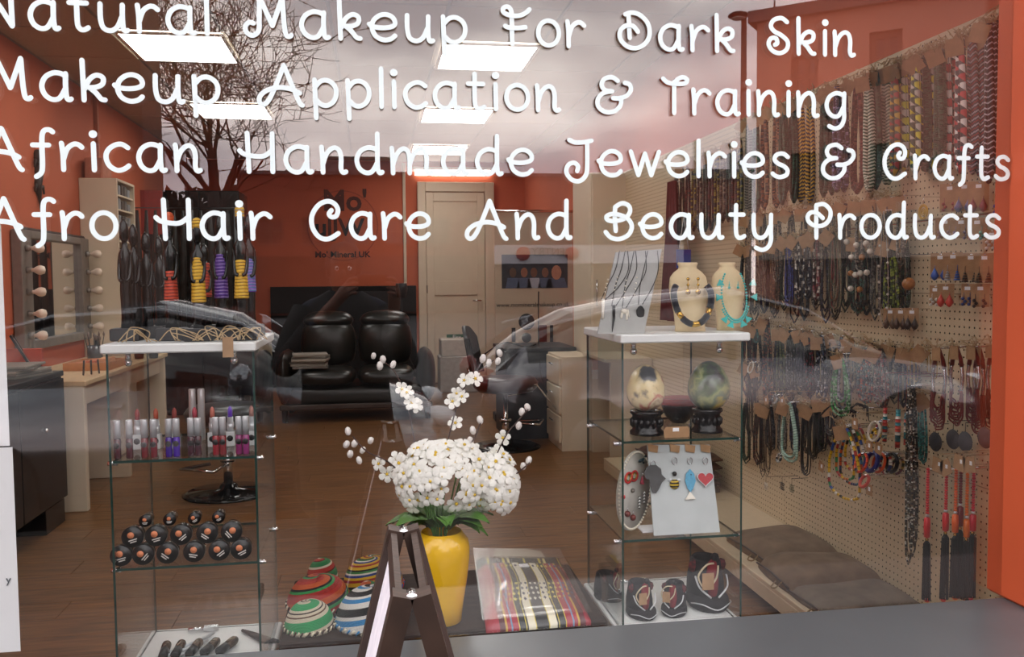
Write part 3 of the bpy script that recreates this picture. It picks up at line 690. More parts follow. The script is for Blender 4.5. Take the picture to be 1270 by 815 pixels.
def person():
    t = thing('person', 'person in a long dark coat holding up a phone, reflected in the window', 'person', (-.13, -.42, GZ))
    coat = mat('black_coat', '100f10', .9, nz=.2, sc=30, bump=.3); skin = mat('skin_brown', '6b4230', .55, nz=.06); jeans = mat('dark_jeans', '1c2230', .9); shoe = mat('black_shoe', '0e0d0d', .5)
    def skinned(name, verts, edges, rad, mt, parent, sub=2, flat=None):
        me = bpy.data.meshes.new(name); me.from_pydata(verts, edges, []); me.materials.append(mt)
        o = bpy.data.objects.new(name, me); COL.objects.link(o); o.parent = parent
        md = o.modifiers.new('Skin', 'SKIN'); md.use_smooth_shade = True
        for v, r_ in zip(me.skin_vertices[0].data, rad): v.radius = r_ if isinstance(r_, tuple) else (r_, r_)
        me.skin_vertices[0].data[0].use_root = True
        s_ = o.modifiers.new('Sub', 'SUBSURF'); s_.levels = sub; s_.render_levels = sub
        return o
    # body: pelvis root; height 1.6
    V = [(0, 0, .86), (0, .0, 1.05), (0, .01, 1.22), (0, 0, 1.34), (0, .01, 1.40), (0, .03, 1.47),
         (-.17, 0, 1.31), (-.26, .1, 1.08), (-.12, .27, 1.27), (.17, 0, 1.31), (.27, .1, 1.08), (.22, .27, 1.27),
         (-.09, 0, .8), (-.1, .02, .46), (-.11, -.02, .09), (.09, 0, .8), (.1, .02, .46), (.12, -.02, .09), (-.12, .12, .05), (.13, .12, .05)]
    E = [(0, 1), (1, 2), (2, 3), (3, 4), (4, 5), (3, 6), (6, 7), (7, 8), (3, 9), (9, 10), (10, 11), (0, 12), (12, 13), (13, 14), (0, 15), (15, 16), (16, 17), (14, 18), (17, 19)]
    R_ = [(.16, .12), (.14, .1), (.16, .11), (.11, .08), .05, .05, .065, .05, .033, .065, .05, .033, .09, .06, .042, .09, .06, .042, .035, .035]
    body = skinned('body', V, E, R_, jeans, t)
    # coat over torso and arms
    c = B().lathe([(.2, .45), (.21, .7), (.185, .95), (.19, 1.15), (.2, 1.27), (.16, 1.35), (.07, 1.41)], (0, .0, 0), 20, sx=1.1, sy=.75)
    c.tube([(-.17, 0, 1.31), (-.22, .05, 1.2), (-.265, .1, 1.08), (-.2, .18, 1.16), (-.13, .26, 1.26)], [.075, .075, .068, .058, .048], 12)
    c.tube([(.17, 0, 1.31), (.23, .05, 1.2), (.275, .1, 1.08), (.26, .18, 1.16), (.225, .26, 1.26)], [.075, .075, .068, .058, .048], 12)
    c.build('coat', coat, t)
    # head
    h = B(); hc = Vector((0, .02, 1.5))
    h.lathe([(.001, -.115), (.035, -.11), (.055, -.085), (.068, -.04), (.073, .0), (.076, .04), (.07, .08), (.045, .11), (.001, .12)], hc, 18, sy=1.2)
    h.ball(hc + Vector((0, .095, -.015)), .014, 8, sz=1.7); h.ball(hc + Vector((-.074, 0, -.01)), .016, 8, sx=.5, sz=1.6); h.ball(hc + Vector((.074, 0, -.01)), .016, 8, sx=.5, sz=1.6)
    h.tube([hc + Vector((0, -.01, -.16)), hc + Vector((0, 0, -.08))], [.05, .048], 10)
    hd = h.build('head', skin, t)
    for s_ in (-1, 1):
        B().ball(hc + Vector((s_ * .028, .081, .012)), .011, 8).build('eye', mat('eye_white', 'e8e4df', .2), hd)
        B().ball(hc + Vector((s_ * .028, .089, .012)), .0055, 8).build('iris', mat('eye_dark', '1b110c', .2), hd)
        B().tube([hc + Vector((s_ * .014, .088, .032)), hc + Vector((s_ * .03, .087, .037)), hc + Vector((s_ * .046, .077, .031))], .003, 5).build('eyebrow', mat('hair_black', '0d0a09', .7), hd)
    B().tube([hc + Vector((-.022, .077, -.055)), hc + Vector((0, .083, -.053)), hc + Vector((.022, .077, -.055))], [.003, .006, .003], 6).build('mouth', mat('lips', '7a3d36', .5), hd)
    hr_ = B(); hr_.lathe([(.079, -.02), (.086, .03), (.082, .08), (.055, .125), (.001, .14)], hc + Vector((0, -.014, 0)), 18, sy=1.15)
    hr_.lathe([(.02, -.12), (.06, -.09), (.075, 0), (.07, .05)], hc + Vector((0, -.045, 0)), 14); hr_.build('hair', mat('hair_black', '0d0a09', .7), t)
    # phone, held just behind the lens
    ph = thing('phone', 'black phone held sideways by the person in the dark coat', 'phone', (0, -.052, EYE - .004))
    B().bbox(-.072, .072, -.004, .004, -.036, .036, .003).build('case', black_m, ph)
    B().lathe([(.001, 0), (.006, 0), (.006, .002), (.001, .002)], (-.058, .004, .022), 12, R=Matrix.Rotation(-PI / 2, 3, 'X')).build('lens', mat('lens_glass', '08080c', .05), ph)
    # hands gripping the phone ends: palm + four fingers + thumb each
    for s_, wx in ((-1, -.12), (1, .22)):
        tx = .13 + s_ * .078; wy, wz = .27, 1.27          # phone edge in body frame
        Wp = Vector((wx, wy, wz)); Pm = Vector((tx + s_ * .018, .345, 1.425)); 
        vs = [Wp, Wp.lerp(Pm, .55), Pm]; es = [(0, 1), (1, 2)]; rd = [.026, .03, .03]
        for k in range(4):
            z = 1.425 + .035 - k * .021; L = (.9, 1, .95, .75)[k]
            i = len(vs); vs += [Vector((tx + s_ * .02, .372, z)), Vector((tx + s_ * .008, .385 , z + .004)), Vector((tx - s_ * .022 * L, .388, z + .006))]
            es += [(2, i), (i, i + 1), (i + 1, i + 2)]; rd += [.0095, .0088, .0078]
        i = len(vs); vs += [Vector((tx + s_ * .02, .34, 1.42)), Vector((tx + s_ * .0, .352, 1.43)), Vector((tx - s_ * .018, .353, 1.437))]; es += [(2, i), (i, i + 1), (i + 1, i + 2)]; rd += [.012, .01, .009]
        skinned('hand', [tuple(v) for v in vs], es, rd, skin, t, 1)
    for x in (-.115, .125):
        b = B(); b.lathe([(.001, 0), (.05, .0), (.052, .02), (.045, .06), (.03, .09), (.001, .095)], (x, .07, 0), 14, sx=.85, sy=2.3); b.build('shoe', shoe, t)
person()

# =============== back of the shop ===============
# black lower panel on the back wall, logo, door
matte_black = mat('matte_black_panel', '0c0b0b', .9)
t = thing('wall_panel', 'black lower wall panel below the black logo on the orange back wall', 'panel', (-.6, YB - .03, 0))
a, b_ = onY(335, 355, YB - .03).x, onY(516, 355, YB - .03).x
B().bbox(a + .6, b_ + .6, 0, .028, .05, onY(430, 355, YB - .03).z, .004)  .build('board', matte_black, t); B().box(a + .6, b_ + .6, .003, .028, 0, .05).build('plinth', black_m, t)
blk = mat('black_vinyl_print', '120f10', .6, nz=.05)
L0 = onY(425, 280, YB); t = thing('wall_logo', 'round logo with large black letters and small black writing on the orange back wall', 'logo', (L0.x, YB - .002, L0.z))
def ring(c, r, w, n=48, y0=-.004, y1=0):
    bb = B(); P = [(c[0] + r * math.cos(2 * PI * i / n), c[1] + r * math.sin(2 * PI * i / n)) for i in range(n + 1)]; return bb.ribbon(P, w, y0, y1)
ring((0, 0), .43, .012).build('logo_ring', mat('logo_red_ring', 'A04a30', .6), t)
def wl(txt, px, py, s, shear=0): c = onY(px, py, YB); return textobj(txt, s, blk, t, FRONT(c.x, YB - .005, c.z), .002, 'letter', shear=shear, bold=s * .022)
wl("Mo'", 428, 250, .36); wl('ulJW', 421, 283, .30)
wl("Mo' Mineral UK", 425, 316, .105)
# white door
def P2(px, py, Y=YB): q = onY(px, py, Y); return q.x, q.z
t = thing('white_door', 'tall cream panel door in a white frame in the middle of the back wall', 'door', (1.05, YB - .09, 0))
x0, x1 = P2(527, 237)[0] - 1.05, P2(600, 237)[0] - 1.05; zt = 2.42; f = B()
f.bbox(x0 - .1, x0, 0, .085, 0, zt + .12, .006); f.bbox(x1, x1 + .12, 0, .085, 0, zt + .12, .006); f.bbox(x0, x1, 0, .085, zt, zt + .12, .006); f.build('door_frame', cream_m, t)
lf = B(); lf.box(x0 + .005, x1 - .005, .04, .08, .01, zt - .005)
for z0, z1 in ((.01, .18), (1.12, 1.3), (2.3, zt - .005)): lf.bbox(x0 + .1, x1 - .1, .025, .04, z0, z1, .004)
for q in ((x0 + .005, x0 + .1), (x1 - .1, x1 - .005)): lf.bbox(q[0], q[1], .025, .04, .01, zt - .005, .004)
dl = lf.build('door_leaf', cream_m, t)
B().tube([(x1 - .06, .03, 1.05), (x1 - .06, -.02, 1.05), (x1 - .17, -.02, 1.05)], .01, 8).build('door_handle', chrome, dl)
for z in (.3, 1.2, 2.1): B().bbox(x0 - .012, x0 + .012, .015, .03, z - .05, z + .05, .002).build('hinge', frame_dark, dl)
t = thing('safety_sign', 'small green and blue fire door sign on the cream door', 'sign', (P2(566, 421)[0], YB - .095 + .025, P2(566, 421)[1]))
B().box(-.13, .13, 0, .004, .0, .07).build('green_field', mat('sign_green', '1d5a35', .5), t); B().box(-.13, .13, 0, .004, -.075, -.002).build('blue_field', mat('sign_blue', '1c3f86', .5), t)
textobj('Fire', .07, white_m, t, FRONT(t.location.x, t.location.y - .001, t.location.z + .033)); textobj('Keep', .06, white_m, t, FRONT(t.location.x, t.location.y - .001, t.location.z - .038))
# strip light above the door
t = thing('strip_light', 'long bright strip light at the top of the back wall above the cream door', 'light', (1.05, YB - .06, 2.66))
tube_m = bpy.data.materials.new('lit_tube'); tube_m.use_nodes = True; p = tube_m.node_tree.nodes['Principled BSDF']; p.inputs['Emission Color'].default_value = (1, .98, .95, 1); p.inputs['Emission Strength'].default_value = 6
B().bbox(-.52, .52, 0, .058, .035, .07, .004).build('housing', white_m, t); B().bbox(-.5, .46, .005, .055, -.035, .033, .006).build('diffuser', tube_m, t)
# beige conduit on the back wall
a, z0, z1 = P2(502, 300)[0], P2(502, 355)[1], 2.78
tag(B().bbox(a - .018, a + .018, YB - .03, YB, z0, z1, .003).build('cable_trunking', cream_m), 'thin cream vertical cable trunking on the orange back wall left of the door', 'trunking')

# banner in front of the far right
t = thing('banner_stand', 'tall pull-up banner with a group photograph and a web address, right of the door', 'banner', (1.47, 8.05, 0))
def bp(px, py): q = onY(px, py, 8.05); return q.x - 1.47, q.z
x0, zt = bp(613, 262); x1 = bp(710, 262)[0]; z0 = .08
B().box(x0, x1, 0, .004, z0, zt).build('print', mat('banner_cloth', 'C9BBA5', .7, nz=.03), t)
B().tube([(x0 - .02, 0, zt), (x1 + .02, 0, zt)], .014, 8).build('top_bar', chrome, t); B().bbox(x0 - .02, x1 + .02, -.09, .09, 0, .08, .01).build('base', frame_dark, t)
B().tube([(0, .03, .08), (0, .03, zt)], .01, 6).build('pole', frame_dark, t)
pa, pb = bp(622, 316), bp(704, 357)
ph = B().box(pa[0], pb[0], -.004, -.001, pb[1], pa[1]).build('photograph', mat('photo_blue', '2c323c', .5, nz=.5, sc=8), t)
for px, h, s_ in ((636, '5b4436', 1), (650, '8b5d48', 1), (662, '6f4b3a', 1), (676, '7d5846', 1), (690, 'b98870', 1.5)):
    q = bp(px, 338); B().prism([(q[0] + .032 * s_ * math.cos(a_), q[1] + .045 * s_ * math.sin(a_)) for a_ in [2 * PI * k / 14 for k in range(14)]], -.006, -.004).build('printed_face', mat('face_' + h, h, .6), ph)
    B().prism([(q[0] - .07 * s_, pb[1]), (q[0] + .07 * s_, pb[1]), (q[0] + .05 * s_, q[1] - .05), (q[0] - .05 * s_, q[1] - .05)], -.005, -.004).build('printed_shirt', mat('shirt_blue', '51627f', .6) if px != 662 else mat('shirt_pale', 'a9b4c4', .6), ph)
q = bp(661, 378); textobj('www.momineralmakeup.co.uk', .056, blk, t, FRONT(1.47 + q[0], 8.042, q[1]), .001)
for px, py, r_ in ((653, 399, .075), (653, 419, .045)):
    q = bp(px, py); B().prism([(q[0] + r_ * math.cos(2 * PI * k / 24), q[1] + r_ * math.sin(2 * PI * k / 24)) for k in range(24)], -.004, -.001).build('printed_compact', mat('print_dark', '2f3134', .6), t)
for px, w_, h_, cc in ((637, .018, .1, '2f3134'), (673, .04, .12, '6b2c22'), (684, .015, .12, '3a3a3c')):
    q = bp(px, 424); B().box(q[0] - w_, q[0] + w_, -.004, -.001, q[1], q[1] + h_ * 1.3).build('printed_bottle', mat('print_' + cc, cc, .6), t)

# sofa
def sofa():
    t = thing('leather_sofa', 'low black leather two-seat sofa at the back left of the shop', 'sofa', (-.16, 8.6, 0))
    lm = mat('black_leather', '15140f', .32, nz=.15, sc=30, bump=.25)
    def cush(x0, x1, y0, y1, z0, z1, b=.06, nm='cushion'): 
        bb = B(); bb.bbox(x0, x1, y0, y1, z0, z1, b); o = bb.build(nm, lm, t)
        s_ = o.modifiers.new('s', 'SUBSURF'); s_.levels = s_.render_levels = 2
        for p_ in o.data.polygons: p_.use_smooth = True
        return o
    cush(-.72, .72, -.3, .5, .13, .34, .04, 'base')
    for x0, x1 in ((-.55, -.005), (.005, .55)):
        cush(x0, x1, -.38, .3, .32, .5, .06, 'seat_cushion'); cush(x0, x1, .18, .42, .46, .92, .08, 'back_cushion'); cush(x0 + .02, x1 - .02, .2, .46, .82, 1.02, .08, 'headrest')
    for x0, x1 in ((-.76, -.56), (.56, .76)): cush(x0, x1, -.38, .45, .15, .66, .08, 'armrest')
    for x in (-.66, .66):
        for y in (-.25, .42): B().lathe([(.025, 0), (.03, .13)], (x, y, 0), 10).build('leg', darkwood, t)
    B().bbox(-.7, .7, -.34, -.3, .12, .17, .01).build('front_rail', darkwood, t)
sofa()
q = onZ(375, 472, .5); pm = [mat('magazine_' + h, h, .6, nz=.05) for h in ('6d675f', '8b857b', '5a5148', 'a39c90')]
for i in range(6):
    t = B().bbox(-.16, .16, -.13, .13, 0, .022, .004).build('magazine', pm[i % 4]); t.location = (q.x + rnd.uniform(-.02, .02), 8.42 + rnd.uniform(-.01, .01), .5 + i * .0225); t.rotation_euler = (0, 0, rnd.uniform(-.12, .12))
    tag(t, 'magazine in the flat pile on the black sofa, %s from the bottom' % ('first', 'second', 'third', 'fourth', 'fifth', 'sixth')[i], 'magazine', 'pile of magazines on the sofa')

# stylist chairs
def stool(loc, rz, label, seatm, backm, full=True):
    t = thing('salon_chair', label, 'chair', loc, rz)
    B().lathe([(.001, 0), (.27, 0), (.275, .008), (.24, .02), (.06, .035), (.05, .06), (.03, .07)], n=36).build('base_disc', mat('glossy_black_base', '1a1816', .08, .6), t)
    B().lathe([(.028, .05), (.028, .22), (.02, .23), (.02, .44)], n=16).build('column', chrome, t)
    st = B(); st.lathe([(.001, .44), (.2, .44), (.235, .47), (.245, .51), (.22, .545), (.1, .555), (.001, .55)], n=28, sx=1.0, sy=1.05); st.build('seat', seatm, t)
    bk = B(); N_ = 12
    for i in range(N_ + 1):
        a = -.62 + 1.24 * i / N_; R0, R1 = .235, .275
        for R_, z in ((R0, .58), (R0 + .01, .95), (R1 + .01, .95), (R1, .58)):
            k = .0 if z < .7 else -.09 * (a / .62) ** 2
            bk.v.append((R_ * math.sin(a), R_ * math.cos(a) * 1.0 + (.05 if z > .7 else 0), z + k))
    for i in range(N_):
        for k in range(4): k2 = (k + 1) % 4; bk.face((i * 4 + k, i * 4 + k2, (i + 1) * 4 + k2, (i + 1) * 4 + k))
    bk.face((0, 1, 2, 3)); bk.face([N_ * 4 + k for k in (3, 2, 1, 0)]); bk.build('backrest', backm, t)
    B().tube([(0, .12, .46), (0, .24, .48), (0, .29, .62)], .018, 8).build('back_bracket', chrome, t)
    if full:
        B().tube([(-.05, -.1, .2), (-.12, -.28, .2), (.12, -.28, .2), (.05, -.1, .2)], .01, 6).build('footrest', chrome, t)
        B().tube([(.02, 0, .4), (.16, -.08, .4), (.26, -.12, .38)], .008, 6).build('lift_lever', chrome, t)
        B().lathe([(.045, .2), (.05, .215), (.045, .23)], n=14).build('footrest_collar', chrome, t)
burg = mat('burgundy_vinyl', '351714', .3, nz=.15); bv = mat('black_vinyl', '141212', .35)
stool((1.01, 6.75, 0), 1.25, 'salon chair with a burgundy seat and black back, right of the flowers', burg, bv)
stool((-.9, 5.6, 0), -.5, 'black salon chair on a round base, seen through the left glass cabinet', bv, bv)

# dark desk, drawer unit and white table at the right
t = thing('reception_desk', 'dark slate reception desk between the door and the cream drawers', 'desk', (1.36, 7.35, 0))
dm = mat('slate_laminate', '2c3034', .4)
B().bbox(-.3, .27, -.3, .3, .0, .72, .004).build('cabinet_body', dm, t); B().bbox(-.32, .28, -.33, .32, .72, .75, .004).build('worktop', dm, t)
t = thing('drawer_unit', 'narrow cream three-drawer unit under the end of the cream side table', 'cabinet', (1.5, 6.7, 0))
B().bbox(-.1, .14, -.22, .3, .0, .72, .003).build('carcass', cream_m, t)
for k in range(3):
    z = .06 + k * .22; d = B().bbox(-.118, -.1, -.2, .28, z, z + .205, .004).build('drawer', cream_m, t)
    B().tube([(-.13, -.02, z + .15), (-.13, .1, z + .15)], .006, 6).build('handle', chrome, d)
t = thing('side_table', 'cream side table with panel legs against the right wall behind the glass cabinet', 'table', (1.72, 6.3, 0))
B().bbox(-.14, .2, -.4, .26, .725, .75, .003).build('tabletop', cream_m, t)
for y in (-.4, .1): B().bbox(-.1, .2, y, y + .03, 0, .725, .003).build('leg', cream_m, t)
# cables
for i, P in enumerate((((640, 372, 9.5), (655, 362, 8.9), (664, 375, 8.4), (668, 395, 8)), ((668, 362, 8), (668, 420, 7.2), (672, 470, 7.0), (690, 505, 6.9)), ((600, 440, 7), (625, 425, 7), (650, 430, 7), (665, 427, 7.0)))):
    o = B().tube(crom([onY(*p_) for p_ in P], 6), .006, 5).build('power_cable', blk); tag(o, ('short black cable looping over the banner foot', 'long black cable hanging down in front of the slate desk', 'black cable arching over the back of the burgundy chair')[i], 'cable')
t = thing('lever_tool', 'thin chrome swing arm with a black clamp in front of the cream drawers', 'arm', (0, 0, 0))
P = [onY(645, 478, 6.6), onY(665, 477, 6.6), onY(695, 514, 6.6), onY(710, 510, 6.6)]
B().tube(P, .008, 6).build('arm', chrome, t); B().tube([onY(700, 505, 6.6), onY(712, 514, 6.6)], .025, 8).build('clamp', blk, t)
t.location = (0, 0, 0)
# pale boxes beside the door
t = thing('storage_trolley', 'pale grey storage box stack beneath the fire door sign', 'box', (.98, 10.4, 0))
B().bbox(-.22, .22, -.2, .2, 0, .42, .01).build('lower_box', mat('pale_grey_plastic', 'a9a59d', .5), t); B().bbox(-.2, .2, -.18, .18, .42, .62, .01).build('upper_box', mat('pale_plastic', 'c2bbae', .5), t)
# black tripod with small camera by the trunking
t = thing('light_stand', 'small black lamp on a stand in front of the cable trunking', 'stand', (.32, 9.9, 0))
B().tube([(0, 0, .5), (0, 0, 1.15)], .012, 6).build('pole', blk, t)
for k in range(3): a_ = 2 * PI * k / 3; B().tube([(0, 0, .6), (.28 * math.cos(a_), .28 * math.sin(a_), 0)], .01, 6).build('leg', blk, t)
B().lathe([(.05, -.08), (.07, .02), (.06, .08)], (0, 0, 1.2), 12).build('lamp_housing', blk, t)

# tall black display at the back left
a, b_ = onY(196, 240, 9.0).x, onY(296, 240, 9.0).x; zt = onY(240, 236, 9.0).z
t = thing('black_wardrobe', 'tall black cupboard on the left behind the carved figures', 'cupboard', ((a + b_) / 2, 9.3, 0)); h = (b_ - a) / 2
B().bbox(-h, h, -.28, .3, .06, zt, .006).build('carcass', black_m, t); B().bbox(-h + .02, h - .02, -.26, .28, 0, .06, .004).build('plinth', black_m, t)
for s_ in (-1, 1):
    d = B().bbox(min(s_ * .005, s_ * h), max(s_ * .005, s_ * h), -.3, -.28, .07, zt - .01, .004).build('cupboard_door', black_m, t)
    B().tube([(s_ * .04, -.32, 1.0), (s_ * .04, -.32, 1.2)], .007, 6).build('handle', chrome, d)
# red reflection in the pane, built as a solid coloured board indoors
q = onY(180, 262, 8.9); t = thing('red_reflection_board', 'red board standing in for a reflection, high between the cream cabinet and black cupboard', 'sign', (q.x, 8.9, q.z))
B().bbox(-.14, .16, 0, .02, -.22, .2, .003).build('board', mat('reflection_red', '8a2018', .5), t)
# dark hanging hair extensions rack
t = thing('hair_rack', 'rack of dark hanging hair pieces beside the cream cabinet', 'rack', (-1.72, 8.0, 0))
rm = mat('hair_dark', '1b1512', .6, nz=.4, sc=60)
B().tube([(-.3, 0, 0), (-.3, 0, 1.95), (.55, 0, 1.95), (.55, 0, 0)], .014, 8).build('frame', frame_dark, t)
for i in range(11):
    x = -.26 + i * .075; P = [(x, 0, 1.93), (x + rnd.uniform(-.01, .01), 0, 1.5), (x + rnd.uniform(-.02, .02), 0, .75 + rnd.uniform(-.1, .1))]
    B().tube(P, [.012, .032, .02], 8, flatx=.7).build('hair_piece', rm, t)

# =============== left wall ===============
# black counter near the window
t = thing('black_counter', 'glossy black counter unit at the left edge, magazines on top', 'counter', (-1.93, 4.5, 0))
top = .83
B().bbox(-.24, .24, -.62, .63, .13, top - .03, .004).build('carcass', black_m, t); B().bbox(-.24, .25, -.64, .64, top - .03, top, .004).build('worktop', mat('dark_worktop', '2a2726', .3), t)
for y in (-.6, .33): B().bbox(-.24, .24, y, y + .28, 0, .13, .003).build('foot', black_m, t)
for y0, y1 in ((-.61, .0), (.01, .62)):
    d = B().bbox(.24, .255, y0, y1, .14, top - .04, .003).build('cupboard_door', black_m, t); B().ball((.262, (y0 + y1) / 2, .55), .012, 8).build('knob', chrome, d)
# white laminate desk
t = thing('makeup_desk', 'cream laminate desk along the left wall below the lit mirror', 'desk', (-1.9, 6.3, 0))
pine = mat('pale_pine', 'D8BE95', .45, nz=.08, sc=5, stretch=(6, 1, 1))
b = B().bbox(-.26, .28, -1.0, .78, .72, .75, .004); b.bbox(.02, .28, .78, 1.05, .72, .75, .004); b.build('desktop', pine, t)
for y in (-1.0, -.1, .95): B().bbox(.1 if y == -1.0 else .06 if y > .9 else -.2, .27, y, y + .05, 0, .72, .004).build('leg', cream_m, t)
B().bbox(.06, .24, -.95, .95, .6, .72, .004).build('apron', cream_m, t); B().bbox(-.1, -.06, -.95, .75, .2, .6, .004).build('modesty_panel', cream_m, t)
# hollywood mirror
def mirror():
    y0, y1, z0, z1 = 5.78, 7.08, .89, 1.64; X = XL + .005
    t = thing('bulb_mirror', 'grey framed dressing mirror with round bulbs on the left wall', 'mirror', (X, (y0 + y1) / 2, (z0 + z1) / 2)); ha, hb = (y1 - y0) / 2, (z1 - z0) / 2
    gm = mat('brushed_grey_frame', '857f78', .45, .3, nz=.1)
    for nm, q in (('side_panel', (-ha, -ha + .17, -hb, hb)), ('side_panel', (ha - .17, ha, -hb, hb)), ('top_panel', (-ha + .17, ha - .17, hb - .05, hb)), ('bottom_panel', (-ha + .17, ha - .17, -hb, -hb + .06))):
        B().bbox(0, .06, q[0], q[1], q[2], q[3], .005).build(nm, gm, t)
    B().box(.01, .03, -ha + .171, ha - .171, -hb + .061, hb - .051).build('mirror_glass', mat('silvered_mirror', 'e6e6e6', .03, 1, nz=.01), t)
    m_ = thing; bulb = mat('frosted_bulb', 'F3E3D0', .35, nz=.02); bz = [-.28, -.145, -.01, .125, .26]
    lm = B().lathe([(.02, 0), (.021, .015), (.014, .03)], n=12, R=Matrix.Rotation(PI / 2, 3, 'Y')).mesh('socket', gm)
    bm_ = B().lathe([(.011, 0), (.012, .015), (.026, .038), (.030, .056), (.024, .075), (.001, .085)], n=14, R=Matrix.Rotation(PI / 2, 3, 'Y')).mesh('bulb', bulb)
    for y in (-ha + .07, ha - .07):
        for z in bz:
            s_ = bpy.data.objects.new('socket', lm); COL.objects.link(s_); s_.parent = t; s_.location = (.06, y, z)
            o = bpy.data.objects.new('bulb', bm_); COL.objects.link(o); o.parent = s_; o.location = (.025, 0, 0)
    g = B()
    for i in range(46): g.lathe([(.001, 0), (.014, .003), (.001, .022)], (.03, -ha + .02 + i * (2 * ha - .04) / 45, hb), 6)
    g.build('beaded_trim', mat('dark_trim', '3c302a', .5), t)
mirror()
# cream cabinet with open shelves in its side
t = thing('cream_shelf_cabinet', 'tall cream cabinet with small open shelves in its right side, on the left wall', 'cabinet', (XL, 7.6, 0)); zt = 2.1; w = .275
c = B(); c.bbox(.002, w, 0, .02, .0, zt, .004); c.box(.002, .02, .02, .5, 0, zt); c.bbox(.02, w, .48, .5, 0, zt, .004); c.bbox(.02, w, .02, .48, zt - .02, zt, .003); c.bbox(.02, w, .02, .48, 0, 1.5, .003)
c.xf(Matrix.Translation((0, -.5, 0))).build('carcass', cream_m, t)
for z in (1.62, 1.74, 1.86, 1.97): B().bbox(.02, w - .01, -.48, -.02, z, z + .015, .002).build('shelf', cream_m, t)
for zi, z in enumerate((1.5, 1.635, 1.755, 1.875, 1.985)):
    for i in range(5):
        y = 7.15 + i * .088; hh = .055 + .03 * rnd.random(); o = B().bbox(-.03, .03, -.03, .03, 0, hh, .004).build('small_box', mat('box_tone_%d' % (i % 3), ('6d6a66', '8a8f92', '4f463e')[i % 3], .5)); o.location = (XL + w - .05, y, z + .001)
        tag(o, 'small grey product box in the tall cream cabinet, %s shelf up, %s from the front' % (('lowest', 'second', 'third', 'fourth', 'fifth')[zi], ('first', 'second', 'third', 'fourth', 'fifth')[i]), 'box', 'small boxes on the cream cabinet shelves')
# lizard ornament + trunking
q = onX(47, 228, XL + .01)
t = thing('wall_ornament', 'dark carved lizard ornament hanging on the orange left wall above the mirror', 'ornament', (XL + .015, q.y, q.z)); om = mat('carved_dark', '2b201b', .5, nz=.3)
h_ = .17; P = [(0, 0, h_), (0, .01, h_ * .75), (0, .0, h_ * .3), (0, -.015, -.02), (0, .01, -h_ * .5), (0, .015, -h_ * 1.0)]
B().tube(crom(P, 4), [.02, .025, .03, .035, .035, .034, .034, .035, .032, .03, .028, .027, .025, .022, .02, .016, .012, .01, .008, .006, .004][:21], 8).build('body', om, t)
B().ball((0, 0, h_ + .01), .035, 10, sz=1.3).build('head', om, t)
for z, s_ in ((.12, 1), (.12, -1), (-.04, 1), (-.04, -1)): B().tube([(0, 0, z), (.005, s_ * .06, z + .03), (.005, s_ * .075, z - .02)], [.014, .01, .007], 6).build('leg', om, t)
t = B().bbox(XL, XL + .03, 7.53, 7.57, 2.1, ZC, .003).build('cable_trunking', mat('trunking_orange', 'B9694a', .6)); tag(t, 'thin vertical trunking painted orange above the cream cabinet', 'trunking')
tag(B().bbox(XL + .03, XL + .16, 7.15, 7.4, zt, zt + .16, .01).build('cardboard_box', mat('salmon_card', 'b8745c', .8)), 'small salmon coloured box on top of the tall cream cabinet', 'box')

# things on the black counter and the desk
zc = .83
for i in range(4):
    x, y = -1.74 - .075 * i, 4.35 - .1 * i
    t = thing('leaflet_board', ('first', 'second', 'third', 'fourth')[i] + ' leaning brown earring card board from the right on the black counter', 'display card', (x, y, zc), .35)
    R = Matrix.Rotation(-.32, 4, 'Y'); b = B().bbox(-.003, .003, -.06, .06, 0, .17, .001); b.xf(R).build('board', mat('brown_board', '94745c', .8, nz=.15), t)
    for k in range(3):
        b = B().box(.0035, .0045, -.045, .045, .02 + k * .05, .058 + k * .05); b.xf(R).build('photo_print', mat('print_mix_%d' % k, ('5b4b44', '3f3835', 'a58b78')[k], .5, nz=.4, sc=60), t)
for i in range(5):
    o = B().bbox(-.11, .11, -.15, .15, 0, .012, .002).build('magazine', pm[(i + 1) % 4]); o.location = (-1.82 + rnd.uniform(-.01, .01), 4.85 + rnd.uniform(-.02, .02), zc + i * .0125); o.rotation_euler = (0, 0, rnd.uniform(-.3, .3))
    tag(o, 'magazine in the loose pile on the black counter, %s from the bottom' % ('first', 'second', 'third', 'fourth', 'fifth')[i], 'magazine', 'magazines on the black counter')
t = thing('picture_frame', 'black frame leaning in front of an orange folder on the black counter', 'frame', (-1.78, 5.0, zc), .1)
R = Matrix.Rotation(-.5, 4, 'Y')
B().bbox(0, .012, -.02, 0, 0, .23, .002).xf(R).build('frame_side', frame_dark, t); B().bbox(.012, .016, -.02, 0, 0, .23, .001).xf(R).build('frame_edge', chrome, t)
B().bbox(-.15, .08, -.02, .02, 0, .02, .003).build('frame_foot', frame_dark, t)
tag(B().bbox(-2.1, -1.75, 5.02, 5.05, zc, zc + .13, .003).build('orange_folder', mat('folder_orange', 'C9573F', .6)), 'orange folder standing behind the black frame on the counter', 'folder')
zd = .751
q = onZ(100, 455, zd)
t = thing('wooden_tray', 'shallow orange-brown wooden tray on the cream desk', 'tray', (-1.8, 6.1, zd))
wm = mat('orange_wood', 'C98A52', .5, nz=.1); bb = B(); bb.box(-.14, .14, -.18, .18, 0, .008)
for a in ((-.14, .14, -.18, -.17), (-.14, .14, .17, .18), (-.14, -.13, -.17, .17), (.13, .14, -.17, .17)): bb.box(*a, .008, .05)
bb.build('tray_body', wm, t)
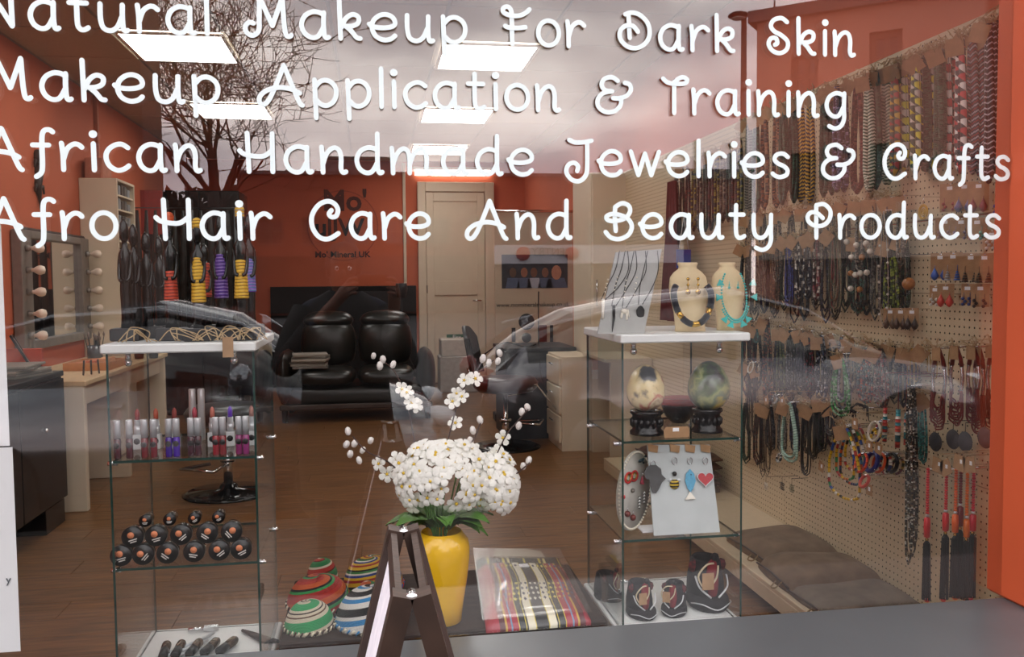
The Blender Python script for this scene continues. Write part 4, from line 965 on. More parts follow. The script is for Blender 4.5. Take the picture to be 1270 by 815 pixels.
for i in range(3): tag(B().bbox(-1.9 + i * .07, -1.84 + i * .07, 6.0, 6.2, zd + .009, zd + .045 + i * .012, .004).build('soap_bar', mat('orange_soap_%d' % i, ('D98450', 'C56A3C', 'E2A775')[i], .5)), ('orange', 'darker orange', 'pale peach')[i] + ' soap bar in the wooden tray', 'soap')
t = thing('brush_pot', 'clear pot of makeup brushes on the cream desk beside the mirror', 'pot', (-1.93, 6.55, zd))
B().lathe([(.05, 0), (.05, .12), (.046, .12), (.046, .004)], n=18).build('pot', mat('smoky_acrylic', '5f6064', .15), t)
for i in range(14):
    a = rnd.uniform(0, 6.28); r_ = rnd.uniform(.0, .03); p1 = Vector((r_ * math.cos(a), r_ * math.sin(a), .01)); p2 = Vector((r_ * 2.2 * math.cos(a), r_ * 2.2 * math.sin(a), rnd.uniform(.15, .19)))
    o = B().tube([p1, p2], .003, 5).build('brush_handle', blk, t); B().tube([p2, p2 + Vector((0, 0, .015)), p2 + Vector((0, 0, .035))], [.004, .008, .002], 6).build('bristles', mat('bristle', ('7a6a60'), .8), o)
for i in range(3):
    o = B().tube([(0, 0, 0), (.03, -.08 - .02 * i, .09)], .006, 5).build('pencil_' if 0 else 'wooden_stick', darkwood); o.location = (-1.72 + .03 * i, 5.6 + .05 * i, zd + .006); tag(o, 'dark wooden stick at the near end of the cream desk, %s from the left' % ('first', 'second', 'third')[i], 'stick', 'sticks on the cream desk')
for i in range(2):
    o = B().lathe([(.03, 0), (.035, .03), (.02, .06), (.022, .07)], n=12).build('perfume_bottle', blk); o.location = (-1.7 + .1 * i, 6.8, zd); tag(o, ('left', 'right')[i] + ' small black bottle on the cream desk beside the glass cabinet', 'bottle')

# =============== glass display cabinets ===============
cg = glassmat('cabinet_glass', .018, (.975, .985, .98)); edge = mat('glass_edge_green', '1e3a33', .2, nz=.1)
def sheet(q, ax, nm, parent):
    b = B().box(*q); 
    b.m = [0 if {'z': i in (0, 1), 'y': i in (2, 4), 'x': i in (3, 5)}[ax] else 1 for i in range(6)]
    return b.build(nm, [cg, edge], parent)
def clip(p, x, y, z, s_=1):
    B().tube([(x, y, z), (x + s_ * .022, y, z)], .0055, 10).build('shelf_clip', chrome, p)
def glass_cabinet(label, x0, x1, y0, y1, bx, sz, zb=.32):
    t = thing('glass_cabinet', label, 'cabinet', ((x0 + x1) / 2, (y0 + y1) / 2, 0)); cx, cy = t.location.x, t.location.y
    X0, X1, Y0, Y1 = x0 - cx, x1 - cx, y0 - cy, y1 - cy; zt = 1.143; g = .005
    sheet((X0, X0 + g, Y0, Y1, zb, zt), 'x', 'side_glass', t); sheet((X1 - g, X1, Y0, Y1, zb, zt), 'x', 'side_glass', t)
    sheet((X0 + g, X1 - g, Y1 - g, Y1, zb, zt), 'y', 'back_glass', t)
    for z in sz:
        sheet((X0 + g + .001, X1 - g - .001, Y0 + g + .001, Y1 - g - .001, z - .006, z), 'z', 'glass_shelf', t)
        for x, s_ in ((X0 - .012, 1), (X1 - .010, 1)):
            for y in (Y0 + .03, Y1 - .05): clip(t, x, y, z - .01)
    B().bbox(bx[0] - cx, bx[1] - cx, Y0 - .015, Y1 + .012, zt, zt + .021, .003).build('top_board', white_m, t)
    B().bbox(X0 - .01, X1 + .01, Y0 - .01, Y1 + .01, zb - .05, zb, .003).build('base_board', white_m, t)
    B().bbox(X0 - .0, X1 + .0, Y0 + .01, Y1 - .01, 0, zb - .05, .003).build('plinth', black_m, t)
    for x in (X0 + .04, X1 - .05):
        B().tube([(x, Y0 + .03, zt), (x, Y0 + .03, zt - .018)], .006, 10).build('board_fixing', chrome, t); B().ball((x, Y0 + .03, zt - .024), .009, 10).build('board_fixing', chrome, t)
    h = B(); h.bbox(X0 + .13, X0 + .17, Y1 - .03, Y1 - .016, zb, zb + .015, .002); h.tube([(X0 + .09, Y1 - .022, zb + .007), (X0 + .13, Y1 - .022, zb + .007)], .005, 8); h.build('hinge', chrome, t)
    return t
S1, S2, ZB, ZT = .897, .647, .3605, 1.1645
LX0, LX1 = onY(133, 500, 2.1).x, onY(317, 500, 2.1).x
glass_cabinet('left glass display cabinet holding lip glosses and round black pots', LX0, LX1, 2.1, 2.46, (onY(123, 430, 2.085).x, onY(317, 426, 2.085).x), (S1, S2), .36)
RX0, RX1 = onY(771, 500, 2.1).x, onY(921, 500, 2.1).x
glass_cabinet('right glass display cabinet holding two painted eggs and key rings', RX0, RX1, 2.1, 2.46, (onY(770, 426, 2.085).x, onY(931, 424, 2.085).x), (S1, S2), .415)

# lip glosses
silver = mat('satin_silver', 'D2D6D9', .32, .45, nz=.04)
GL = [(144.7, '4a1823', 'dark wine', 'leftmost'), (159.7, '4f1f28', 'brown wine', 'second from left'), (178.4, '6e1820', 'deep red', 'third from left'), (190, '74202a', 'brick red', 'fourth from left'),
      (208.7, '3a1685', 'violet', 'left of the violet pair'), (218.2, '43199a', 'bright violet', 'right of the violet pair'), (236.3, '3f1a26', 'dark plum', 'left of the plum pair'), (245.1, '45202c', 'soft plum', 'right of the plum pair'),
      (267.2, '8a1424', 'crimson', 'left of the red pair'), (276, '7c2228', 'rust red', 'right of the red pair'), (295.9, '7d1f5c', 'magenta', 'second from right'), (304.7, '8a2b6c', 'pink magenta', 'rightmost')]
lab_m = mat('round_label_black', '171314', .5)
for px, h, nm, pos in GL:
    x = onY(px, 545, 2.13).x
    t = thing('lip_gloss', '%s lip gloss with silver cap, %s in the front row' % (nm, pos), 'lip gloss', (x, 2.135, S1))
    B().lathe([(.0072, 0), (.0078, .002), (.0078, .044), (.006, .047)], n=14).build('tube', mat('gloss_' + h, h, .12, nz=.05, coat=1), t)
    B().lathe([(.0078, .047), (.0078, .087), (.007, .089)], n=14).build('cap', silver, t)
    B().lathe([(.0001, 0), (.0068, 0), (.0068, .0006), (.0001, .0006)], (0, -.0078, .031), 14, R=Matrix.Rotation(PI / 2, 3, 'X')).build('round_label', lab_m, t)
LS = [(171, 'A33A34', 'brick red'), (194, 'B8502F', 'orange red'), (217, '93403a', 'brown rose'), (242, 'B5485A', 'rose pink'), (264, 'D57F6E', 'salmon'), (286, '6A3BC6', 'violet'), (315, 'b9867a', 'nude')]
for px, h, nm in LS:
    x = min(onY(px, 540, 2.25).x, LX1 - .03)
    t = thing('lipstick', '%s lipstick standing open on a clear block behind the lip glosses' % nm, 'lipstick', (x, 2.25, S1))
    B().bbox(-.011, .011, -.011, .011, 0, .036, .001).build('clear_block', mat('white_acrylic', 'dfe3e2', .15, nz=.03), t)
    B().lathe([(.009, .036), (.009, .058), (.0075, .058), (.0075, .072)], n=14).build('tube', silver, t)
    B().lathe([(.0055, .07), (.0058, .086), (.0045, .094), (.001, .099)], n=12).build('bullet', mat('bullet_' + h, h, .4), t)
    B().lathe([(.0001, 0), (.0075, 0), (.0075, .0006), (.0001, .0006)], (0, -.0115, .02), 14, R=Matrix.Rotation(PI / 2, 3, 'X')).build('round_label', lab_m, t)
for i, px in enumerate((239, 250)):
    t = thing('silver_tube', ('left' if i == 0 else 'right') + ' one of two tall slim silver tubes at the back of the upper glass shelf', 'tube', (onY(px, 520, 2.35).x, 2.35, S1)); B().lathe([(.009, 0), (.009, .13), (.008, .132)], n=14).build('tube', silver, t)

# round pots lying with their lids to the window
lidm = mat('glossy_black_lid', '0b0a0b', .3, nz=.1); jarb = mat('jar_clear_brown', '57493d', .15, nz=.2); peach = mat('label_peach', 'E08A5E', .6, nz=.02); ink = mat('label_white_ink', 'cfcac4', .6)
def pot(r_):
    t = thing('cosmetic_pot', '', 'pot'); R = Matrix.Rotation(PI / 2, 3, 'X')
    B().lathe([(r_ * .97, -.002), (r_, 0), (r_, .013), (r_ * .96, .0155), (.001, .0155)], n=28, R=R).build('lid', lidm, t)
    B().lathe([(r_ * .7, -.024), (r_ * .86, -.021), (r_ * .86, -.002)], n=24, R=R).build('jar', jarb, t)
    B().lathe([(.0001, .016), (r_ * .31, .016), (r_ * .31, .0164), (.0001, .0164)], (0, 0, 0), 16, R=R).xf(Matrix.Translation((-.05 * r_, 0, r_ * .22))).build('round_mark', peach, t)
    b = B()
    for k, w_ in enumerate((.4, .3)): b.box(-r_ * w_, r_ * w_, -.0166, -.016, -r_ * (.3 + .2 * k), -r_ * (.2 + .2 * k))
    b.build('printed_lines', ink, t); return t
big = pot(.0245); small = pot(.0145); PT = []
rows = [('bottom row', [(152, 691), (179, 690), (209, 689), (242, 687), (273, 686), (300, 684)]), ('second row', [(166, 668), (195, 668), (226, 668), (258, 665), (288, 661)])]
ordn = ['leftmost', 'second from left', 'third from left', 'fourth from left', 'fifth from left', 'rightmost']
first = True
for rn, L in rows:
    zz = S2 + .0252 if rn == 'bottom row' else S2 + .0252 + .0425
    for i, (px, py) in enumerate(L):
        q = onY(px, py, 2.135); lab = 'black round pot, %s in the %s of the pile' % (ordn[i] if i < len(L) - 1 else 'rightmost', rn)
        o = big if first else dup(big, (0, 0, 0)); first = False; o.location = (q.x, 2.135, zz); o.rotation_euler = (0, rnd.uniform(-.9, .9), 0); o['label'] = lab; o['group'] = 'round pots on the lower glass shelf'
for i, (px, py) in enumerate(((182, 651), (212, 653), (242.5, 653), (272, 649))):
    o = small if i == 0 else dup(small, (0, 0, 0)); o.location = (onY(px, py, 2.135).x, 2.135, S2 + .0252 + .0425 + .0365); o.rotation_euler = (0, rnd.uniform(-.6, .6), 0)
    o['label'] = 'small black pot balanced on top of the pot pile, %s' % ('leftmost', 'second from left', 'third from left', 'rightmost')[i]; o['group'] = 'small pots on the pile'

# base of left cabinet: bottles, brushes, pencils
bm_ = mat('amber_bronze_cap', '5d4a38', .25, .6, nz=.2)
for i, px in enumerate((205, 222, 242, 262, 283)):
    q = onZ(px, 806, ZB + .014); t = thing('nail_bottle', 'small bronze bottle lying on the white cabinet base, %s of five' % ('leftmost', 'second', 'middle', 'fourth', 'rightmost')[i], 'bottle', (onY(px, 806, 2.3).x, 2.3, ZB + .0125), -.15 - .12 * (i - 2))
    R = Matrix.Rotation(-PI / 2, 3, 'X'); B().lathe([(.009, -.045), (.0115, -.042), (.0115, -.01), (.006, -.006)], n=14, R=R).build('bottle', lidm, t); B().lathe([(.007, -.006), (.0115, 0), (.012, .028), (.009, .036), (.001, .038)], n=14, R=R).build('cap', bm_, t)
for i in range(5):
    t = thing('makeup_brush', 'silver makeup brush in the bundle on the white cabinet base, %s from the left' % ('first', 'second', 'third', 'fourth', 'fifth')[i], 'brush', (LX0 + .09 + .008 * i, 2.27 + .02 * i, ZB + .005 + .0035 * (i % 2)), -.95 + .08 * i, 'brushes on the cabinet base')
    B().tube([(0, -.06, 0), (0, .04, 0), (0, .07, 0)], [.0035, .0045, .003], 7).build('handle', silver, t); B().tube([(0, -.06, 0), (0, -.075, 0), (0, -.09, 0)], [.004, .007, .002], 7).build('bristles', mat('bristle_dark', '2a2523', .8), t)
for i in range(5):
    t = thing('eye_pencil', 'dark brown pencil in the bundle on the cabinet base, %s from the left' % ('first', 'second', 'third', 'fourth', 'fifth')[i], 'pencil', (LX1 - .06 + .009 * i, 2.37 - .004 * i, ZB + .005), .62 + .05 * i, 'pencils on the cabinet base')
    B().tube([(0, -.05, 0), (0, .05, 0)], .0042, 8).build('barrel', mat('pencil_brown', '3a2e2c', .4), t); B().tube([(0, -.05, 0), (0, -.062, 0)], [.0042, .001], 8).build('tip', blk, t)

# carved figures on the left cabinet
fig = mat('ebony_carving', '110e0d', .25, nz=.3, sc=40, bump=.2)
def figure(px, py_top, Y, label, skirt=None, band=None, py0=418, wide=1.0, py_s=(375, 330)):
    q = onY(px, py0, Y); top = onY(px, py_top, Y).z; z0 = ZT; H = top - z0
    t = thing('carved_figure', label, 'figurine', (q.x, Y, z0)); f_ = lambda a: a * H
    B().bbox(-.034, .034, -.026, .026, 0, .03, .003).build('plinth', mat('plinth_dark_grey', '2a292b', .5), t)
    b = B(); b.lathe([(.016 * wide, .02), (.013 * wide, f_(.2)), (.015 * wide, f_(.4)), (.012, f_(.55)), (.015 * wide, f_(.62)), (.016 * wide, f_(.7)), (.007, f_(.745)), (.006, f_(.8))], n=16, sy=.8)
    b.lathe([(.005, f_(.79)), (.0105, f_(.83)), (.011, f_(.88)), (.0085, f_(.94)), (.004, f_(.97)), (.001, f_(.98))], n=14, sy=1.15)
    for s_ in (-1, 1): b.tube(crom([(s_ * .012 * wide, 0, f_(.69)), (s_ * .0145 * wide, -.002, f_(.6)), (s_ * .012 * wide, -.01, f_(.5)), (s_ * .004, -.014, f_(.48))], 3), .0045, 7)
    b.ball((0, -.012, f_(.87)), .0035, 6, sz=1.6); b.build('body', fig, t)
    if skirt:
        z1, z2 = onY(px, py_s[0], Y).z - z0, onY(px, py_s[1], Y).z - z0; n = 11; pr = []
        for i in range(n): za = z1 + (z2 - z1) * i / n; zb_ = z1 + (z2 - z1) * (i + .55) / n; r_ = .0165 - .004 * i / n; pr += [(r_, za), (r_ * 1.05, zb_)]
        B().lathe(pr + [(.011, z2)], n=18).build('beaded_skirt', skirt, t)
    if band: B().lathe([(.009, f_(.9)), (.011, f_(.92)), (.0105, f_(.95)), (.0115, f_(.965)), (.008, f_(.99)), (.003, f_(1.0))], n=16).build('beaded_headband', band, t)
    return t
bd = lambda nm, cols: zigzag(nm, [cols[0], cols[0], cols[-1], cols[0], cols[1 if len(cols) < 4 else 2]], .008, .15, 3)
figure(214, 263, 2.2, 'dark carved figure with an orange-red beaded skirt on the left cabinet', bd('bead_red', ['C5402C', 'A8351F', 'D8603A', '2a1512']), bd('bead_orange', ['D9602C', 'C84A22']), py_s=(373, 336))
figure(248, 270, 2.16, 'dark carved figure with a yellow beaded skirt and domed yellow cap', bd('bead_yellow', ['E3B02C', 'C9921C', '5a3f12', 'EDC850']), bd('bead_yellow', []) if 0 else _mc['bead_yellow'], py_s=(375, 318))
figure(276, 262, 2.2, 'dark slim carved figure with a purple beaded skirt between the yellow ones', bd('bead_purple', ['5b2f9a', '7a4fc0', '3d1c70', 'b9a6d8']), None, py_s=(370, 314))
figure(301, 254, 2.16, 'tall dark carved figure with a yellow skirt at the right end of the left cabinet', _mc['bead_yellow'], bd('bead_teal_yellow', ['E3B02C', '4aa0b0', 'EDC850', '6d8fc0']), py_s=(370, 322))
figure(256, 300, 2.33, 'shorter dark carved figure with a red skirt half hidden behind the yellow one', _mc['bead_red'], None, py_s=(368, 326)); figure(311, 262, 2.32, 'dark carved figure with a lilac skirt at the back right of the left cabinet', bd('bead_lilac', ['7a4fc0', 'b9a6d8', '4aa0b0']), None, py_s=(362, 320))
for i, (px, y_, tp) in enumerate(((158, 2.22, 268), (169, 2.28, 275), (184, 2.3, 285), (200, 2.33, 290))):
    figure(px, tp, y_, 'plain tall black carved figure without beads, %s, on the left cabinet' % ('leftmost and foremost', 'second from left', 'third from left', 'fourth from left')[i], wide=.9)
# raffia price tags around the plinths
for i, (px, py) in enumerate(((170, 405), (225, 400), (262, 398), (287, 412), (308, 400))):
    q = onY(px, py, 2.125); t = thing('raffia_tag', 'raffia string %s below the carved figures' % ('leftmost', 'second from left', 'in the middle', 'with a kraft paper tag', 'rightmost')[i], 'tag', (q.x, 2.125, ZT + .001))
    for k in range(4):
        P = crom([(rnd.uniform(-.05, 0), rnd.uniform(-.01, .0), .002), (rnd.uniform(-.03, 0), 0, rnd.uniform(.015, .035)), (rnd.uniform(0, .03), 0, rnd.uniform(.01, .03)), (rnd.uniform(0.01, .05), rnd.uniform(-.01, .0), .002)], 5)
        B().tube(P, .0013, 4).build('raffia_strand', raffia, t)
    if i == 3: B().box(-.012, .012, -.056, -.0552, -.034, .012).build('paper_tag', kraft, t)

# =============== on the right cabinet ===============
Yc = 2.18
t = thing('necklace_slab', 'leaning pale grey slab showing four black cord pendants, on the right cabinet', 'display', (0, 0, 0))
c4 = [onY(741, 413, 2.14), onY(799, 415, 2.14), onY(821, 309, 2.25), onY(764, 313, 2.25)]; c4[0].z = c4[1].z = ZT
for p_ in c4[:2]: p_.z = ZT
b = B(); off = Vector((0, .006, 0)); b.hexa([c4[0], c4[1], c4[1] + off, c4[0] + off, c4[3], c4[2], c4[2] + off, c4[3] + off]); b.build('slab', mat('grey_felt', 'A6A7A4', .8, nz=.06, sc=40), t)
b = B(); m1 = (c4[2] + c4[3]) / 2; b.hexa([Vector((m1.x - .05, 2.31, ZT)), Vector((m1.x, 2.31, ZT)), Vector((m1.x, 2.315, ZT)), Vector((m1.x - .05, 2.315, ZT)), m1 + Vector((-.02, .008, -.05)), m1 + Vector((.02, .008, -.05)), m1 + Vector((.02, .012, -.05)), m1 + Vector((-.02, .012, -.05))]); b.build('prop', kraft, t)
def slabp(px, py):                 # point just in front of the slab face
    n = (c4[1] - c4[0]).cross(c4[3] - c4[0]).normalized(); n = n if n.y < 0 else -n
    v = ray(px, py); o = Vector((0, 0, EYE)); s_ = (c4[0] - o).dot(n) / v.dot(n); return o + v * s_ + n * .003
cord = mat('black_waxed_cord', '0f0f10', .5); bone = mat('bone_white', 'E9E4D6', .4)
for i, (xa, xb, xm, ym, kind) in enumerate(((768, 778, 748, 372, 'white bone stick'), (775, 788, 761, 380, 'long black horn'), (786, 800, 774, 382, 'carved white elephant'), (803, 815, 794, 378, 'black leaf'))):
    t = thing('pendant_necklace', 'black cord necklace with a %s pendant on the grey slab' % kind, 'necklace', (0, 0, 0))
    for s_, x_ in ((-1, xa), (1, xb)):
        P = crom([slabp(x_, 312), slabp(x_ - 2 + s_ * 3, 335), slabp((x_ + xm) / 2 + s_ * 5, 355), slabp(xm + s_ * 2.5, ym)], 5); B().tube(P, .0011, 5).build('cord', cord, t)
    q = slabp(xm, ym); tl = onY(100, 0, 1)
    if i == 0: b = B().tube([q, slabp(xm - 1, ym + 24)], [.004, .003], 8); b.build('pendant', bone, t)
    elif i == 1: b = B().tube([q, slabp(xm, ym + 15), slabp(xm - 2, ym + 32)], [.004, .0035, .0008], 8); b.build('pendant', cord, t)
    elif i == 2:
        b = B().ball(slabp(xm, ym + 5), .009, 8, sy=.4, sz=.8); b.tube([slabp(xm - 3, ym + 7), slabp(xm - 4, ym + 13)], .003, 6); b.tube([slabp(xm + 3, ym + 7), slabp(xm + 3, ym + 15)], .0028, 6); b.tube([slabp(xm + 4, ym + 3), slabp(xm + 6, ym + 12)], [.003, .0015], 6); b.build('pendant', bone, t)
    else:
        c_ = slabp(xm, ym + 12); b = B().lathe([(.001, -.026), (.006, -.018), (.0105, .0), (.011, .01), (.006, .018), (.001, .021)], c_, 12, sy=.25); b.build('pendant', cord, t)
    if i in (0, 2):
        b = B()
        for k in range(8):
            f_ = .55 + k * .05; s_ = -1 if k % 2 else 1; x_ = xa if s_ < 0 else xb
            b.ball(slabp((x_ + xm) / 2 * (1 - (f_ - .5)) + (xm + s_ * 2.5) * (f_ - .5) + s_ * 3, 345 + (ym - 345) * (f_ - .55) * 1.9), .0026, 6)
        b.build('beads', bone, t)

bustm = mat('beige_linen_bust', 'E2CDA4', .8, nz=.04, sc=150, bump=.2)
def bust(px, label, w, y=Yc):
    q = onY(px, 415, y); t = thing('necklace_bust', label, 'display bust', (q.x, y, ZT)); L = [(0, .82, .8), (.012, .8, .75), (.05, .85, .75), (.085, 1.0, .8), (.115, 1.06, .8), (.14, .98, .75), (.152, .78, .7), (.162, .5, .6), (.168, .48, .58), (.176, .56, .62), (.178, .5, .5)]
    b = B(); n = 22
    for z, a, d in L:
        for k in range(n): an = 2 * PI * k / n; b.v.append((w * a * math.cos(an), .028 * d * math.sin(an) + z * .12, z))
    for i in range(len(L) - 1):
        for k in range(n): b.face((i * n + k, i * n + (k + 1) % n, (i + 1) * n + (k + 1) % n, (i + 1) * n + k))
    b.face(list(range(n - 1, -1, -1))); b.face([(len(L) - 1) * n + k for k in range(n)]); b.build('bust', bustm, t); return t
navy = mat('navy_velvet_cord', '10121f', .8, sheen=.4); gold = mat('gold_beads', 'C9A14A', .25, .9, nz=.2, sc=300); turq = mat('turquoise_stone', '4FC3BE', .35, nz=.12, sc=120)
t = bust(856, 'beige linen bust wearing the navy and gold collar', .05); bx = t.location.x; bz = ZT
n1 = thing('collar_necklace', 'thick navy cord collar with gold bead sections on the left bust', 'necklace', (bx - .004, Yc - .03, bz + .1)); P = []
for i in range(33):
    a = math.radians(-215 + 250 * i / 32); P.append(Vector((.05 * math.cos(a), -.012 + .03 * (1 + math.sin(a)) * .5, .075 * math.sin(a) * (1 if math.sin(a) < 0 else .55) - .005)))
segs = [(0, 9, navy), (9, 11, gold), (11, 15, navy), (15, 18, gold), (18, 22, navy), (22, 24, gold), (24, 32, navy)]
for a, b2, m_ in segs: B().tube(P[a:b2 + 1], .0085 if m_ is navy else .0075, 10).build('cord_section' if m_ is navy else 'gold_section', m_, n1)
for s_, nm in ((-1, 'left'), (1, 'right')):
    e_ = thing('drop_earring', '%s of the gold disc drop earrings pinned on the left bust' % nm, 'earring', (bx - .002 + s_ * .0135, Yc - .025, bz + .135), 0)
    b = B(); b.ball((0, 0, 0), .0045, 8); b.tube([(0, 0, 0), (0, 0, -.025)], .001, 4); b.ball((0, 0, -.015), .004, 8); b.lathe([(.001, -.001), (.007, -.001), (.007, .001), (.001, .001)], (0, 0, -.033), 16, R=Matrix.Rotation(PI / 2, 3, 'X')); b.build('drop', gold, e_)
t = bust(905, 'beige linen bust wearing the turquoise bead necklace', .043, 2.2); bx = t.location.x
n2 = thing('turquoise_necklace', 'turquoise necklace of small beads and triangular stones on the right bust', 'necklace', (bx, 2.2 - .03, bz + .09)); b = B(); c_ = B()
for i in range(46):
    a = math.radians(-230 + 280 * i / 45); r_ = .0032
    for dr in (0, .006) if 12 < i < 34 else (0,):
        b.ball((( .034 + dr) * math.cos(a), -.012 + .014 * (1 + math.sin(a)), (.062 + dr) * math.sin(a) * (1 if math.sin(a) < 0 else 1.2)), r_, 6)
b.build('beads', turq, n2)
for a in (-205, -178, -150 + 20, -88 - 20, -88 + 20, -50, -2 - 0, 25):
    ar = math.radians(a); c = Vector((.043 * math.cos(ar), -.016, .072 * math.sin(ar))); o_ = Vector((math.cos(ar), 0, math.sin(ar))); s_ = Vector((-math.sin(ar), 0, math.cos(ar)))
    b = B(); tri = [c - o_ * .006, c + o_ * .012 + s_ * .0095, c + o_ * .012 - s_ * .0095]; k = 0
    b.v = [tuple(p_ + Vector((0, y_, 0))) for y_ in (0, .005) for p_ in tri]; b.face((0, 1, 2), flat=True); b.face((5, 4, 3), flat=True)
    for i in range(3): j = (i + 1) % 3; b.face((i, i + 3, j + 3, j), flat=True)
    b.build('triangle_stone', turq, n2)
for s_, nm in ((-1, 'left'), (1, 'right')):
    e_ = thing('drop_earring', '%s turquoise drop earring pinned on the right bust' % nm, 'earring', (bx + s_ * .012, 2.2 - .024, bz + .128)); b = B().tube([(0, 0, 0), (0, 0, -.012)], .0008, 4); b.ball((0, 0, -.016), .004, 8); b.ball((0, 0, -.009), .0025, 6); b.build('drop', turq, e_)
# beaded purse and hanging cords behind the busts
q = onX(848, 321, PEG - .1); t = thing('beaded_patch', 'small blue patterned beaded patch hanging above the left bust', 'ornament', tuple(q))
B().box(-.045, .045, 0, .004, -.055, .055).build('patch', zigzag('blue_patch', ['2b3fae', '9fb4e8'], .014, 1, 3), t)
for x in (-.03, .03): B().tube([(x, 0, .055), (0, 0, .25), (.099, 0, .25)], .002, 4).build('cord', paper_m, t)
# =============== inside the right cabinet ===============
def eggmat(nm, cols, sc):
    m, nt, p, N, Mth, Ramp = _nodes(nm, .3); tc = N('ShaderNodeTexCoord'); v = N('ShaderNodeTexVoronoi'); v.inputs['Scale'].default_value = sc
    nz = N('ShaderNodeTexNoise'); nz.inputs['Scale'].default_value = sc * .8; nz.inputs['Detail'].default_value = 6; nt.links.new(tc.outputs['Object'], nz.inputs['Vector'])
    mx = N('ShaderNodeMix', data_type='VECTOR'); mx.inputs[0].default_value = .35; nt.links.new(tc.outputs['Object'], mx.inputs[4]); nt.links.new(nz.outputs['Color'], mx.inputs[5]); nt.links.new(mx.outputs[1], v.inputs['Vector'])
    nt.links.new(Ramp(nz.outputs['Fac'], cols, False), p.inputs['Base Color']); p.inputs['Coat Weight'].default_value = .6; return m
def egg(px, py, r, h, y, label, m_, rest):
    q = onY(px, py, y); t = thing('painted_egg', label, 'egg', (q.x, y, rest))
    pr = []
    for i in range(17): a = PI * i / 16; z = -math.cos(a); pr.append((max(1e-4, r * math.sin(a) * (1 - .10 * z)), h + h * z * (1 + .05 * z))); 
    B().lathe(pr, n=32).build('shell', m_, t); return t
def stand(px, y, w, h, label):
    q = onY(px, 540, y); t = thing('carved_stand', label, 'stand', (q.x, y, S1)); n = 20; b = B(); pr = [(w, 0), (w, h * .12), (w * .86, h * .2), (w * .8, h * .5), (w * .86, h * .8), (w, h * .9), (w * .98, h), (w * .6, h), (w * .5, h * .85), (.001, h * .85)]
    for i in range(0): pass
    b.lathe(pr, n=24)
    for k in range(14): a = 2 * PI * k / 14; b.ball((w * .86 * math.cos(a), w * .86 * math.sin(a), h * .5), w * .17, 6, sz=1.8)
    b.build('carved_block', fig, t)
stand(802, 2.2, .044, .062, 'black carved wooden stand under the cream painted egg'); stand(877, 2.2, .04, .062, 'black carved wooden stand under the green painted egg')
egg(801, 477, .05, .062, 2.2, 'cream painted ostrich egg with red and dark figures, left on the glass shelf', eggmat('egg_cream', [(.36, '1f2624'), (.42, 'D8C48c'), (.5, 'E2D3A0'), (.55, 'B8604c'), (.59, 'DCCDA4'), (.66, '6a2a24')], 16), S1 + .056)
egg(879, 474, .055, .065, 2.2, 'green marbled painted ostrich egg with an orange top, right on the glass shelf', eggmat('egg_green', [(.36, '141c16'), (.44, '3f5e30'), (.5, '9aa468'), (.56, '4d6650'), (.62, 'C2B23a'), (.68, 'B0481c')], 12), S1 + .054)
q = onY(842, 500, 2.36); t = thing('small_bowl', 'small dark wooden bowl with a red band between the two painted eggs', 'bowl', (q.x, 2.36, S1)); B().lathe([(.02, 0), (.04, .02), (.05, .05), (.052, .07), (.048, .07), (.044, .04), (.001, .01)], n=24).build('bowl', fig, t); B().lathe([(.0515, .052), (.0535, .06), (.0535, .068), (.052, .07)], n=24).build('red_band', mat('red_lacquer', '9d2f28', .3), t)
q = onY(840, 536, 2.12); t = thing('price_tag', 'kraft paper price tag leaning between the two egg stands', 'tag', (q.x, 2.125, S1 + .001)); b = B().prism([(-.032, 0), (.032, 0), (.034, .006), (.034, .022), (.03, .028), (-.028, .028), (-.034, .02)], 0, .0008); b.build('card', kraft, t); B().box(-.01, .006, -.0006, 0, .016, .025).build('sticker', paper_m, t)
# oval earring board
t = thing('oval_earring_board', 'oval pearl-edged board of earrings on the lower shelf of the right cabinet', 'display', (0, 0, 0)); c0 = onY(777, 603, 2.16); c0.x = max(c0.x, RX0 + .02)
q0, qr, qu = onY(777, 600, 2.2), onY(800, 592, 2.2), onY(786, 552, 2.24)
U = (onY(806, 600, 2.3) - onY(748, 604, 2.3)) / 2; U = Vector((.055, .035, 0)); Vv = Vector((.015, .03, .098)); C0 = Vector((RX0 + .062, 2.2, S2 + .103)); Nn = U.cross(Vv).normalized(); Nn = Nn if Nn.y < 0 else -Nn
def ov(a, k=1.0, o=.002): return C0 + U * math.cos(a) * k + Vv * math.sin(a) * k + Nn * o
b = B(); n = 40
for o in (0, -.005):
    for k in range(n): b.v.append(tuple(ov(2 * PI * k / n, 1, o)))
b.face(list(range(n))); b.face([n + k for k in range(n - 1, -1, -1)])
for k in range(n): b.face((k, n + k, n + (k + 1) % n, (k + 1) % n))
b.build('board', mat('pale_grey_card', 'B9B7AF', .7), t); b = B()
for k in range(64): b.ball(ov(2 * PI * k / 64, .96, .003), .0033, 6)
b.build('pearl_edge', mat('pearl', 'EDE6D4', .25, nz=.03), t)
def onb(u, v): return C0 + U * u + Vv * v + Nn * .004
def loop(c, r, rr, m_, p, nm='hoop', n=18): B().tube([c + U.normalized() * r * math.cos(2 * PI * k / n) + Vv.normalized() * r * math.sin(2 * PI * k / n) for k in range(n)], rr, 6, closed=True).build(nm, m_, p)
redm = mat('red_enamel', 'C4302E', .35); redp = mat('coral_pink', 'C8455A', .4)
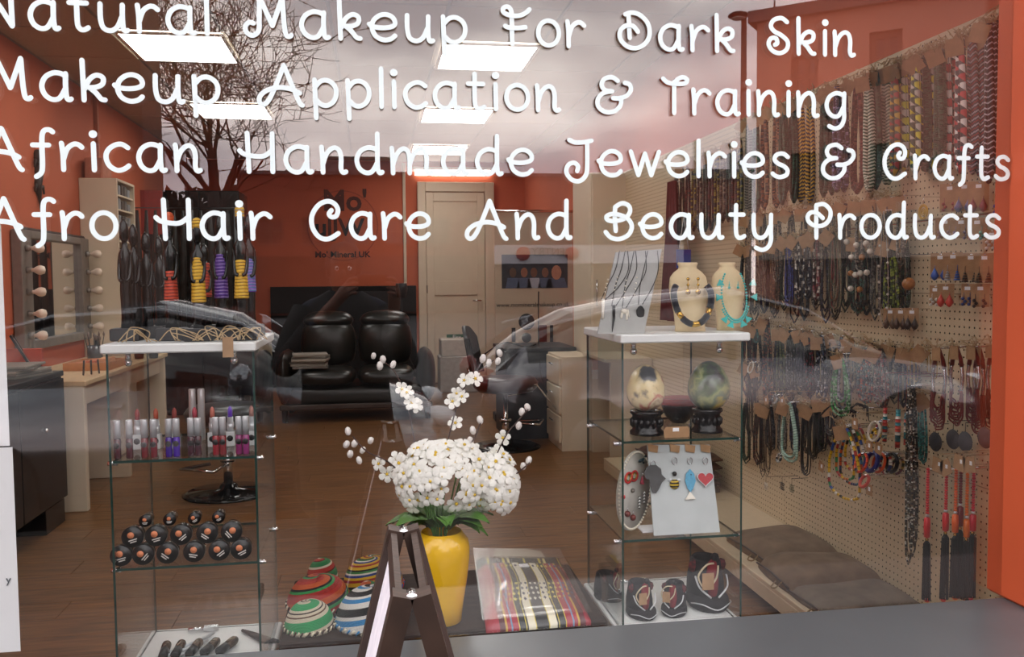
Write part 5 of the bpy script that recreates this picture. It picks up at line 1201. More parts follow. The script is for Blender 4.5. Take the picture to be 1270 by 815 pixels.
EB = [('red and gold hoop earring, left of the hoop pair on the oval board', -.45, .35, 'hoop'), ('red and gold hoop earring, right of the hoop pair on the oval board', -.1, .36, 'hoop'), ('cluster earring of blue and black beads at the top of the oval board', .35, .74, 'clus'), ('red drop earring, left of the tall drop pair on the oval board', .4, .2, 'drop'), ('red drop earring, right of the tall drop pair on the oval board', .68, .3, 'drop'),
      ('tiny red earring at the left side of the oval board', -.7, -.1, 'tiny'), ('grey curled earring in the centre of the oval board', -.15, .0, 'tiny2'), ('black and white stick earring, left one on the oval board', .3, -.35, 'stick'), ('black and white stick earring, right one on the oval board', .58, -.25, 'stick'), ('round brown earring, left at the bottom of the oval board', -.4, -.55, 'ball'), ('round brown earring, right at the bottom of the oval board', -.05, -.68, 'ball')]
for lab, u, v, k in EB:
    c = onb(u, v); e_ = thing('earring', lab, 'earring', (0, 0, 0)); V1 = Vv.normalized()
    if k == 'hoop': loop(c, .013, .0026, redm, e_); loop(c, .008, .0018, gold, e_, 'inner_hoop')
    elif k == 'clus':
        b = B()
        for i in range(9): b.ball(c + U.normalized() * rnd.uniform(-.012, .012) + V1 * rnd.uniform(-.01, .01), .0036, 6)
        b.build('bead_cluster', mat('blue_black_beads', '2b6a80', .3, h2='15181c'), e_)
    elif k == 'drop': B().tube([c + V1 * .012, c, c - V1 * .01], [.001, .004, .006], 8).build('drop', redp, e_); B().tube([c + V1 * .022, c + V1 * .012], .0015, 5).build('hook', chrome, e_)
    elif k == 'stick': B().tube([c + V1 * .016, c - V1 * .016], .003, 6).build('stick', zigzag('bw_stick', ['111111', 'e8e8e4'], .008), e_)
    elif k == 'ball': B().ball(c, .0085, 10).build('bead', mat('brown_resin', '6d2b25', .3, nz=.4, sc=90), e_); B().tube([c + V1 * .008, c + V1 * .018], .001, 4).build('hook', chrome, e_)
    else: B().ball(c, .006, 8).build('bead', redm if k == 'tiny' else mat('grey_shell', '6e665c', .4), e_)
# white key ring board
t = thing('key_ring_board', 'leaning white board with four hanging key rings in the right cabinet', 'display', (0, 0, 0))
k4 = [onY(811, 667, 2.13), onY(893, 664, 2.13), onY(880, 552, 2.2), onY(803, 552, 2.2)]
for p_ in k4[:2]: p_.z = S2
b = B(); off = Vector((0, .005, 0)); b.hexa([k4[0], k4[1], k4[1] + off, k4[0] + off, k4[3], k4[2], k4[2] + off, k4[3] + off]).build('board', mat('white_felt_board', 'BCC3C3', .7, nz=.04, sc=30), t)
B().box(k4[0].x - .02, k4[0].x + .03, 2.16, 2.22, S2, S2 + .003).build('foot', paper_m, t)
def kp(px, py, o=.004):
    n = (k4[1] - k4[0]).cross(k4[3] - k4[0]).normalized(); n = n if n.y < 0 else -n; v = ray(px, py); oo = Vector((0, 0, EYE)); return oo + v * ((k4[0] - oo).dot(n) / v.dot(n)) + n * o
def flat(px_list, mt, nm, p, o=.003, th=.003):
    P = [kp(x, y, o) for x, y in px_list]; Q = [kp(x, y, o + th) for x, y in px_list]; b = B(); n = len(P); b.v = [tuple(p_) for p_ in P + Q]; b.face(list(range(n)), flat=True); b.face([n + i for i in range(n - 1, -1, -1)], flat=True)
    for i in range(n): j = (i + 1) % n; b.face((i, n + i, n + j, j), flat=True)
    return b.build(nm, mt, p)
KR = [(809, 'Africa-shaped black'), (836, 'yellow and black bee'), (855, 'pale blue fish'), (874, 'red heart')]
for i, (px, nm) in enumerate(KR):
    e_ = thing('key_ring', '%s beaded key ring on the white board in the right cabinet' % nm, 'key ring', (0, 0, 0)); yr = 572 if i else 576
    c = kp(px, yr); B().tube([c + Vector((.007 * math.cos(2 * PI * k / 16), 0, .009 * math.sin(2 * PI * k / 16))) for k in range(16)], .0012, 5, closed=True).build('split_ring', chrome, e_)
    flat([(px - 6, 551), (px + 7, 553), (px + 6, 562), (px - 5, 560)], kraft, 'paper_tag', e_, .002, .001)
    if i == 0: flat([(801, 580), (806, 577), (813, 577), (819, 582), (820, 589), (825, 594), (820, 599), (817, 606), (813, 612), (808, 611), (806, 603), (805, 596), (800, 594), (798, 587)], fig, 'africa_shape', e_)
    if i == 1:
        b = B().ball(kp(836, 601), .013, 12, sy=.5, sz=1.05); b.build('body', zigzag('bee_stripes', ['D8B62C', '15130f'], .009, 0), e_); B().ball(kp(836, 588), .0065, 10).build('head', fig, e_); 
        for s_ in (-1, 1): B().ball(kp(836 + s_ * 5, 596), .005, 8, sy=.3).build('wing', silver, e_)
    if i == 2:
        flat([(855, 582), (860, 588), (862, 597), (859, 606), (856, 611), (852, 606), (849, 597), (850, 588)], mat('fish_blue_beads', '4A9CC0', .35, nz=.2, sc=200), 'body', e_); flat([(855, 610), (862, 619), (849, 620)], bone, 'tail', e_); B().ball(kp(856, 589, .007), .0018, 6).build('eye', blk, e_)
    if i == 3:
        H_ = [(874 + .62 * 16 * math.sin(a) ** 3, 594 - .62 * (13 * math.cos(a) - 5 * math.cos(2 * a) - 2 * math.cos(3 * a) - math.cos(4 * a))) for a in [2 * PI * k / 26 for k in range(26)]]
        flat(H_, mat('red_glitter', 'B01F2B', .3, nz=.3, sc=400), 'heart', e_); B().tube([kp(x, y, .006) for x, y in H_], .0011, 5, closed=True).build('silver_edge', silver, e_)
# embroidered booties on the base
felt = mat('black_embroidered_felt', '17141a', .85, nz=.4, sc=90, bump=.4); red_s = mat('crimson_suede', '7d1420', .8, nz=.15); cream_c = mat('cream_cord', 'CFC2A4', .7)
def bootie(px, py, s_, y, rz, label):
    q = onY(px, py, y); t = thing('baby_bootie', label, 'shoe', (q.x, y, .4155), rz); t.scale = (s_, s_, s_)
    B().lathe([(.001, 0), (.038, .0), (.043, .008), (.042, .022), (.038, .028), (.001, .03)], n=22, sy=1.35).build('sole', felt, t)
    b = B()
    for k, (w_, z) in enumerate(((.038, .022), (.037, .045), (.033, .07), (.03, .09), (.024, .1))): pass
    b.lathe([(.039, .024), (.038, .05), (.034, .075), (.031, .095), (.027, .1), (.025, .095), (.028, .07)], (0, .012, 0), 22, sy=1.2); b.build('upper', felt, t)
    B().lathe([(.001, .108), (.009, .1), (.013, .08), (.014, .055), (.011, .03), (.006, .024)], (0, -.028, 0), 12, sy=.7).build('tongue', red_s, t)
    for x_ in (-1, 1):
        B().tube(crom([(x_ * .008, -.044, .03), (x_ * .03, -.036, .05), (x_ * .034, -.02, .07)], 5), .0022, 6).build('crescent_trim', silver, t); B().ball((x_ * .03, .0, .085), .012, 8, sy=.6, sz=1.2).build('embroidered_ear', mat('embroidered_red', '7c2a30', .8, h2='1a171c', sc=150), t)
    B().tube(crom([(-.043, -.02, .014), (-.03, -.05, .02), (0, -.06, .01), (.03, -.05, .02), (.043, -.02, .014)], 5), .0014, 5).build('piping', silver, t)
    B().tube(crom([(0, -.035, .1), (-.02, -.045, .1), (-.035, -.04, .075), (-.02, -.045, .05), (.004, -.04, .07), (.01, -.035, .095)], 5), .002, 6).build('cord_loop', cream_c, t); B().ball((.005, -.03, .112), .009, 8).build('toggle', felt, t)
    b = B().box(-.03, -.005, -.05, -.049, .05, .085); b.build('paper_tag', kraft, t)
bootie(795, 750, .88, 2.2, .15, 'small black and red embroidered baby bootie at the left of the cabinet base'); bootie(836, 756, .8, 2.2, -.5, 'smallest red and black embroidered bootie in the middle of the cabinet base'); bootie(877, 740, 1.28, 2.24, 0, 'largest black and red embroidered bootie at the right of the cabinet base'); bootie(755, 760, .75, 2.33, .8, 'dark patterned bootie at the far left of the right cabinet base')

# =============== table with hats, vase and folded cloth ===============
TZ = .46
t = thing('display_table', 'low dark brown display table between the two glass cabinets', 'table', (.155, 2.29, 0))
B().bbox(-.385, .405, -.22, .22, TZ - .03, TZ, .003).build('tabletop', mat('dark_oak_top', '2e1d15', .75, nz=.3, sc=10, stretch=(1, 7, 1), spec=.2), t)
for x in (-.37, .36):
    for y in (-.2, .17): B().bbox(x, x + .03, y, y + .03, 0, TZ - .03, .002).build('leg', darkwood, t)
B().bbox(-.37, .39, -.2, -.18, TZ - .09, TZ - .03, .002).build('apron', darkwood, t)
def swirl(nm, stops, turns=2.0, rings=3.0, jit=.0):
    m, nt, p, N, Mth, Ramp = _nodes(nm, .5); tc = N('ShaderNodeTexCoord'); sp = N('ShaderNodeSeparateXYZ'); nt.links.new(tc.outputs['Object'], sp.inputs[0])
    ang = Mth('ARCTAN2', sp.outputs[1], sp.outputs[0]); a = Mth('DIVIDE', ang, 2 * PI)
    dd = Mth('SQRT', Mth('ADD', Mth('MULTIPLY', sp.outputs[0], sp.outputs[0]), Mth('MULTIPLY', sp.outputs[1], sp.outputs[1]))); z = Mth('MULTIPLY', Mth('SUBTRACT', dd, sp.outputs[2]), rings / .16)
    f = Mth('FRACT', Mth('ADD', Mth('ADD', z, Mth('MULTIPLY', a, turns)), 20)); nt.links.new(Ramp(f, stops), p.inputs['Base Color'])
    w = N('ShaderNodeMath', operation='SINE'); nt.links.new(Mth('MULTIPLY', sp.outputs[2], 2600), w.inputs[0]); w2 = Mth('SINE', Mth('MULTIPLY', ang, 190)); bm = N('ShaderNodeBump'); bm.inputs['Distance'].default_value = .0012; bm.inputs['Strength'].default_value = .7
    nt.links.new(Mth('ADD', w.outputs[0], w2), bm.inputs['Height']); nt.links.new(bm.outputs[0], p.inputs['Normal']); return m
def hat(px, py, r, h, m_, rim, label, z=TZ):
    q = onZ(px, py, z); t = thing('beaded_hat', label, 'hat', (q.x, q.y, z))
    pr = [(r * .985, 0), (r, .003)]
    for i in range(1, 13): a = PI / 2 * i / 12; pr.append((max(1e-4, r * math.cos(a) ** .8), .003 + (h - .003) * math.sin(a) ** 1.1))
    pr[-1] = (1e-4, h); o = B().lathe(pr, n=40).build('crown', m_, t); b = B(); n = 44
    for k in range(n):
        a = 2 * PI * k / n; a2 = a + .1; b.tube([(r * 1.0 * math.cos(a), r * 1.0 * math.sin(a), .002), (r * 1.01 * math.cos(a2), r * 1.01 * math.sin(a2), .012)], .0025, 5, m=k % 2)
    b.build('woven_rim', rim, t)
    return t
crm, gr_, rd_, blk2 = mat('bead_cream', 'E9DFC4', .5), mat('bead_green', '2FA35C', .5), mat('bead_redd', 'C23A2C', .5), mat('bead_black', '141414', .5)
hat(400, 722, .045, .068, swirl('swirl_small', [(0, '2F8A4C'), (.3, 'E9DFC4'), (.45, 'C8402F'), (.75, '7a2a20'), (.85, '3f9a58')], 1, 3), [rd_, gr_], 'small green and red woven hat behind the big orange one')
hat(396, 750, .083, .078, swirl('swirl_orange', [(0, 'D9622C'), (.3, '141414'), (.42, '35A055'), (.56, 'B5302A'), (.8, 'C93A2E')], 2, 2.2), [crm, blk2], 'large orange, red and black swirled woven hat on the dark table')
hat(384, 779, .06, .068, swirl('swirl_greencream', [(0, '2FAE66'), (.42, 'E9DFC4'), (.55, '3a2f22'), (.62, 'E9DFC4'), (.75, '6b4a30'), (.82, 'E9DFC4')], 1, 2.3), [crm, mat('bead_brown', '4a3322', .5)], 'small bright green and cream banded woven hat at the front left')
hat(463, 728, .083, .085, swirl('swirl_yellow', [(0, 'E0B52C'), (.2, '141414'), (.32, '3E8A48'), (.45, 'F0EBDC'), (.56, '27418f'), (.7, 'E0B52C'), (.85, 'A52C2A')], 2, 2.6), [rd_, mat('bead_blue', '2a4fa0', .5)], 'multicoloured yellow, green and blue woven hat behind the pavement board')
hat(457, 744, .035, .05, swirl('swirl_tiny', [(0, 'D9622C'), (.4, '2F8A4C'), (.7, 'E9DFC4')], 1, 2), [gr_, crm], 'tiny orange and green woven hat between two larger hats')
hat(461, 772, .088, .09, swirl('swirl_blue', [(0, '2E8CC8'), (.22, 'F0EEE6'), (.5, '121214'), (.85, 'F0EEE6')], 2, 2.2), [mat('bead_sky', '2E8CC8', .5), crm], 'large blue, white and black woven hat behind the foot of the pavement board')
# folded cloth
t = thing('folded_cloth', 'folded wax-print tunic with black, cream and crimson pattern in a clear packet', 'cloth', (0, 0, 0))
m, nt, p, N, Mth, Ramp = _nodes('dashiki_print', .45); uv = N('ShaderNodeUVMap'); sp = N('ShaderNodeSeparateXYZ'); nt.links.new(uv.outputs[0], sp.inputs[0])
u, v = sp.outputs[0], sp.outputs[1]
wv = Mth('MULTIPLY', Mth('SINE', Mth('MULTIPLY', v, 9)), .018); au = Mth('ABSOLUTE', Mth('SUBTRACT', Mth('ADD', u, wv), .54))
c1 = Ramp(au, [(0, '10100f'), (.055, 'D8C33a'), (.063, 'EDE6CB'), (.135, '10100f'), (.15, 'D8C33a'), (.16, '10100f'), (.215, 'D8C33a'), (.225, 'A51E34'), (.285, '6f8fb0'), (.3, 'A51E34'), (.335, 'C9A23a'), (.355, '5a1420'), (.41, 'A51E34')])
dia = Mth('ADD', Mth('ABSOLUTE', Mth('SUBTRACT', Mth('FRACT', Mth('MULTIPLY', v, 14)), .5)), Mth('ABSOLUTE', Mth('SUBTRACT', Mth('FRACT', Mth('MULTIPLY', u, 20)), .5)))
msk = Mth('MULTIPLY', Mth('LESS_THAN', dia, .33), Mth('GREATER_THAN', Mth('FRACT', Mth('MULTIPLY', v, 2.1)), .45))
mx = N('ShaderNodeMix', data_type='RGBA'); nt.links.new(msk, mx.inputs[0]); nt.links.new(c1, mx.inputs[6]); nt.links.new(Ramp(au, [(0, 'e8e4d0'), (.063, '1c2650'), (.135, 'e9d860'), (.225, 'D9B64A'), (.3, '2a4a78'), (.4, 'D9A98a')]), mx.inputs[7])
top_ = Mth('GREATER_THAN', v, .8); c3 = Ramp(Mth('FRACT', Mth('ADD', Mth('MULTIPLY', u, 2.4), .1)), [(0, '10100f'), (.38, 'D8C33a'), (.43, '10100f'), (.8, 'D8C33a'), (.86, '3a2a1c'), (.93, 'E3D28a')])
m3 = N('ShaderNodeMix', data_type='RGBA'); nt.links.new(top_, m3.inputs[0]); nt.links.new(mx.outputs[2], m3.inputs[6]); nt.links.new(c3, m3.inputs[7]); nt.links.new(m3.outputs[2], p.inputs['Base Color']); p.inputs['Coat Weight'].default_value = .5
Q = [onZ(603, 776, TZ + .02), onZ(733, 766, TZ + .02), onZ(693, 690, TZ + .02), onZ(590, 690, TZ + .02)]
def bil(u, v): return Q[0].lerp(Q[1], u).lerp(Q[3].lerp(Q[2], u), v)
b = B(); n = 16
for lvl in range(2):
    for j in range(n + 1):
        for i in range(n + 1):
            u_, v_ = i / n, j / n; q = bil(u_, v_); e_ = min(u_, 1 - u_, v_, 1 - v_); z = TZ + .001 if lvl else TZ + .012 + .02 * min(1, e_ * 9) ** .5 + .003 * math.sin(7 * u_ + 2) * math.cos(5 * v_); b.v.append((q.x, q.y, z))
o2 = (n + 1) ** 2
for j in range(n):
    for i in range(n):
        k = j * (n + 1) + i; b.face((k, k + 1, k + n + 2, k + n + 1), 0, ((i / n, j / n), ((i + 1) / n, j / n), ((i + 1) / n, (j + 1) / n), (i / n, (j + 1) / n)))
for i in range(n):
    for (k1, k2, u1, u2) in (((i), (i + 1), (i / n, 0), ((i + 1) / n, 0)), (n * (n + 1) + i + 1, n * (n + 1) + i, ((i + 1) / n, 1), (i / n, 1)), ((i + 1) * (n + 1), i * (n + 1), (0, (i + 1) / n), (0, i / n)), (i * (n + 1) + n, (i + 1) * (n + 1) + n, (1, i / n), (1, (i + 1) / n))):
        b.face((o2 + k1, o2 + k2, k2, k1), 0, (u1, u2, u2, u1))
b.build('fabric', m, t)
nk = [bil(.2, .9), bil(.8, .88), bil(.78, .99), bil(.6, 1.04), bil(.25, 1.03)]; b = B(); 
for z in (TZ + .032, TZ + .037):
    for q in nk: b.v.append((q.x, q.y, z))
b.face((0, 1, 2, 3, 4), flat=True); b.face((9, 8, 7, 6, 5), flat=True); b.face((4, 3, 2, 1, 0), flat=True)
for i in range(5): j = (i + 1) % 5; b.face((i, i + 5, j + 5, j), flat=True)
b.build('neck_lining', mat('lining_beige', 'B3A794', .8), t)
q = bil(.52, .74); B().box(q.x - .013, q.x + .013, q.y - .012, q.y + .012, TZ + .033, TZ + .036).build('size_label', paper_m, t)
b = B(); 
for q in [bil(-.04, -.03), bil(1.0, -.03), bil(1.02, 1.02), bil(-.03, 1.03)]: b.v.append((q.x, q.y, TZ + .040))
for q in [bil(-.04, -.03), bil(1.0, -.03), bil(1.02, 1.02), bil(-.03, 1.03)]: b.v.append((q.x, q.y, TZ + .0405))
b.face((0, 3, 2, 1), flat=True); b.face((4, 5, 6, 7), flat=True); b.build('clear_packet', glassmat('clear_film', .01, (1, 1, 1), .22), t)

# vase with flowers
vx, vy = onZ(550, 776, TZ).x, 2.14
t = thing('yellow_vase', 'glossy yellow vase holding white flowers on the dark table', 'vase', (vx, vy, TZ))
B().lathe([(.043, 0), (.047, .003), (.053, .05), (.063, .11), (.069, .16), (.0695, .185), (.066, .205), (.055, .219), (.05, .226), (.047, .226), (.049, .22), (.055, .2), (.04, .05), (.001, .02)], n=44).build('body', mat('yellow_glaze', 'F7C325', .25, nz=.03, sc=4, coat=.6), t)
def flowers():
    r = random.Random(5); t = thing('white_bouquet', 'white artificial blossom bouquet with long sprays in the yellow vase', 'flowers', (vx, vy, TZ + .19))
    pet = mat('white_petal', 'F7F6EE', .6, nz=.03); cen = mat('yellow_centre', 'E8C23A', .6); leafm = mat('leaf_green', '4c7a2b', .5, nz=.3, sc=20); stemm = mat('stem_brown', '4a3630', .7); budm = mat('bud_white', 'F4EFEA', .6)
    b = B()
    for k in range(5):
        a = 2 * PI * k / 5; R = Matrix.Rotation(a, 3, 'Z'); k0 = len(b.v)
        for q in ((.002, 0, 0), (.008, .006, .003), (.016, .0085, .004), (.0215, .004, .002), (.0215, -.004, .002), (.016, -.0085, .0045), (.008, -.006, .003), (.013, 0, .0055)): b.v.append(tuple(R @ Vector(q)))
        for i in range(7): j = (i + 1) % 7; b.face((k0 + i, k0 + j, k0 + 7))
    bl = b.mesh('blossom', pet); ce = B().ball((0, 0, .003), .0042, 6, sz=.7).mesh('flower_centre', cen)
    bud = B().ball((0, 0, .004), .0075, 8, sz=1.4).mesh('bud', budm)
    def put(me, p, nrm, s_=1, child=True):
        o = bpy.data.objects.new(me.name, me); COL.objects.link(o); o.parent = t; o.location = p
        o.rotation_mode = 'QUATERNION'; o.rotation_quaternion = Vector(nrm).to_track_quat('Z', 'Y') @ Matrix.Rotation(r.uniform(0, 6), 3, 'Z').to_quaternion(); o.scale = (s_,) * 3
        if me is bl and child:
            c = bpy.data.objects.new('flower_centre', ce); COL.objects.link(c); c.parent = o
    base = Vector((vx, vy, TZ + .19))
    C = onY(552, 592, vy) - base; C2 = onY(612, 600, vy) - base; n = 0
    for i in range(600):
        if n >= 215: break
        v = Vector((r.gauss(0, 1), r.gauss(0, 1), r.gauss(0, 1))).normalized()
        if v.z < -.75: continue
        if v.y > .65: continue
        cc, rr = (C, Vector((.125, .085, .088))) if r.random() < .68 else (C2, Vector((.055, .065, .075)))
        k = r.uniform(.86, 1.06); p = cc + Vector((v.x * rr.x, v.y * rr.y, v.z * rr.z)) * k; d = v + Vector((0, -.35, .1)); put(bl, p, d, r.uniform(.85, 1.25)); n += 1
    pd = B(); 
    def spray(px, nb):
        P = [onY(x, y, vy + dy) - base for x, y, dy in px]; B().tube(crom(P, 5), .0018, 5).build('stem', stemm, t)
        return P
    S_ = [([(520, 600, 0), (516, 560, 0), (505, 500, .02), (490, 462, .03), (470, 445, .03)], [(521, 563), (511, 500), (505, 487), (516, 503), (498, 483)], [(463, 443), (471, 456), (487, 454), (475, 448)]),
          ([(545, 600, 0), (556, 545, 0), (568, 500, .02), (580, 475, .02), (612, 447, .03)], [(565, 525), (561, 498), (576, 472), (589, 470), (573, 492), (566, 488)], [(598, 447), (617, 450), (620, 440), (606, 452)]),
          ([(500, 590, -.02), (480, 572, -.03), (455, 560, -.03), (437, 541, -.03)], [(480, 588), (470, 575), (492, 570)], [(432, 537), (459, 548), (439, 552), (429, 553), (449, 560), (434, 565), (446, 573)]),
          ([(590, 590, 0), (582, 560, 0), (590, 540, 0), (596, 525, 0)], [(587, 558)], [(596, 523), (587, 536), (584, 549)]),
          ([(600, 600, 0), (625, 545, -.01), (640, 525, -.01), (655, 508, 0)], [(624, 543), (617, 560)], [(655, 507), (647, 513), (643, 530)]),
          ([(610, 610, -.02), (635, 592, -.02), (657, 574, -.02)], [(617, 563)], [(655, 573), (649, 580)])]
    for px, bls, bds in S_:
        P = spray(px, 0)
        for x, y in bls:
            q = onY(x, y, vy + .015) - base; put(bl, q, (r.uniform(-.6, .6), -1, r.uniform(-.2, .8)), r.uniform(.8, 1.05))
        for x, y in bds: put(bud, onY(x, y, vy + .02) - base, (r.uniform(-.5, .5), r.uniform(-.6, .2), 1), r.uniform(.85, 1.15), False)
    for i in range(34):
        a = r.uniform(0, 2 * PI); k = r.uniform(.6, 1.1); L = .11 * k; wd = .03 * k; d = Vector((math.cos(a), math.sin(a) * .8, r.uniform(-.1, .5))).normalized(); s_ = d.cross(Vector((0, 0, 1))).normalized(); b = B(); p0 = Vector((.02 * math.cos(a), .02 * math.sin(a), .035 + r.uniform(0, .02)))
        for j in range(6):
            f = j / 5; c = p0 + d * L * f + Vector((0, 0, .02 * math.sin(f * PI) - .02 * f * f)); w_ = wd * math.sin(PI * (f * .92 + .06)); b.v += [tuple(c - s_ * w_ + Vector((0, 0, .004))), tuple(c), tuple(c + s_ * w_ + Vector((0, 0, .004)))]
        for j in range(5):
            for q in (0, 1): k_ = j * 3 + q; b.face((k_, k_ + 1, k_ + 4, k_ + 3))
        b.build('leaf', leafm, t)
    for i in range(14):
        a = r.uniform(0, 6.28); B().tube([(r.uniform(-.02, .02), r.uniform(-.02, .02), -.12), (.02 * math.cos(a), .02 * math.sin(a), .03), tuple(C + Vector((.07 * math.cos(a), .05 * math.sin(a), -.01)))], .002, 5).build('stem', leafm, t)
flowers()

# =============== jewellery on the pegboard ===============
XW = PEG
FULL = ['first', 'second', 'third', 'fourth', 'fifth', 'sixth', 'seventh', 'eighth', 'ninth', 'tenth', 'eleventh', 'twelfth', 'thirteenth', 'fourteenth', 'fifteenth', 'sixteenth', 'seventeenth', 'eighteenth']
ORD = ['first', 'second', 'third', 'fourth', 'fifth', 'sixth', 'seventh', 'eighth', 'ninth', 'tenth', 'eleventh', 'twelfth', 'thirteenth', 'fourteenth']
hookm = chrome
def wp(px, py, off=.06): return onX(px, py, XW - off)
def hook(px, py, L=.12):
    q = wp(px, py, 0); 
    return q
def ubend(T, Lp, Rp, zb, y_l, y_r, n=26, pinch=.35):
    """loop: from T down one side to zb and up the other side"""
    P = []
    for i in range(n + 1):
        s_ = i / n; a = s_ * 2 - 1                     # -1..1
        k = 1 - abs(a)                                  # 0 top, 1 bottom
        side = -1 if a < 0 else 1
        hw = (y_r - y_l) / 2; c = (y_r + y_l) / 2; f = min(1, (k / .55)) ** .6
        if k > .86: f *= math.cos((k - .86) / .14 * PI / 2)
        y = T.y + (c - T.y) * min(1, k * 1.5) + side * hw * f; 
        z = T.z + (zb - T.z) * (k if k < .86 else .86 + .14 * math.sin((k - .86) / .14 * PI / 2))
        P.append(Vector((T.x, y, z)))
    return P
def rope(px, y0, y1, hwp, off, rad, m_, label, group=None, tag_=True, nm='bead_necklace', cat='necklace', strands=1, n=26, cc=0):
    T = wp(px, y0, off); A = wp(px - hwp, y1, off); Bq = wp(px + hwp, y1, off); zb = wp(px + cc, y1, off).z
    ylo, yhi = min(A.y, Bq.y), max(A.y, Bq.y); sh = wp(px + cc, y1, off).y - wp(px, y1, off).y; ylo += sh * 0; 
    t = thing(nm, label, cat, tuple(T), 0, group)
    for s_ in range(strands):
        k = 1 - .12 * s_ if strands > 1 else 1
        T0 = T + Vector((rnd.uniform(-.008, .008) if strands > 1 else 0, 0, 0)); P = ubend(T0, 0, 0, T.z + (zb - T.z) * (1 - .1 * s_ * rnd.random()), T.y + (ylo - T.y) * k, T.y + (yhi - T.y) * k, n)
        P = [p_ - T for p_ in P]; B().tube(P, rad, 8 if rad > .005 else 4, cap=False, closed=False).build('strand', m_ if not isinstance(m_, list) else m_[s_ % len(m_)], t)
    B().tube([(0.005, 0, .004), (off - .001, 0, .004)], .002, 6).build('peg_hook', hookm, t)
    if tag_:
        R = Matrix.Rotation(rnd.uniform(-.7, .7), 4, 'X'); B().bbox(-.0006, .0006, -.026, .026, -.055, 0, .0005).xf(Matrix.Translation((-.016 - rad, 0, 0)) @ Matrix.Rotation(.75, 4, 'Z') @ R).build('kraft_tag', kraft, t)
        b = B()
        for i in range(8): b.tube(crom([(-.01, rnd.uniform(-.005, .005), 0), (rnd.uniform(-.03, .0), rnd.uniform(-.03, .03), rnd.uniform(.0, .03)), (rnd.uniform(-.035, .0), rnd.uniform(-.06, .06), rnd.uniform(-.02, .04))], 3), .0016, 3)
        b.build('raffia_bow', raffia, t)
    return t
# --- top row: crocheted bead ropes ---
zz = {
 'bw': zigzag('rope_black_white', ['141018', '141018', '141018', 'C9C4CC'], .017, .5, 2),
 'pw': zigzag('rope_purple_white', ['241c30', 'b9aebc', '241c30', '8a2430'], .02, .6, 2),
 'rw': triangles('rope_red_white', '1c1a2c', 'F2EEEA', 'C8303a', .028, 2),
 'gy': triangles('rope_green_yellow', '1f4632', 'DDD62F', 'C9C8BC', .028, 2),
 'gw': zigzag('rope_green_white', ['1c5540', 'D0DCCB'], .012, .5, 2),
 'ry': triangles('rope_red_yellow', '35402f', 'C8A22c', 'A52c2c', .024, 2),
 'yk': zigzag('rope_yellow_black', ['D8A91E', '1c1812'], .016, .6, 2),
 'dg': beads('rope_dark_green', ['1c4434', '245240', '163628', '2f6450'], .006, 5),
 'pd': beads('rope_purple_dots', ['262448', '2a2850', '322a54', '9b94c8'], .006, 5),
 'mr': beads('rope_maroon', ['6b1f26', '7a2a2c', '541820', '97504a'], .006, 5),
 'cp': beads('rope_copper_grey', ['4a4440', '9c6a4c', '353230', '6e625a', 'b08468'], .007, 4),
 'gg': zigzag('rope_grey_grey', ['58584e', '2c302a', '8b8b7c'], .014, .4, 2)}
TOP = [(1247, 22, 222, 2.0, 'bw', 'nearest the orange pillar'), (1238, 26, 225, 2.0, 'bw', 'second from the orange pillar'), (1229, 30, 224, 2.5, 'bw', 'third from the orange pillar'),
       (1216, 42, 215, 3.5, 'pw', 'right of its pair'), (1206, 44, 213, 3.5, 'pw', 'left of its pair'), (1193, 48, 212, 4, 'rw', 'right one of three'), (1181, 55, 198, 3.5, 'rw', 'middle one of three'), (1173, 60, 196, 3, 'rw', 'left one of three'),
       (1165, 62, 205, 3, 'dg', 'left of the red and white ones'), (1155, 65, 212, 4, 'gy', 'with the brightest yellow triangles'), (1146, 70, 210, 3.5, 'dg', 'between two yellow-patterned ones'), (1138, 72, 214, 3.5, 'gy', 'second from the right of the yellow ones'), (1129, 74, 205, 3, 'gg', 'middle of the row'), (1121, 78, 210, 3, 'gy', 'left one of the yellow ones'), (1112, 82, 215, 3.5, 'ry', 'single one in red and yellow triangles'),
       (1100, 86, 226, 4, 'gw', 'right of the pale zigzag pair'), (1088, 90, 232, 4, 'dg', 'between the pale zigzag pair'), (1076, 96, 236, 4, 'gw', 'left of the pale zigzag pair'), (1063, 100, 238, 6, 'mr', 'the only maroon one'), (1049, 105, 236, 3.5, 'pd', 'right of the purple pair'), (1040, 108, 236, 3.5, 'pd', 'left of the purple pair'),
       (1030, 112, 240, 3, 'dg', 'second left of the yellow zigzags'), (1021, 114, 243, 3, 'dg', 'third left of the maroon one'), (1006, 118, 250, 3.5, 'yk', 'right of the yellow zigzag pair'), (993, 122, 250, 3.5, 'yk', 'left of the yellow zigzag pair'),
       (983, 126, 250, 3, 'dg', 'just left of the yellow zigzags'), (972, 130, 252, 3, 'dg', 'between yellow zigzags and copper ones'), (961, 134, 256, 3.5, 'cp', 'right of the copper dotted pair'), (949, 140, 258, 3.5, 'cp', 'left of the copper dotted pair'), (938, 146, 262, 3.5, 'dg', 'left of both copper ones'), (928, 150, 268, 3, 'gg', 'crossing the reflected street lamp')]
nmz = {'bw': 'black bead rope with fine white waves', 'pw': 'dark purple and white zigzag bead rope', 'rw': 'red and white triangle bead rope', 'gy': 'green bead rope with yellow triangles', 'gw': 'dark green bead rope with pale zigzags', 'ry': 'red and yellow triangle bead rope', 'yk': 'yellow and black zigzag bead rope', 'dg': 'dark green bead rope', 'pd': 'purple-black speckled bead rope', 'mr': 'maroon bead rope', 'cp': 'copper and grey speckled bead rope', 'gg': 'grey-green wavy bead rope'}
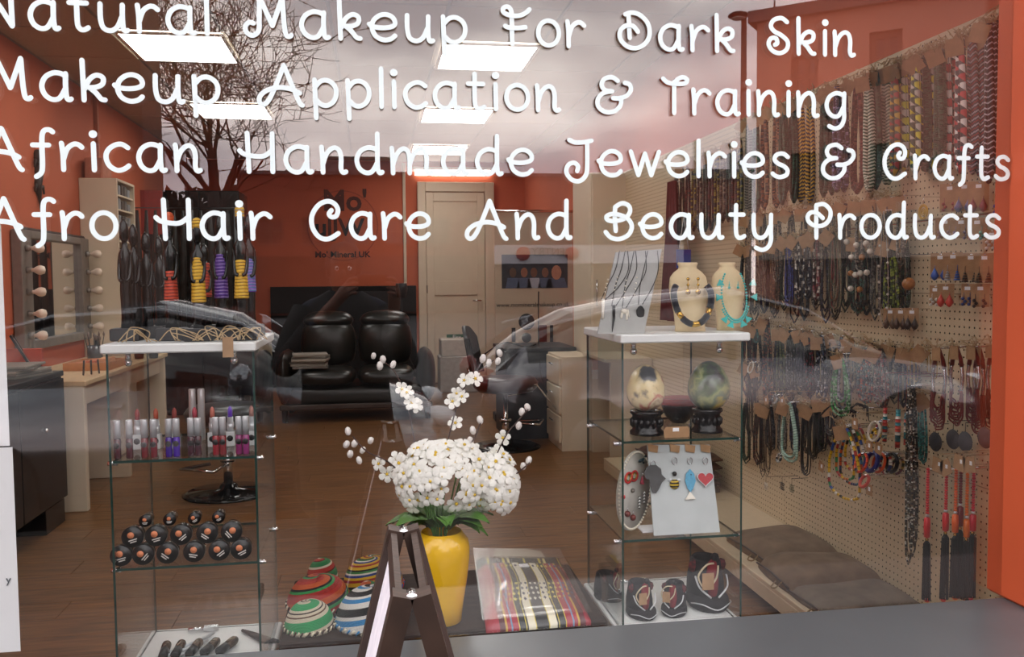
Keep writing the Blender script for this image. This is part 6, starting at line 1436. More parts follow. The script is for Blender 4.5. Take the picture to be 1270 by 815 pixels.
for i, (px, y0, y1, hw, k, pos) in enumerate(TOP):
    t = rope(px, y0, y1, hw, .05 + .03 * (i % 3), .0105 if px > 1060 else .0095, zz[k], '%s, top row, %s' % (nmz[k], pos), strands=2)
far = [('bead_far_a', ['2a2a22', '6d6426', '1b1b18', '8a7f2e']), ('bead_far_b', ['3a1c1c', '5b2a26', '201616']), ('bead_far_c', ['1c2a22', '2e4434', '151a16']), ('bead_far_d', ['5a5048', '2b2622', '7c6c5c'])]
for i in range(12):
    px = 918 - i * 7.2; a = .6 * i; y0 = 172 + i * 3.6; y1 = 272 + i * 2.2
    rope(px, y0, y1 + rnd.uniform(-6, 4), 2.2, .06, .009, beads(*far[i % 4], .012, 4), 'thin dark bead necklace far back above the busts, %s from the right' % ORD[i], 'far dark necklaces in the top row', tag_=i % 2 == 0)
# --- second row: brown tagged bundles of fine necklaces ---
for i in range(12):
    px = 930 + i * 17; y0 = 268 - i * 2.2
    cols = [['6e625a', '3a332e', '9c8a72'], ['4a3c34', '2a2320'], ['7b6a5c', 'a0968a', '3a3430']][i % 3]
    rope(px, y0, y0 + 70 + (i % 3) * 8, 4.5, .07, .0035, beads('fine_%d' % (i % 3), cols, .005, 1), 'bundle of fine brown chain necklaces with kraft tag, second row, %s from the left' % ORD[i], 'fine chain bundles in the second row', strands=4)
# third row
def strands(px, y0, y1, hw, mats_, label, n=5, rad=.004, off=.07, tg=True, group=None): return rope(px, y0, y1, hw, off, rad, mats_, label, group, tg, strands=n)
blue_b = beads('cobalt', ['2a3488', '1f2768', '3c48a0'], .006); wht = beads('navy_white', ['12182a', '12182a', '16243a', 'D8D6CE'], .014); mw = beads('maroon_white', ['5a1420', '3a0e16', '7a1c26', 'CFC9C0'], .014)
strands(930, 305, 392, 5, beads('grey_thread', ['7a746c', '5a544e'], .004), 'bundle of thin grey cord necklaces, left end of the third row', 8, .0022)
strands(945, 303, 392, 5, beads('grey_thread2', ['8f8678', '4a4540'], .004), 'bundle of pale brown cord necklaces, second in the third row', 8, .0022)
strands(962, 300, 388, 4, beads('brown_mix', ['4a3026', '7c5a3e', '2a1c16'], .006), 'brown bead necklaces left of the cobalt strand', 4)
strands(978, 296, 380, 4, blue_b, 'cobalt blue bead strands in the third row', 5)
strands(990, 294, 372, 3, wht, 'navy necklaces with white cube beads, left pair of strands', 3, .0045)
strands(1001, 292, 372, 4, wht, 'navy necklaces with white cube beads, right pair of strands', 3, .0045)
strands(1013, 290, 372, 3.5, mw, 'maroon necklaces with white cube beads', 4, .0045)
strands(1035, 288, 385, 7, [beads('cream_multi', ['B9A888', '9c8a6c'], .003), beads('olive_multi', ['6e6a48', '4a4a34'], .003), beads('red_thread', ['8a2a22'], .003), beads('rust_multi', ['A2623C', '7c4a30'], .003)], 'thick multi-strand necklace in cream, olive and rust thread', 14, .0028, .1)
strands(1066, 295, 388, 9, beads('teal_dark_mix', ['12302a', '2a5a48', '101614', '3a2a20'], .009), 'dark green and teal bead necklaces behind the white round beads', 6, .005, .05)
strands(1105, 300, 392, 9, beads('olive_black_mix', ['5a6a20', '14160e', '34401a', '8a9a30'], .01), 'olive green and black bead necklaces in the third row', 6, .005, .05)
# round white and amber bead necklace
t = thing('round_bead_necklace', 'necklace of large round white and amber beads in the third row', 'necklace', tuple(wp(1063, 300, .12))); o = t.location.copy(); wb_ = mat('white_round_bead', 'D9D4C8', .4); ab = mat('amber_bead', 'A8703A', .3)
for i, (x, y) in enumerate(((1056, 319), (1069, 319), (1079, 312), (1062, 304), (1074, 302), (1055, 339), (1067, 339), (1075, 338), (1055, 358), (1066, 359), (1050, 300), (1061, 341))):
    B().ball(wp(x, y, .12) - o, .0115, 12).build('bead', ab if i % 4 == 1 else wb_, t)
t = rope(1096, 262, 404, 5, .13, .0014, mat('silver_chain', 'b9b6b0', .3, .9), 'long thin silver chain necklace with small pale beads', tag_=False); o = t.location.copy()
for i, (x, y) in enumerate(((1091, 305), (1101, 310), (1090, 330), (1101, 326), (1090, 350), (1101, 345), (1091, 370), (1101, 365), (1100, 382), (1091, 390))): B().ball(wp(x, y, .13) - o, .005, 8).build('bead', wb_, t)
q = wp(1127, 352, .11); t = thing('amber_pendant', 'large round amber bead pendant in the third row', 'pendant', tuple(q)); B().ball((0, 0, 0), .022, 14).build('bead', ab, t); B().tube([(0, 0, .02), (0, 0, .1), (.11, 0, .1)], .0015, 5).build('cord', cord, t)
q = wp(1145, 263, .12); t = thing('coil_earring', 'yellow spiral disc earring hanging high on the pegboard', 'earring', tuple(q)); m_y = mat('ochre_wire', 'C9A02c', .4, .3)
for r_ in (.024, .019, .011, .005): B().tube([(0, r_ * math.cos(2 * PI * k / 24), r_ * math.sin(2 * PI * k / 24)) for k in range(24)], .0022, 6, closed=True).build('coil_ring', m_y, t)
B().tube([(0, 0, .024), (0, 0, .05), (.12, 0, .05)], .0015, 5).build('hook', chrome, t)
# earring cards
acry = glassmat('clear_bag', .05, (1, 1, 1), .1)
def card(px, py, w, h, off, cols, label, n=2, form='drop'):
    q = wp(px, py, off); t = thing('earring_card', label, 'earring card', tuple(q), .75)
    B().bbox(-.0008, .0008, -w / 2, w / 2, -h, 0, .0003).build('card', kraft, t); B().box(-.0014, -.0008, -.008, .008, -.02, -.009).build('price_sticker', paper_m, t); B().tube([(-.004, 0, -.004), (off * .7, -off * .65, -.004)], .002, 6).build('peg_hook', chrome, t)
    for k in range(n):
        y = (k - (n - 1) / 2) * w * .5; b = B(); z0 = -h * .72
        b.tube([(-.004, y, z0 + .02), (-.004, y, z0)], .0008, 4)
        if form == 'drop': b.lathe([(.001, .012), (.007, .0), (.013, -.014), (.007, -.026), (.001, -.03)], (-.006, y, z0), 10)
        elif form == 'cone': [b.lathe([(.003 + .0018 * j, 0), (.0045 + .0022 * j, -.006)], (-.006, y, z0 - j * .008), 10) for j in range(4)]
        else: [b.ball((-.006, y + .003 * (-1) ** j, z0 - j * .009), .0055, 8) for j in range(3)]
        b.build('earring', mat('ear_' + cols[k % len(cols)], cols[k % len(cols)], .35, .2), t)
CARDS = [(1166, 314, 'blue fan earrings on a kraft card, left card of the upper pair', ['3a5fae'], 'drop', .05, .065), (1182, 313, 'blue and silver cone earrings on a kraft card, right card of the upper left group', ['3a5fae', 'a0a4a8'], 'cone', .05, .065), (1204, 314, 'black and gold striped cone earrings on a kraft card, upper right group, left', ['2b2218'], 'cone', .05, .065), (1221, 314, 'black and gold striped cone earrings on a kraft card, upper right group, right', ['3a2c1c'], 'cone', .045, .065),
      (1160, 354, 'white drop earrings on a narrow kraft card, lower left', ['D8D4CC'], 'bead', .03, .05), (1173, 352, 'coral red drop earrings on a kraft card, lower middle', ['C04438'], 'drop', .045, .05), (1200, 352, 'small blue earrings on a kraft card beside the dark ones', ['2c3f78'], 'bead', .03, .05), (1216, 352, 'dark bead earrings on a kraft card, lower right', ['2a2220'], 'bead', .045, .055),
      (1178, 228, 'pale kraft card with red earrings in a clear bag, under the lettering, left', ['8a2c34'], 'bead', .05, .07), (1196, 226, 'pale kraft card with blue earrings in a clear bag, under the lettering, middle', ['4a5a8c'], 'drop', .05, .07), (1214, 225, 'pale kraft card with red earrings in a clear bag, under the lettering, right', ['7c2a3a'], 'drop', .05, .07), (1240, 240, 'cobalt blue earrings on a small card beside the orange pillar', ['27408f'], 'bead', .03, .04),
      (1172, 270, 'row of small stone earrings on a kraft card below the bagged cards, left', ['a88a8a'], 'bead', .05, .05), (1192, 270, 'row of small stone earrings on a kraft card below the bagged cards, middle', ['7c6a84'], 'bead', .05, .05), (1212, 270, 'mint and rose stone earrings on a kraft card below the bagged cards, right', ['5fae9a', 'b0808a'], 'bead', .05, .05), (1230, 285, 'white stone earring on a kraft card beside the orange pillar', ['C9C9C4'], 'bead', .03, .04),
      (1104, 382, 'plain kraft earring card with brown beads at the right of the silver chain, left', ['5a4030'], 'drop', .04, .05), (1117, 382, 'plain kraft earring card with brown beads at the right of the silver chain, middle', ['4a3428'], 'drop', .04, .05), (1131, 382, 'plain kraft earring card with dark beads at the right of the silver chain, right', ['30241e'], 'drop', .04, .05)]
for px, py, lab, cols, form, w, h in CARDS: card(px, py, w * 1.15, h * 1.3, .07, cols, lab, 2, form)
# --- dense dark bundles close to the board behind rows two to five ---
PALS = [['14171a', '23303a', '5a5a5c'], ['3a1a16', '6a2c22', '1c1210'], ['1c2a20', '34482c', '11160f'], ['4a3a2c', '7a6248', '241a14'], ['1a1826', '3a3450', '0f0e14'], ['5a564e', '2a2825', '8a8478']]
for rw, (nm_, xs, ya, yb) in enumerate((('third', [924 + 12.5 * k for k in range(17)], lambda x: 305 - (x - 924) * .06, lambda x: 396), ('fourth', [926 + 13 * k for k in range(17)], lambda x: 398 + (x - 926) * .17, lambda x: 497 + (x - 926) * .02), ('fifth', [925 + 15 * k for k in range(8)], lambda x: 500, lambda x: 575 - (x - 925) * .12))):
    for i, x in enumerate(xs):
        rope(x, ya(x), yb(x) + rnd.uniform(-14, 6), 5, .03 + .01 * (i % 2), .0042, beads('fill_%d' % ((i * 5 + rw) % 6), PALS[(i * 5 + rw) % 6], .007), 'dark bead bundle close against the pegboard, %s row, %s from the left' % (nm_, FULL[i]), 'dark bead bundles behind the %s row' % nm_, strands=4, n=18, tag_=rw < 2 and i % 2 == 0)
# --- fourth row ---
tp = beads('teal_stone', ['2a6a68', '3a8480', '1c4a4a'], .009)
R4 = [(932, 398, 500, 4, beads('dk1', ['17120f', '2a1c16', '5a2a22', '2e3a2c'], .006), 'dark brown and red bead strands left end of the fourth row', 5), (938, 405, 425, 3, tp, 'short teal stone loop beside the turquoise bust', 3), (952, 396, 505, 5, beads('dk2', ['3a1c16', '7a3a28', '1c1612', 'a06a4a', '2c3a30'], .007), 'russet and brown mixed bead strands in the fourth row', 6),
      (968, 408, 500, 5, beads('grn1', ['2c3a22', '4a5a30', '1a2016', '6a6a3a'], .005), 'olive and moss green bead strands in the fourth row', 7), (980, 410, 488, 4, beads('dk3', ['121416', '1e2226', '0c0c0e', '8a8a8c'], .008), 'black and silver bead strands in the fourth row, left', 6), (992, 410, 482, 4, beads('dk4', ['121018', '1c1a28', '3a3444'], .006), 'black and violet bead strands in the fourth row', 6), (1004, 412, 480, 5, beads('dk5', ['0f1014', '16181e', '7a1c28', '101418'], .009), 'black bead strands with red beads in the fourth row', 6), (1018, 418, 498, 6, beads('dk6', ['0e0f12', '1a1c22', '24324a', 'b4b4ba'], .01), 'black strands with a few white chips in the fourth row', 6),
      (1072, 432, 500, 8, beads('mix1', ['5a2a22', 'C05a3a', '2a1c16', 'A8A090', '3a5a60'], .008), 'mixed coral, white and dark bead strands in the fourth row, left', 6), (1092, 432, 505, 8, beads('mix2', ['6a4a3a', 'b0a498', '8a3a2c', '3a2c26'], .008), 'mixed pale pink and brown bead strands in the fourth row, right', 6)]
for px, y0, y1, hw, m_, lab, n in R4: strands(px, y0, y1, hw, m_, lab, n, .0042)
strands(1043, 440, 516, 11, [beads('bright_green', ['2f9a3a', '1c6a28', '9ac09a'], .007), beads('white_chips', ['b9b9c0', '4a4a52', '8a8a92'], .006)], 'bright green and white crystal strands in the middle of the fourth row', 6, .005, .14)
for i, px in enumerate((1127, 1131, 1136, 1152, 1160, 1178)):
    rope(px, 432, (478, 470, 474, 462, 470, 468)[i], 2, .05 + .02 * (i % 2), .0016, mat('gold_chain', 'B8923c', .3, .9), 'fine gold chain beside the red thread necklaces, %s from the left' % ORD[i], 'fine gold chains in the fourth row', tag_=i in (0, 3))
# five red and silver bibs
redth = mat('red_thread', 'E0353C', .6, nz=.2, sc=150); silc = mat('silver_coil', 'B4B4B6', .25, .9, nz=.3, sc=300)
for i, (px, y0, y1, w, pos) in enumerate(((1165, 432, 530, 15, 'leftmost'), (1187, 430, 525, 14, 'second from left'), (1208, 430, 522, 13, 'third'), (1215, 430, 536, 10, 'second from right'), (1232, 428, 528, 11, 'rightmost'))):
    off = .16 - .03 * i; T = wp(px, y0, off); t = thing('thread_necklace', 'red thread and silver coil necklace, %s of the five near the orange pillar' % pos, 'necklace', tuple(T)); hy = abs(wp(px + w / 2, y1, off).y - T.y); H = T.z - wp(px, y1, off).z
    for s_ in (-1, 1):
        B().tube([(0, 0, 0), (0, s_ * hy * .5, -H * .14), (0, s_ * hy * .7, -H * .25)], [.004, .006, .007], 8).build('red_wrap', redth, t)
        B().tube(crom([(0, s_ * hy * .7, -H * .25), (0, s_ * hy * .85, -H * .4), (0, s_ * hy * .65, -H * .58)], 4), .0055, 8).build('silver_coil', silc, t)
    for k in range(9):
        r_ = .6 + .06 * k; P = [(rnd.uniform(-.006, .006), s_ * hy * (.55 + .04 * k), -H * (.56)) for s_ in (-1,)] + [(rnd.uniform(-.008, .008), hy * (.5 + .04 * k) * math.cos(PI + PI * j / 6), -H * (.66 + .03 * k) + H * (.1 + .004 * k) * math.sin(PI + PI * j / 6)) for j in range(7)] + [(rnd.uniform(-.006, .006), hy * (.55 + .04 * k), -H * .56)]
        B().tube(crom(P, 3), .0028, 5).build('red_thread', redth, t)
    B().tube([(0, 0, 0), (off - .001, 0, 0)], .002, 6).build('peg_hook', chrome, t); B().bbox(-.012, -.011, -.022, .02, -.04, .004, .0004).build('kraft_tag', kraft, t); b = B()
    for k in range(6): b.tube(crom([(-.01, 0, 0), (rnd.uniform(-.03, 0), rnd.uniform(-.05, .05), rnd.uniform(0, .035)), (rnd.uniform(-.03, 0), rnd.uniform(-.06, .06), rnd.uniform(-.01, .02))], 3), .0013, 3)
    b.build('raffia_bow', raffia, t)
# grey felt discs in clear bags
for i, (px, py, pos) in enumerate(((1160, 548, 'leftmost'), (1182, 545, 'second'), (1197, 548, 'third'), (1222, 543, 'rightmost'))):
    q = wp(px, py, .05 + .02 * i); t = thing('felt_disc', 'dark grey round felt disc hanging below the red necklaces, %s of four' % pos, 'disc', tuple(q)); B().lathe([(.001, -.003), (.03, -.004), (.033, 0), (.03, .004), (.001, .003)], n=22, R=Matrix.Rotation(PI / 2, 3, 'Y')).build('disc', mat('grey_felt_dark', '47464a', .6, nz=.2, sc=30), t); B().tube([(0, 0, .03), (0, 0, .06), (.05 + .02 * i - .001, 0, .06)], .0012, 4).build('cord', cord, t)
# --- fifth row ---
for i, (px, y0, y1) in enumerate(((929, 452, 545), (937, 455, 550), (946, 500, 592), (953, 505, 590))):
    strands(px, y0, y1, 3, mat('cord_%d' % (i % 2), ('2a2320', '4a3c30')[i % 2], .6), ('leftmost bundle of dark leather cords by the glass cabinet', 'second bundle of dark leather cords by the glass cabinet', 'third bundle of dark cords, holding a wire charm', 'fourth bundle of dark cords left of the mint pearls')[i], 5, .0018)
t = rope(978, 500, 572, 9, .14, .0062, beads('mint_pearls', ['A9CFC0', 'B9DACB'], .011, 1, .2), 'mint green pearl necklace in two rows hanging low on the pegboard', strands=2, n=40)
white_b = mat('ivory_bangle', 'D9D2C2', .35)
def bangle(px, py, r_, off, mt_, label, rr=.0035, tilt=.3):
    q = wp(px, py, off); t = thing('bangle', label, 'bangle', tuple(q)); P = [Vector((r_ * math.sin(tilt) * math.sin(2 * PI * k / 28), r_ * math.cos(2 * PI * k / 28), r_ * math.sin(2 * PI * k / 28) * math.cos(tilt))) for k in range(28)]
    B().tube(P, rr, 7, closed=True).build('ring', mt_, t); B().tube([(0, 0, r_), (off - .001, 0, r_)], .0018, 5).build('peg_hook', chrome, t); return t
bangle(931, 456, .026, .15, white_b, 'ivory white bangle beside the right glass cabinet'); bangle(941, 456, .026, .1, beads('bangle_brown', ['7c6a58', '3a2c24'], .01), 'brown bangle behind the ivory one beside the cabinet')
bangle(961, 495, .02, .13, beads('bangle_bw', ['d0d0cc', '1c1c1c'], .006), 'small black and white beaded bangle above the mint pearls', .005); bangle(966, 568, .018, .1, beads('bangle_bw', []) if 0 else _mc['bangle_bw'], 'small black and silver beaded ring below the mint pearls', .006)
for i, (px, py, c_) in enumerate(((950, 603, 'cfcabd'), (970, 603, '1a1816'), (982, 606, '5a5a38'))):
    q = wp(px, py, .08); t = thing('wire_charm', ('square silver wire charm, left', 'black square wire charm, middle', 'olive square wire charm, right')[i] + ' of three low on the pegboard', 'charm', tuple(q)); m_ = mat('charm_' + c_, c_, .4, .4); s_ = .016
    for k in range(4): B().tube([(0, -s_, -s_ + k * s_ * .66), (0, s_, -s_ + k * s_ * .66)], .0016, 4).build('wire', m_, t); B().tube([(0, -s_ + k * s_ * .66, -s_), (0, -s_ + k * s_ * .66, s_)], .0016, 4).build('wire', m_, t)
    B().tube([(0, 0, s_), (0, 0, .045), (.079, 0, .045)], .0012, 4).build('cord', cord, t)
# big zulu bead loops
loopm = [beads('loop_yellow', ['E0B41E', 'E0B41E', 'B8342A', '2a50a0', 'E8E4DA', 'E0B41E', '2f8a4a', '171717'], .019, 1, .35), beads('loop_red', ['B8342A', 'C9701E', '7a1a1c', '2a50a0', 'E8E4DA', 'E0B41E', '2f8a4a'], .019, 1, .35), beads('loop_orange', ['C9501E', '20306a', 'E8E4DA', 'E0B41E', '171717', '3a7a9a'], .017, 1, .35)]
for i, (px, y0, y1, hw, off, pos) in enumerate(((1047, 528, 618, 19, .2, 'largest outer loop'), (1048, 530, 594, 11, .17, 'second loop'), (1055, 530, 600, 13, .13, 'third loop'), (1060, 532, 585, 12, .1, 'innermost loop'), (1066, 530, 575, 10, .07, 'loop at the back'))):
    rope(px, y0, y1, hw, off, .0052, loopm[i % 3], 'brightly coloured bead hoop necklace low on the pegboard, %s' % pos, tag_=i in (0, 3), n=40)
BG = [(1084, 535, .034, .2, white_b, 'thick ivory bangle, uppermost of the bright bangle cluster', .0042), (1093, 532, .032, .12, beads('bg1', ['8a84a8', 'E0B41E', 'b0405a', '3a7a9a'], .01), 'lilac and yellow bead bangle behind the ivory bangle', .004), (1086, 540, .026, .16, beads('bg2', ['E0B41E', '20306a', '171717'], .012), 'yellow and navy bead bangle inside the ivory bangle', .0045),
      (1068, 574, .034, .2, beads('bg3', ['D8481E', 'D8481E', '171a40'], .02), 'orange and navy bangle at the left of the lower cluster', .0052), (1081, 573, .034, .17, mat('cobalt_bangle', '1a2370', .3), 'thick cobalt blue bangle in the lower cluster', .009), (1090, 574, .034, .15, mat('orange_bangle', 'D8521f', .4), 'orange bead bangle right of the cobalt one', .005), (1098, 575, .032, .12, beads('bg4', ['20306a', 'E8E4DA', 'B8342A', '101010'], .01), 'navy, red and white bead bangle in the lower cluster', .006), (1106, 574, .032, .1, mat('black_bangle', '131318', .4), 'black bead bangle at the right of the lower cluster', .007), (1113, 578, .03, .08, beads('bg5', ['3a3a20', '9a7a2a', '6a1c20'], .01), 'brown and olive bead bangle at the far right of the lower cluster', .005), (1072, 597, .022, .2, mat('coral_bangle', 'C94a38', .4), 'small coral bangle hanging under the lower cluster', .006)]
for px, py, r_, off, m_, lab, rr in BG: bangle(px, py, r_, off, m_, lab, rr, .25 + rnd.uniform(-.1, .3))
q0, q1 = wp(1060, 580, .0), wp(1098, 583, .22); o = B().tube([wp(1085, 583, 0), wp(1085, 583, .22)], .0025, 6).build('peg_rod', chrome); tag(o, 'thin chrome rod carrying the lower cluster of bangles', 'rod')
# hanging tags near them
for i, (px, py) in enumerate(((1044, 524), (1060, 522), (1078, 550), (1090, 553), (1078, 604), (1019, 576), (970, 495), (950, 494))):
    q = wp(px, py, .2); t = thing('kraft_price_tag', 'brown kraft price tag, %s' % ('above the bead hoops, left', 'above the bead hoops, right', 'under the ivory bangle, left', 'under the ivory bangle, right', 'below the bright bangles', 'left of the bead hoops', 'above the mint pearls', 'left of the mint pearls')[i], 'tag', tuple(q), 0)
    B().bbox(-.0008, .0008, -.02, .02, -.03, .01, .0003).xf(Matrix.Rotation(rnd.uniform(-.4, .4), 4, 'X')).build('card', kraft, t); B().box(-.0016, -.0009, -.008, .004, -.014, .0).build('sticker', paper_m, t); B().tube([(0, 0, .008), (.02, 0, .03), (.199, 0, .03)], .0012, 4).build('string', raffia, t)
# red and teal stick pendants
rt = beads('red_teal_stack', ['B8342A', '2f8a92', 'D8503c', '2a6a74', 'E0DCD0'], .011, 1, .35)
for i, (px, y0, y1, rr) in enumerate(((1098, 505, 548, .0085), (1114, 508, 555, .0095), (1124, 512, 552, .007))):
    a, b2 = wp(px, y0, .16), wp(px - 1, y1, .16); t = thing('stick_pendant', 'red and teal stacked disc pendant, %s of three above the bangles' % ('left', 'middle', 'right')[i], 'pendant', tuple(a)); B().tube([(0, 0, 0), tuple((b2 - a) * .5), tuple(b2 - a)], [rr * .8, rr, rr * .9], 10).build('stack', rt, t); B().tube([(0, 0, 0), (0, 0, .12), (.159, 0, .12)], .002, 5).build('cord', redth, t)
strands(1128, 480, 700, 4, beads('black_crystal', ['16130f', '16130f', 'd8d4c8', '5a4a38', '8a7a60'], .006, 1, .2), 'very long black and crystal bead strands hanging low, left bundle', 6, .0035, .17, False)
strands(1134, 478, 690, 4, beads('grey_crystal', ['1e1a16', 'b0aa9c', '1a1714', '6a5a48'], .006, 1, .2), 'very long grey crystal bead strands hanging low, right bundle', 6, .0035, .12, False)
strands(1143, 490, 575, 4, beads('teal_strand', ['2f8a82', '1c5a58', '3aa098'], .006), 'teal bead strands behind the long black ones', 4, .004, .08)
for i, (px, y0, y1, c_) in enumerate(((998, 500, 590, '2a2824'), (1008, 505, 570, '3a362e'), (1018, 495, 560, '141416'), (1028, 500, 540, '4a4a4c'))):
    strands(px, y0, y1, 5, mat('dim_%s' % c_, c_, .5, nz=.3), 'dark wire and cord necklaces, %s in the fifth row between the pearls and the hoops' % ('leftmost', 'second', 'third', 'rightmost')[i], 5, .003)
for i, (px, py) in enumerate(((1060, 512), (1042, 508), (1075, 506))):
    q = wp(px, py, .1); t = thing('feather_bunch', 'bunch of dark brown raffia and feathers, %s above the bead hoops' % ('middle', 'left', 'right')[i], 'feathers', tuple(q)); b = B()
    for k in range(26): a = rnd.uniform(-.8, .8); b.tube([(0, 0, 0), (-.02, .04 * math.sin(a * 2), .015 * math.cos(a)), (-.04, .09 * math.sin(a * 1.6), -.02 + .03 * math.cos(a * 3))], [.003, .003, .001], 4)
    b.build('feathers', mat('dark_feather', '2e2620', .9), t); B().tube([(0, 0, 0), (.099, 0, 0)], .002, 5).build('peg_hook', chrome, t)
# --- tassel necklaces ---
blackt = mat('black_tassel', '0e0d0e', .9, nz=.3, sc=200)
for i, (px, y0, ym, yt, yb, c_, nm) in enumerate(((1151, 590, 638, 668, 745, 'D82a30', 'red'), (1174, 590, 632, 660, 744, 'D82a30', 'red'), (1186, 588, 634, 662, 742, 'F07030', 'orange'), (1192, 585, 624, 654, 740, '7a1a20', 'dark red'), (1200, 590, 640, 668, 745, 'F5802a', 'bright orange'), (1208, 588, 634, 660, 742, 'CC2438', 'crimson'))):
    off = .15 - .015 * i; P = lambda y: wp(px, y, off); T = P(y0 - 8); t = thing('tassel_necklace', '%s bead necklace with a long black tassel, %s of the six hanging low' % (nm, ('leftmost', 'second', 'third', 'fourth', 'fifth', 'rightmost')[i]), 'necklace', tuple(T)); m_ = mat('tas_' + c_, c_, .35, nz=.1)
    b = B(); z = 0; zm = P(ym).z - T.z
    while z > zm: b.ball((0, 0, z), .0062, 8, sz=.75); z -= .0085
    b.build('round_beads', m_, t); z1 = P(yt).z - T.z
    B().lathe([(.002, zm), (.006, zm - .003), (.006, zm - .008), (.002, zm - .01)], n=12).build('silver_bead', silver, t)
    B().lathe([(.003, zm - .01), (.0095, zm - .014), (.0105, (zm + z1) / 2), (.0095, z1 + .004), (.003, z1)], n=14).build('long_bead', m_, t); B().ball((0, 0, z1 - .005), .006, 8).build('gold_bead', gold, t)
    zb = P(yb).z - T.z; b = B()
    for k in range(12): a = 2 * PI * k / 12; b.tube([(.002 * math.cos(a), .002 * math.sin(a), z1 - .01), (.0085 * math.cos(a), .0085 * math.sin(a), z1 - .02), (.011 * math.cos(a) + rnd.uniform(-.002, .002), .011 * math.sin(a) + rnd.uniform(-.002, .002), zb)], .0028, 5)
    b.build('tassel', blackt, t); B().ball((0.004 * (-1) ** i, 0, zb - .004), .009, 8, sz=.8).build('end_bead', m_, t); B().tube([(0, 0, 0), (off - .001, 0, 0)], .002, 6).build('peg_hook', chrome, t)
for i, (px, py) in enumerate(((1163, 575), (1172, 578), (1190, 572), (1202, 574))):
    q = wp(px, py, .17); t = thing('kraft_price_tag', 'brown kraft tag above the tassel necklaces, %s' % ('leftmost', 'second, tilted', 'third', 'rightmost')[i], 'tag', tuple(q), 0)
    B().bbox(-.0008, .0008, -.026, .026, -.03, .018, .0003).xf(Matrix.Rotation((.1, -.5, .15, -.2)[i], 4, 'X')).build('card', kraft, t); B().box(-.0018, -.001, -.014, -.004, -.006, .006).build('sticker', paper_m, t); B().tube([(0, 0, .012), (.01, 0, .03), (.169, 0, .03)], .0012, 4).build('string', raffia, t)

# --- back end of the wall: cream shelves, red coat ---
t = thing('cream_wall_cabinet', 'tall cream cabinet at the far end of the pegboard wall behind the right busts', 'cabinet', (1.74, 6.6, 0)); zt = 2.1
B().bbox(-.07, .2, -.02, .0, 0, zt, .003).build('door', cream_m, t); B().bbox(-.08, .2, .0, .6, 0, zt + .02, .004).build('carcass', cream_m, t); B().tube([(-.04, -.03, 1.1), (-.04, -.03, 1.3)], .006, 6).build('handle', chrome, t)
t = thing('maroon_coat', 'maroon cloth hanging at the far end of the pegboard above the left bust', 'cloth', tuple(wp(838, 225, .1)))
b = B(); n = 10
for j in range(7):
    for i in range(n + 1): b.v.append((-.02 * math.sin(i * 2.1 + j * .3) - .02, (i / n - .5) * (.1 + .35 * j / 6), -.85 * j / 6))
for j in range(6):
    for i in range(n): k = j * (n + 1) + i; b.face((k, k + 1, k + n + 2, k + n + 1))
b.build('fabric', mat('maroon_cloth', '5b1c20', .9, nz=.2), t); B().tube([(0, 0, 0), (.099, 0, .0)], .004, 6).build('peg_hook', chrome, t)

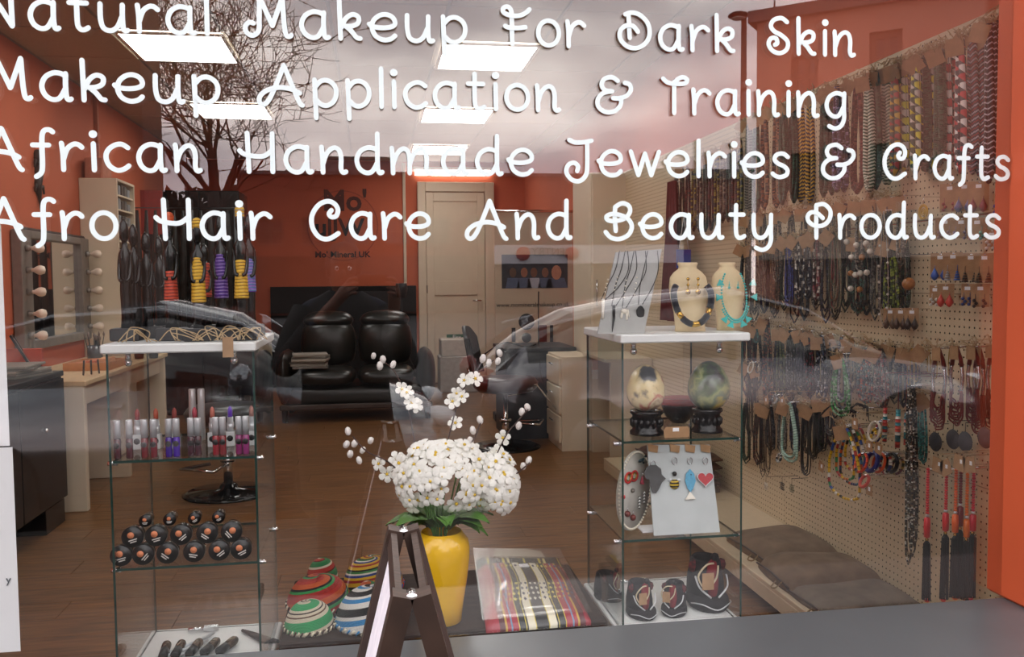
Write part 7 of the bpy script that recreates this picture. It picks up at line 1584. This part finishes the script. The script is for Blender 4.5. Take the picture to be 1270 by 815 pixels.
# --- low platform and folded suede bags ---
PH = .125; XF = 1.49
t = thing('display_platform', 'long low cream display platform along the foot of the pegboard wall', 'platform', (XF, 4.2, 0))
B().bbox(0, XW - XF - .002, -2.15, 1.4, PH - .02, PH, .003).build('top_board', mat('platform_laminate', 'CDBB9E', .45, nz=.04), t); B().bbox(0, .02, -2.15, 1.4, .045, PH - .02, .003).build('fascia', mat('platform_laminate', 'CDBB9E'), t); B().bbox(.06, .4, -2.1, 1.35, 0, .045, .002).build('recessed_base', blk, t)
suede = mat('brown_suede', '75624f', .95, nz=.22, sc=14, bump=.5); suede2 = mat('grey_suede', '71675b', .95, nz=.25, sc=12, bump=.5); pat = mat('patterned_blanket', '4a3228', .9, nz=.7, sc=60, bump=.5)
def bag(px, py, w, d, h, mt, label, z=PH, rz=0, frill=True):
    q = onZ(px, py, z); t = thing('folded_bag', label, 'bag', (min(q.x, XW - .02 - w / 2), q.y, z + .001), rz); b = B(); n = 14; r_ = random.Random(int(px))
    f = lambda u: (abs(u) ** 4)
    for lay in (1, 0):
        for j in range(n + 1):
            for i in range(n + 1):
                u, v = i / n * 2 - 1, j / n * 2 - 1; e_ = max(0, 1 - abs(u) ** 5) * max(0, 1 - abs(v) ** 5); k = 1 - .06 * (u * u * v * v)
                z_ = h * (.25 + .75 * e_ ** .6) + .006 * math.sin(3 * u + 2 * v + px) * e_ if lay else 0
                b.v.append((u * w / 2 * k, v * d / 2 * k, z_))
    o_ = (n + 1) ** 2
    for j in range(n):
        for i in range(n): k = j * (n + 1) + i; b.face((k, k + 1, k + n + 2, k + n + 1)); b.face((o_ + k, o_ + k + n + 1, o_ + k + n + 2, o_ + k + 1))
    for i in range(n):
        for k1, k2 in ((i, i + 1), (n * (n + 1) + i + 1, n * (n + 1) + i), ((i + 1) * (n + 1), i * (n + 1)), (i * (n + 1) + n, (i + 1) * (n + 1) + n)): b.face((o_ + k1, o_ + k2, k2, k1))
    b.build('body', mt, t)
    B().tube(crom([(-w / 2 * .98, -d / 2 * .9, h * .3), (-w / 2 * 1.0, 0, h * .45), (-w / 2 * .98, d / 2 * .9, h * .3)], 5), .004, 6).build('edge_seam', darkwood, t)
    if frill: B().tube(crom([(-w / 2, -d * .3, h * .4), (-w / 2 - .03, -d * .34, h * .2), (-w / 2 - .035, -d * .25, -.0 + .008), (-w / 2 - .01, -d * .2, h * .3)], 4), .003, 5).build('leather_tie', mat('leather_tie', '8c7350', .8), t)
bag(1085, 745, .40, .30, .045, suede2, 'nearest folded grey-brown suede bag on the platform, cut off by the sill', rz=.05)
bag(1045, 716, .40, .34, .075, suede, 'largest folded brown suede bag on the platform, second from the front', rz=-.05)
bag(985, 682, .36, .4, .07, suede, 'third folded brown suede bag on the platform, with a leather tie', rz=.06)
bag(955, 664, .36, .42, .075, suede2, 'fourth folded grey-brown bag, beside the patterned blankets', rz=0)
for i in range(4):
    bag(925, 655, .36, .45, .04, pat, 'dark brown patterned blanket, %s in the stack at the back of the platform' % ('at the bottom', 'second up', 'third up', 'on top')[i], z=PH, rz=.03 * i, frill=False)
for k, o in enumerate([o for o in COL.objects if o.name.startswith('folded_bag') and 'blanket' in o.get('label', '')]): o.location = (1.7, 4.75, PH + .001 + k * .043); o.name = 'folded_blanket'; o['category'] = 'blanket'

# put every empty at the base of its own parts
for o in [o for o in COL.objects if o.type == 'EMPTY' and not o.parent and o.location.length < 1e-6]:
    P = [c.location + Vector(v) for c in o.children if c.type == 'MESH' for v in c.bound_box]
    if not P: continue
    s_ = Vector(((min(p.x for p in P) + max(p.x for p in P)) / 2, (min(p.y for p in P) + max(p.y for p in P)) / 2, min(p.z for p in P)))
    for c in o.children:
        c.location -= s_
    o.location = s_
for o in COL.objects:
    if not o.parent and o.get('label') and not 4 <= len(o['label'].split()) <= 16: print('LABEL', len(o['label'].split()), o.name, '|', o['label'])
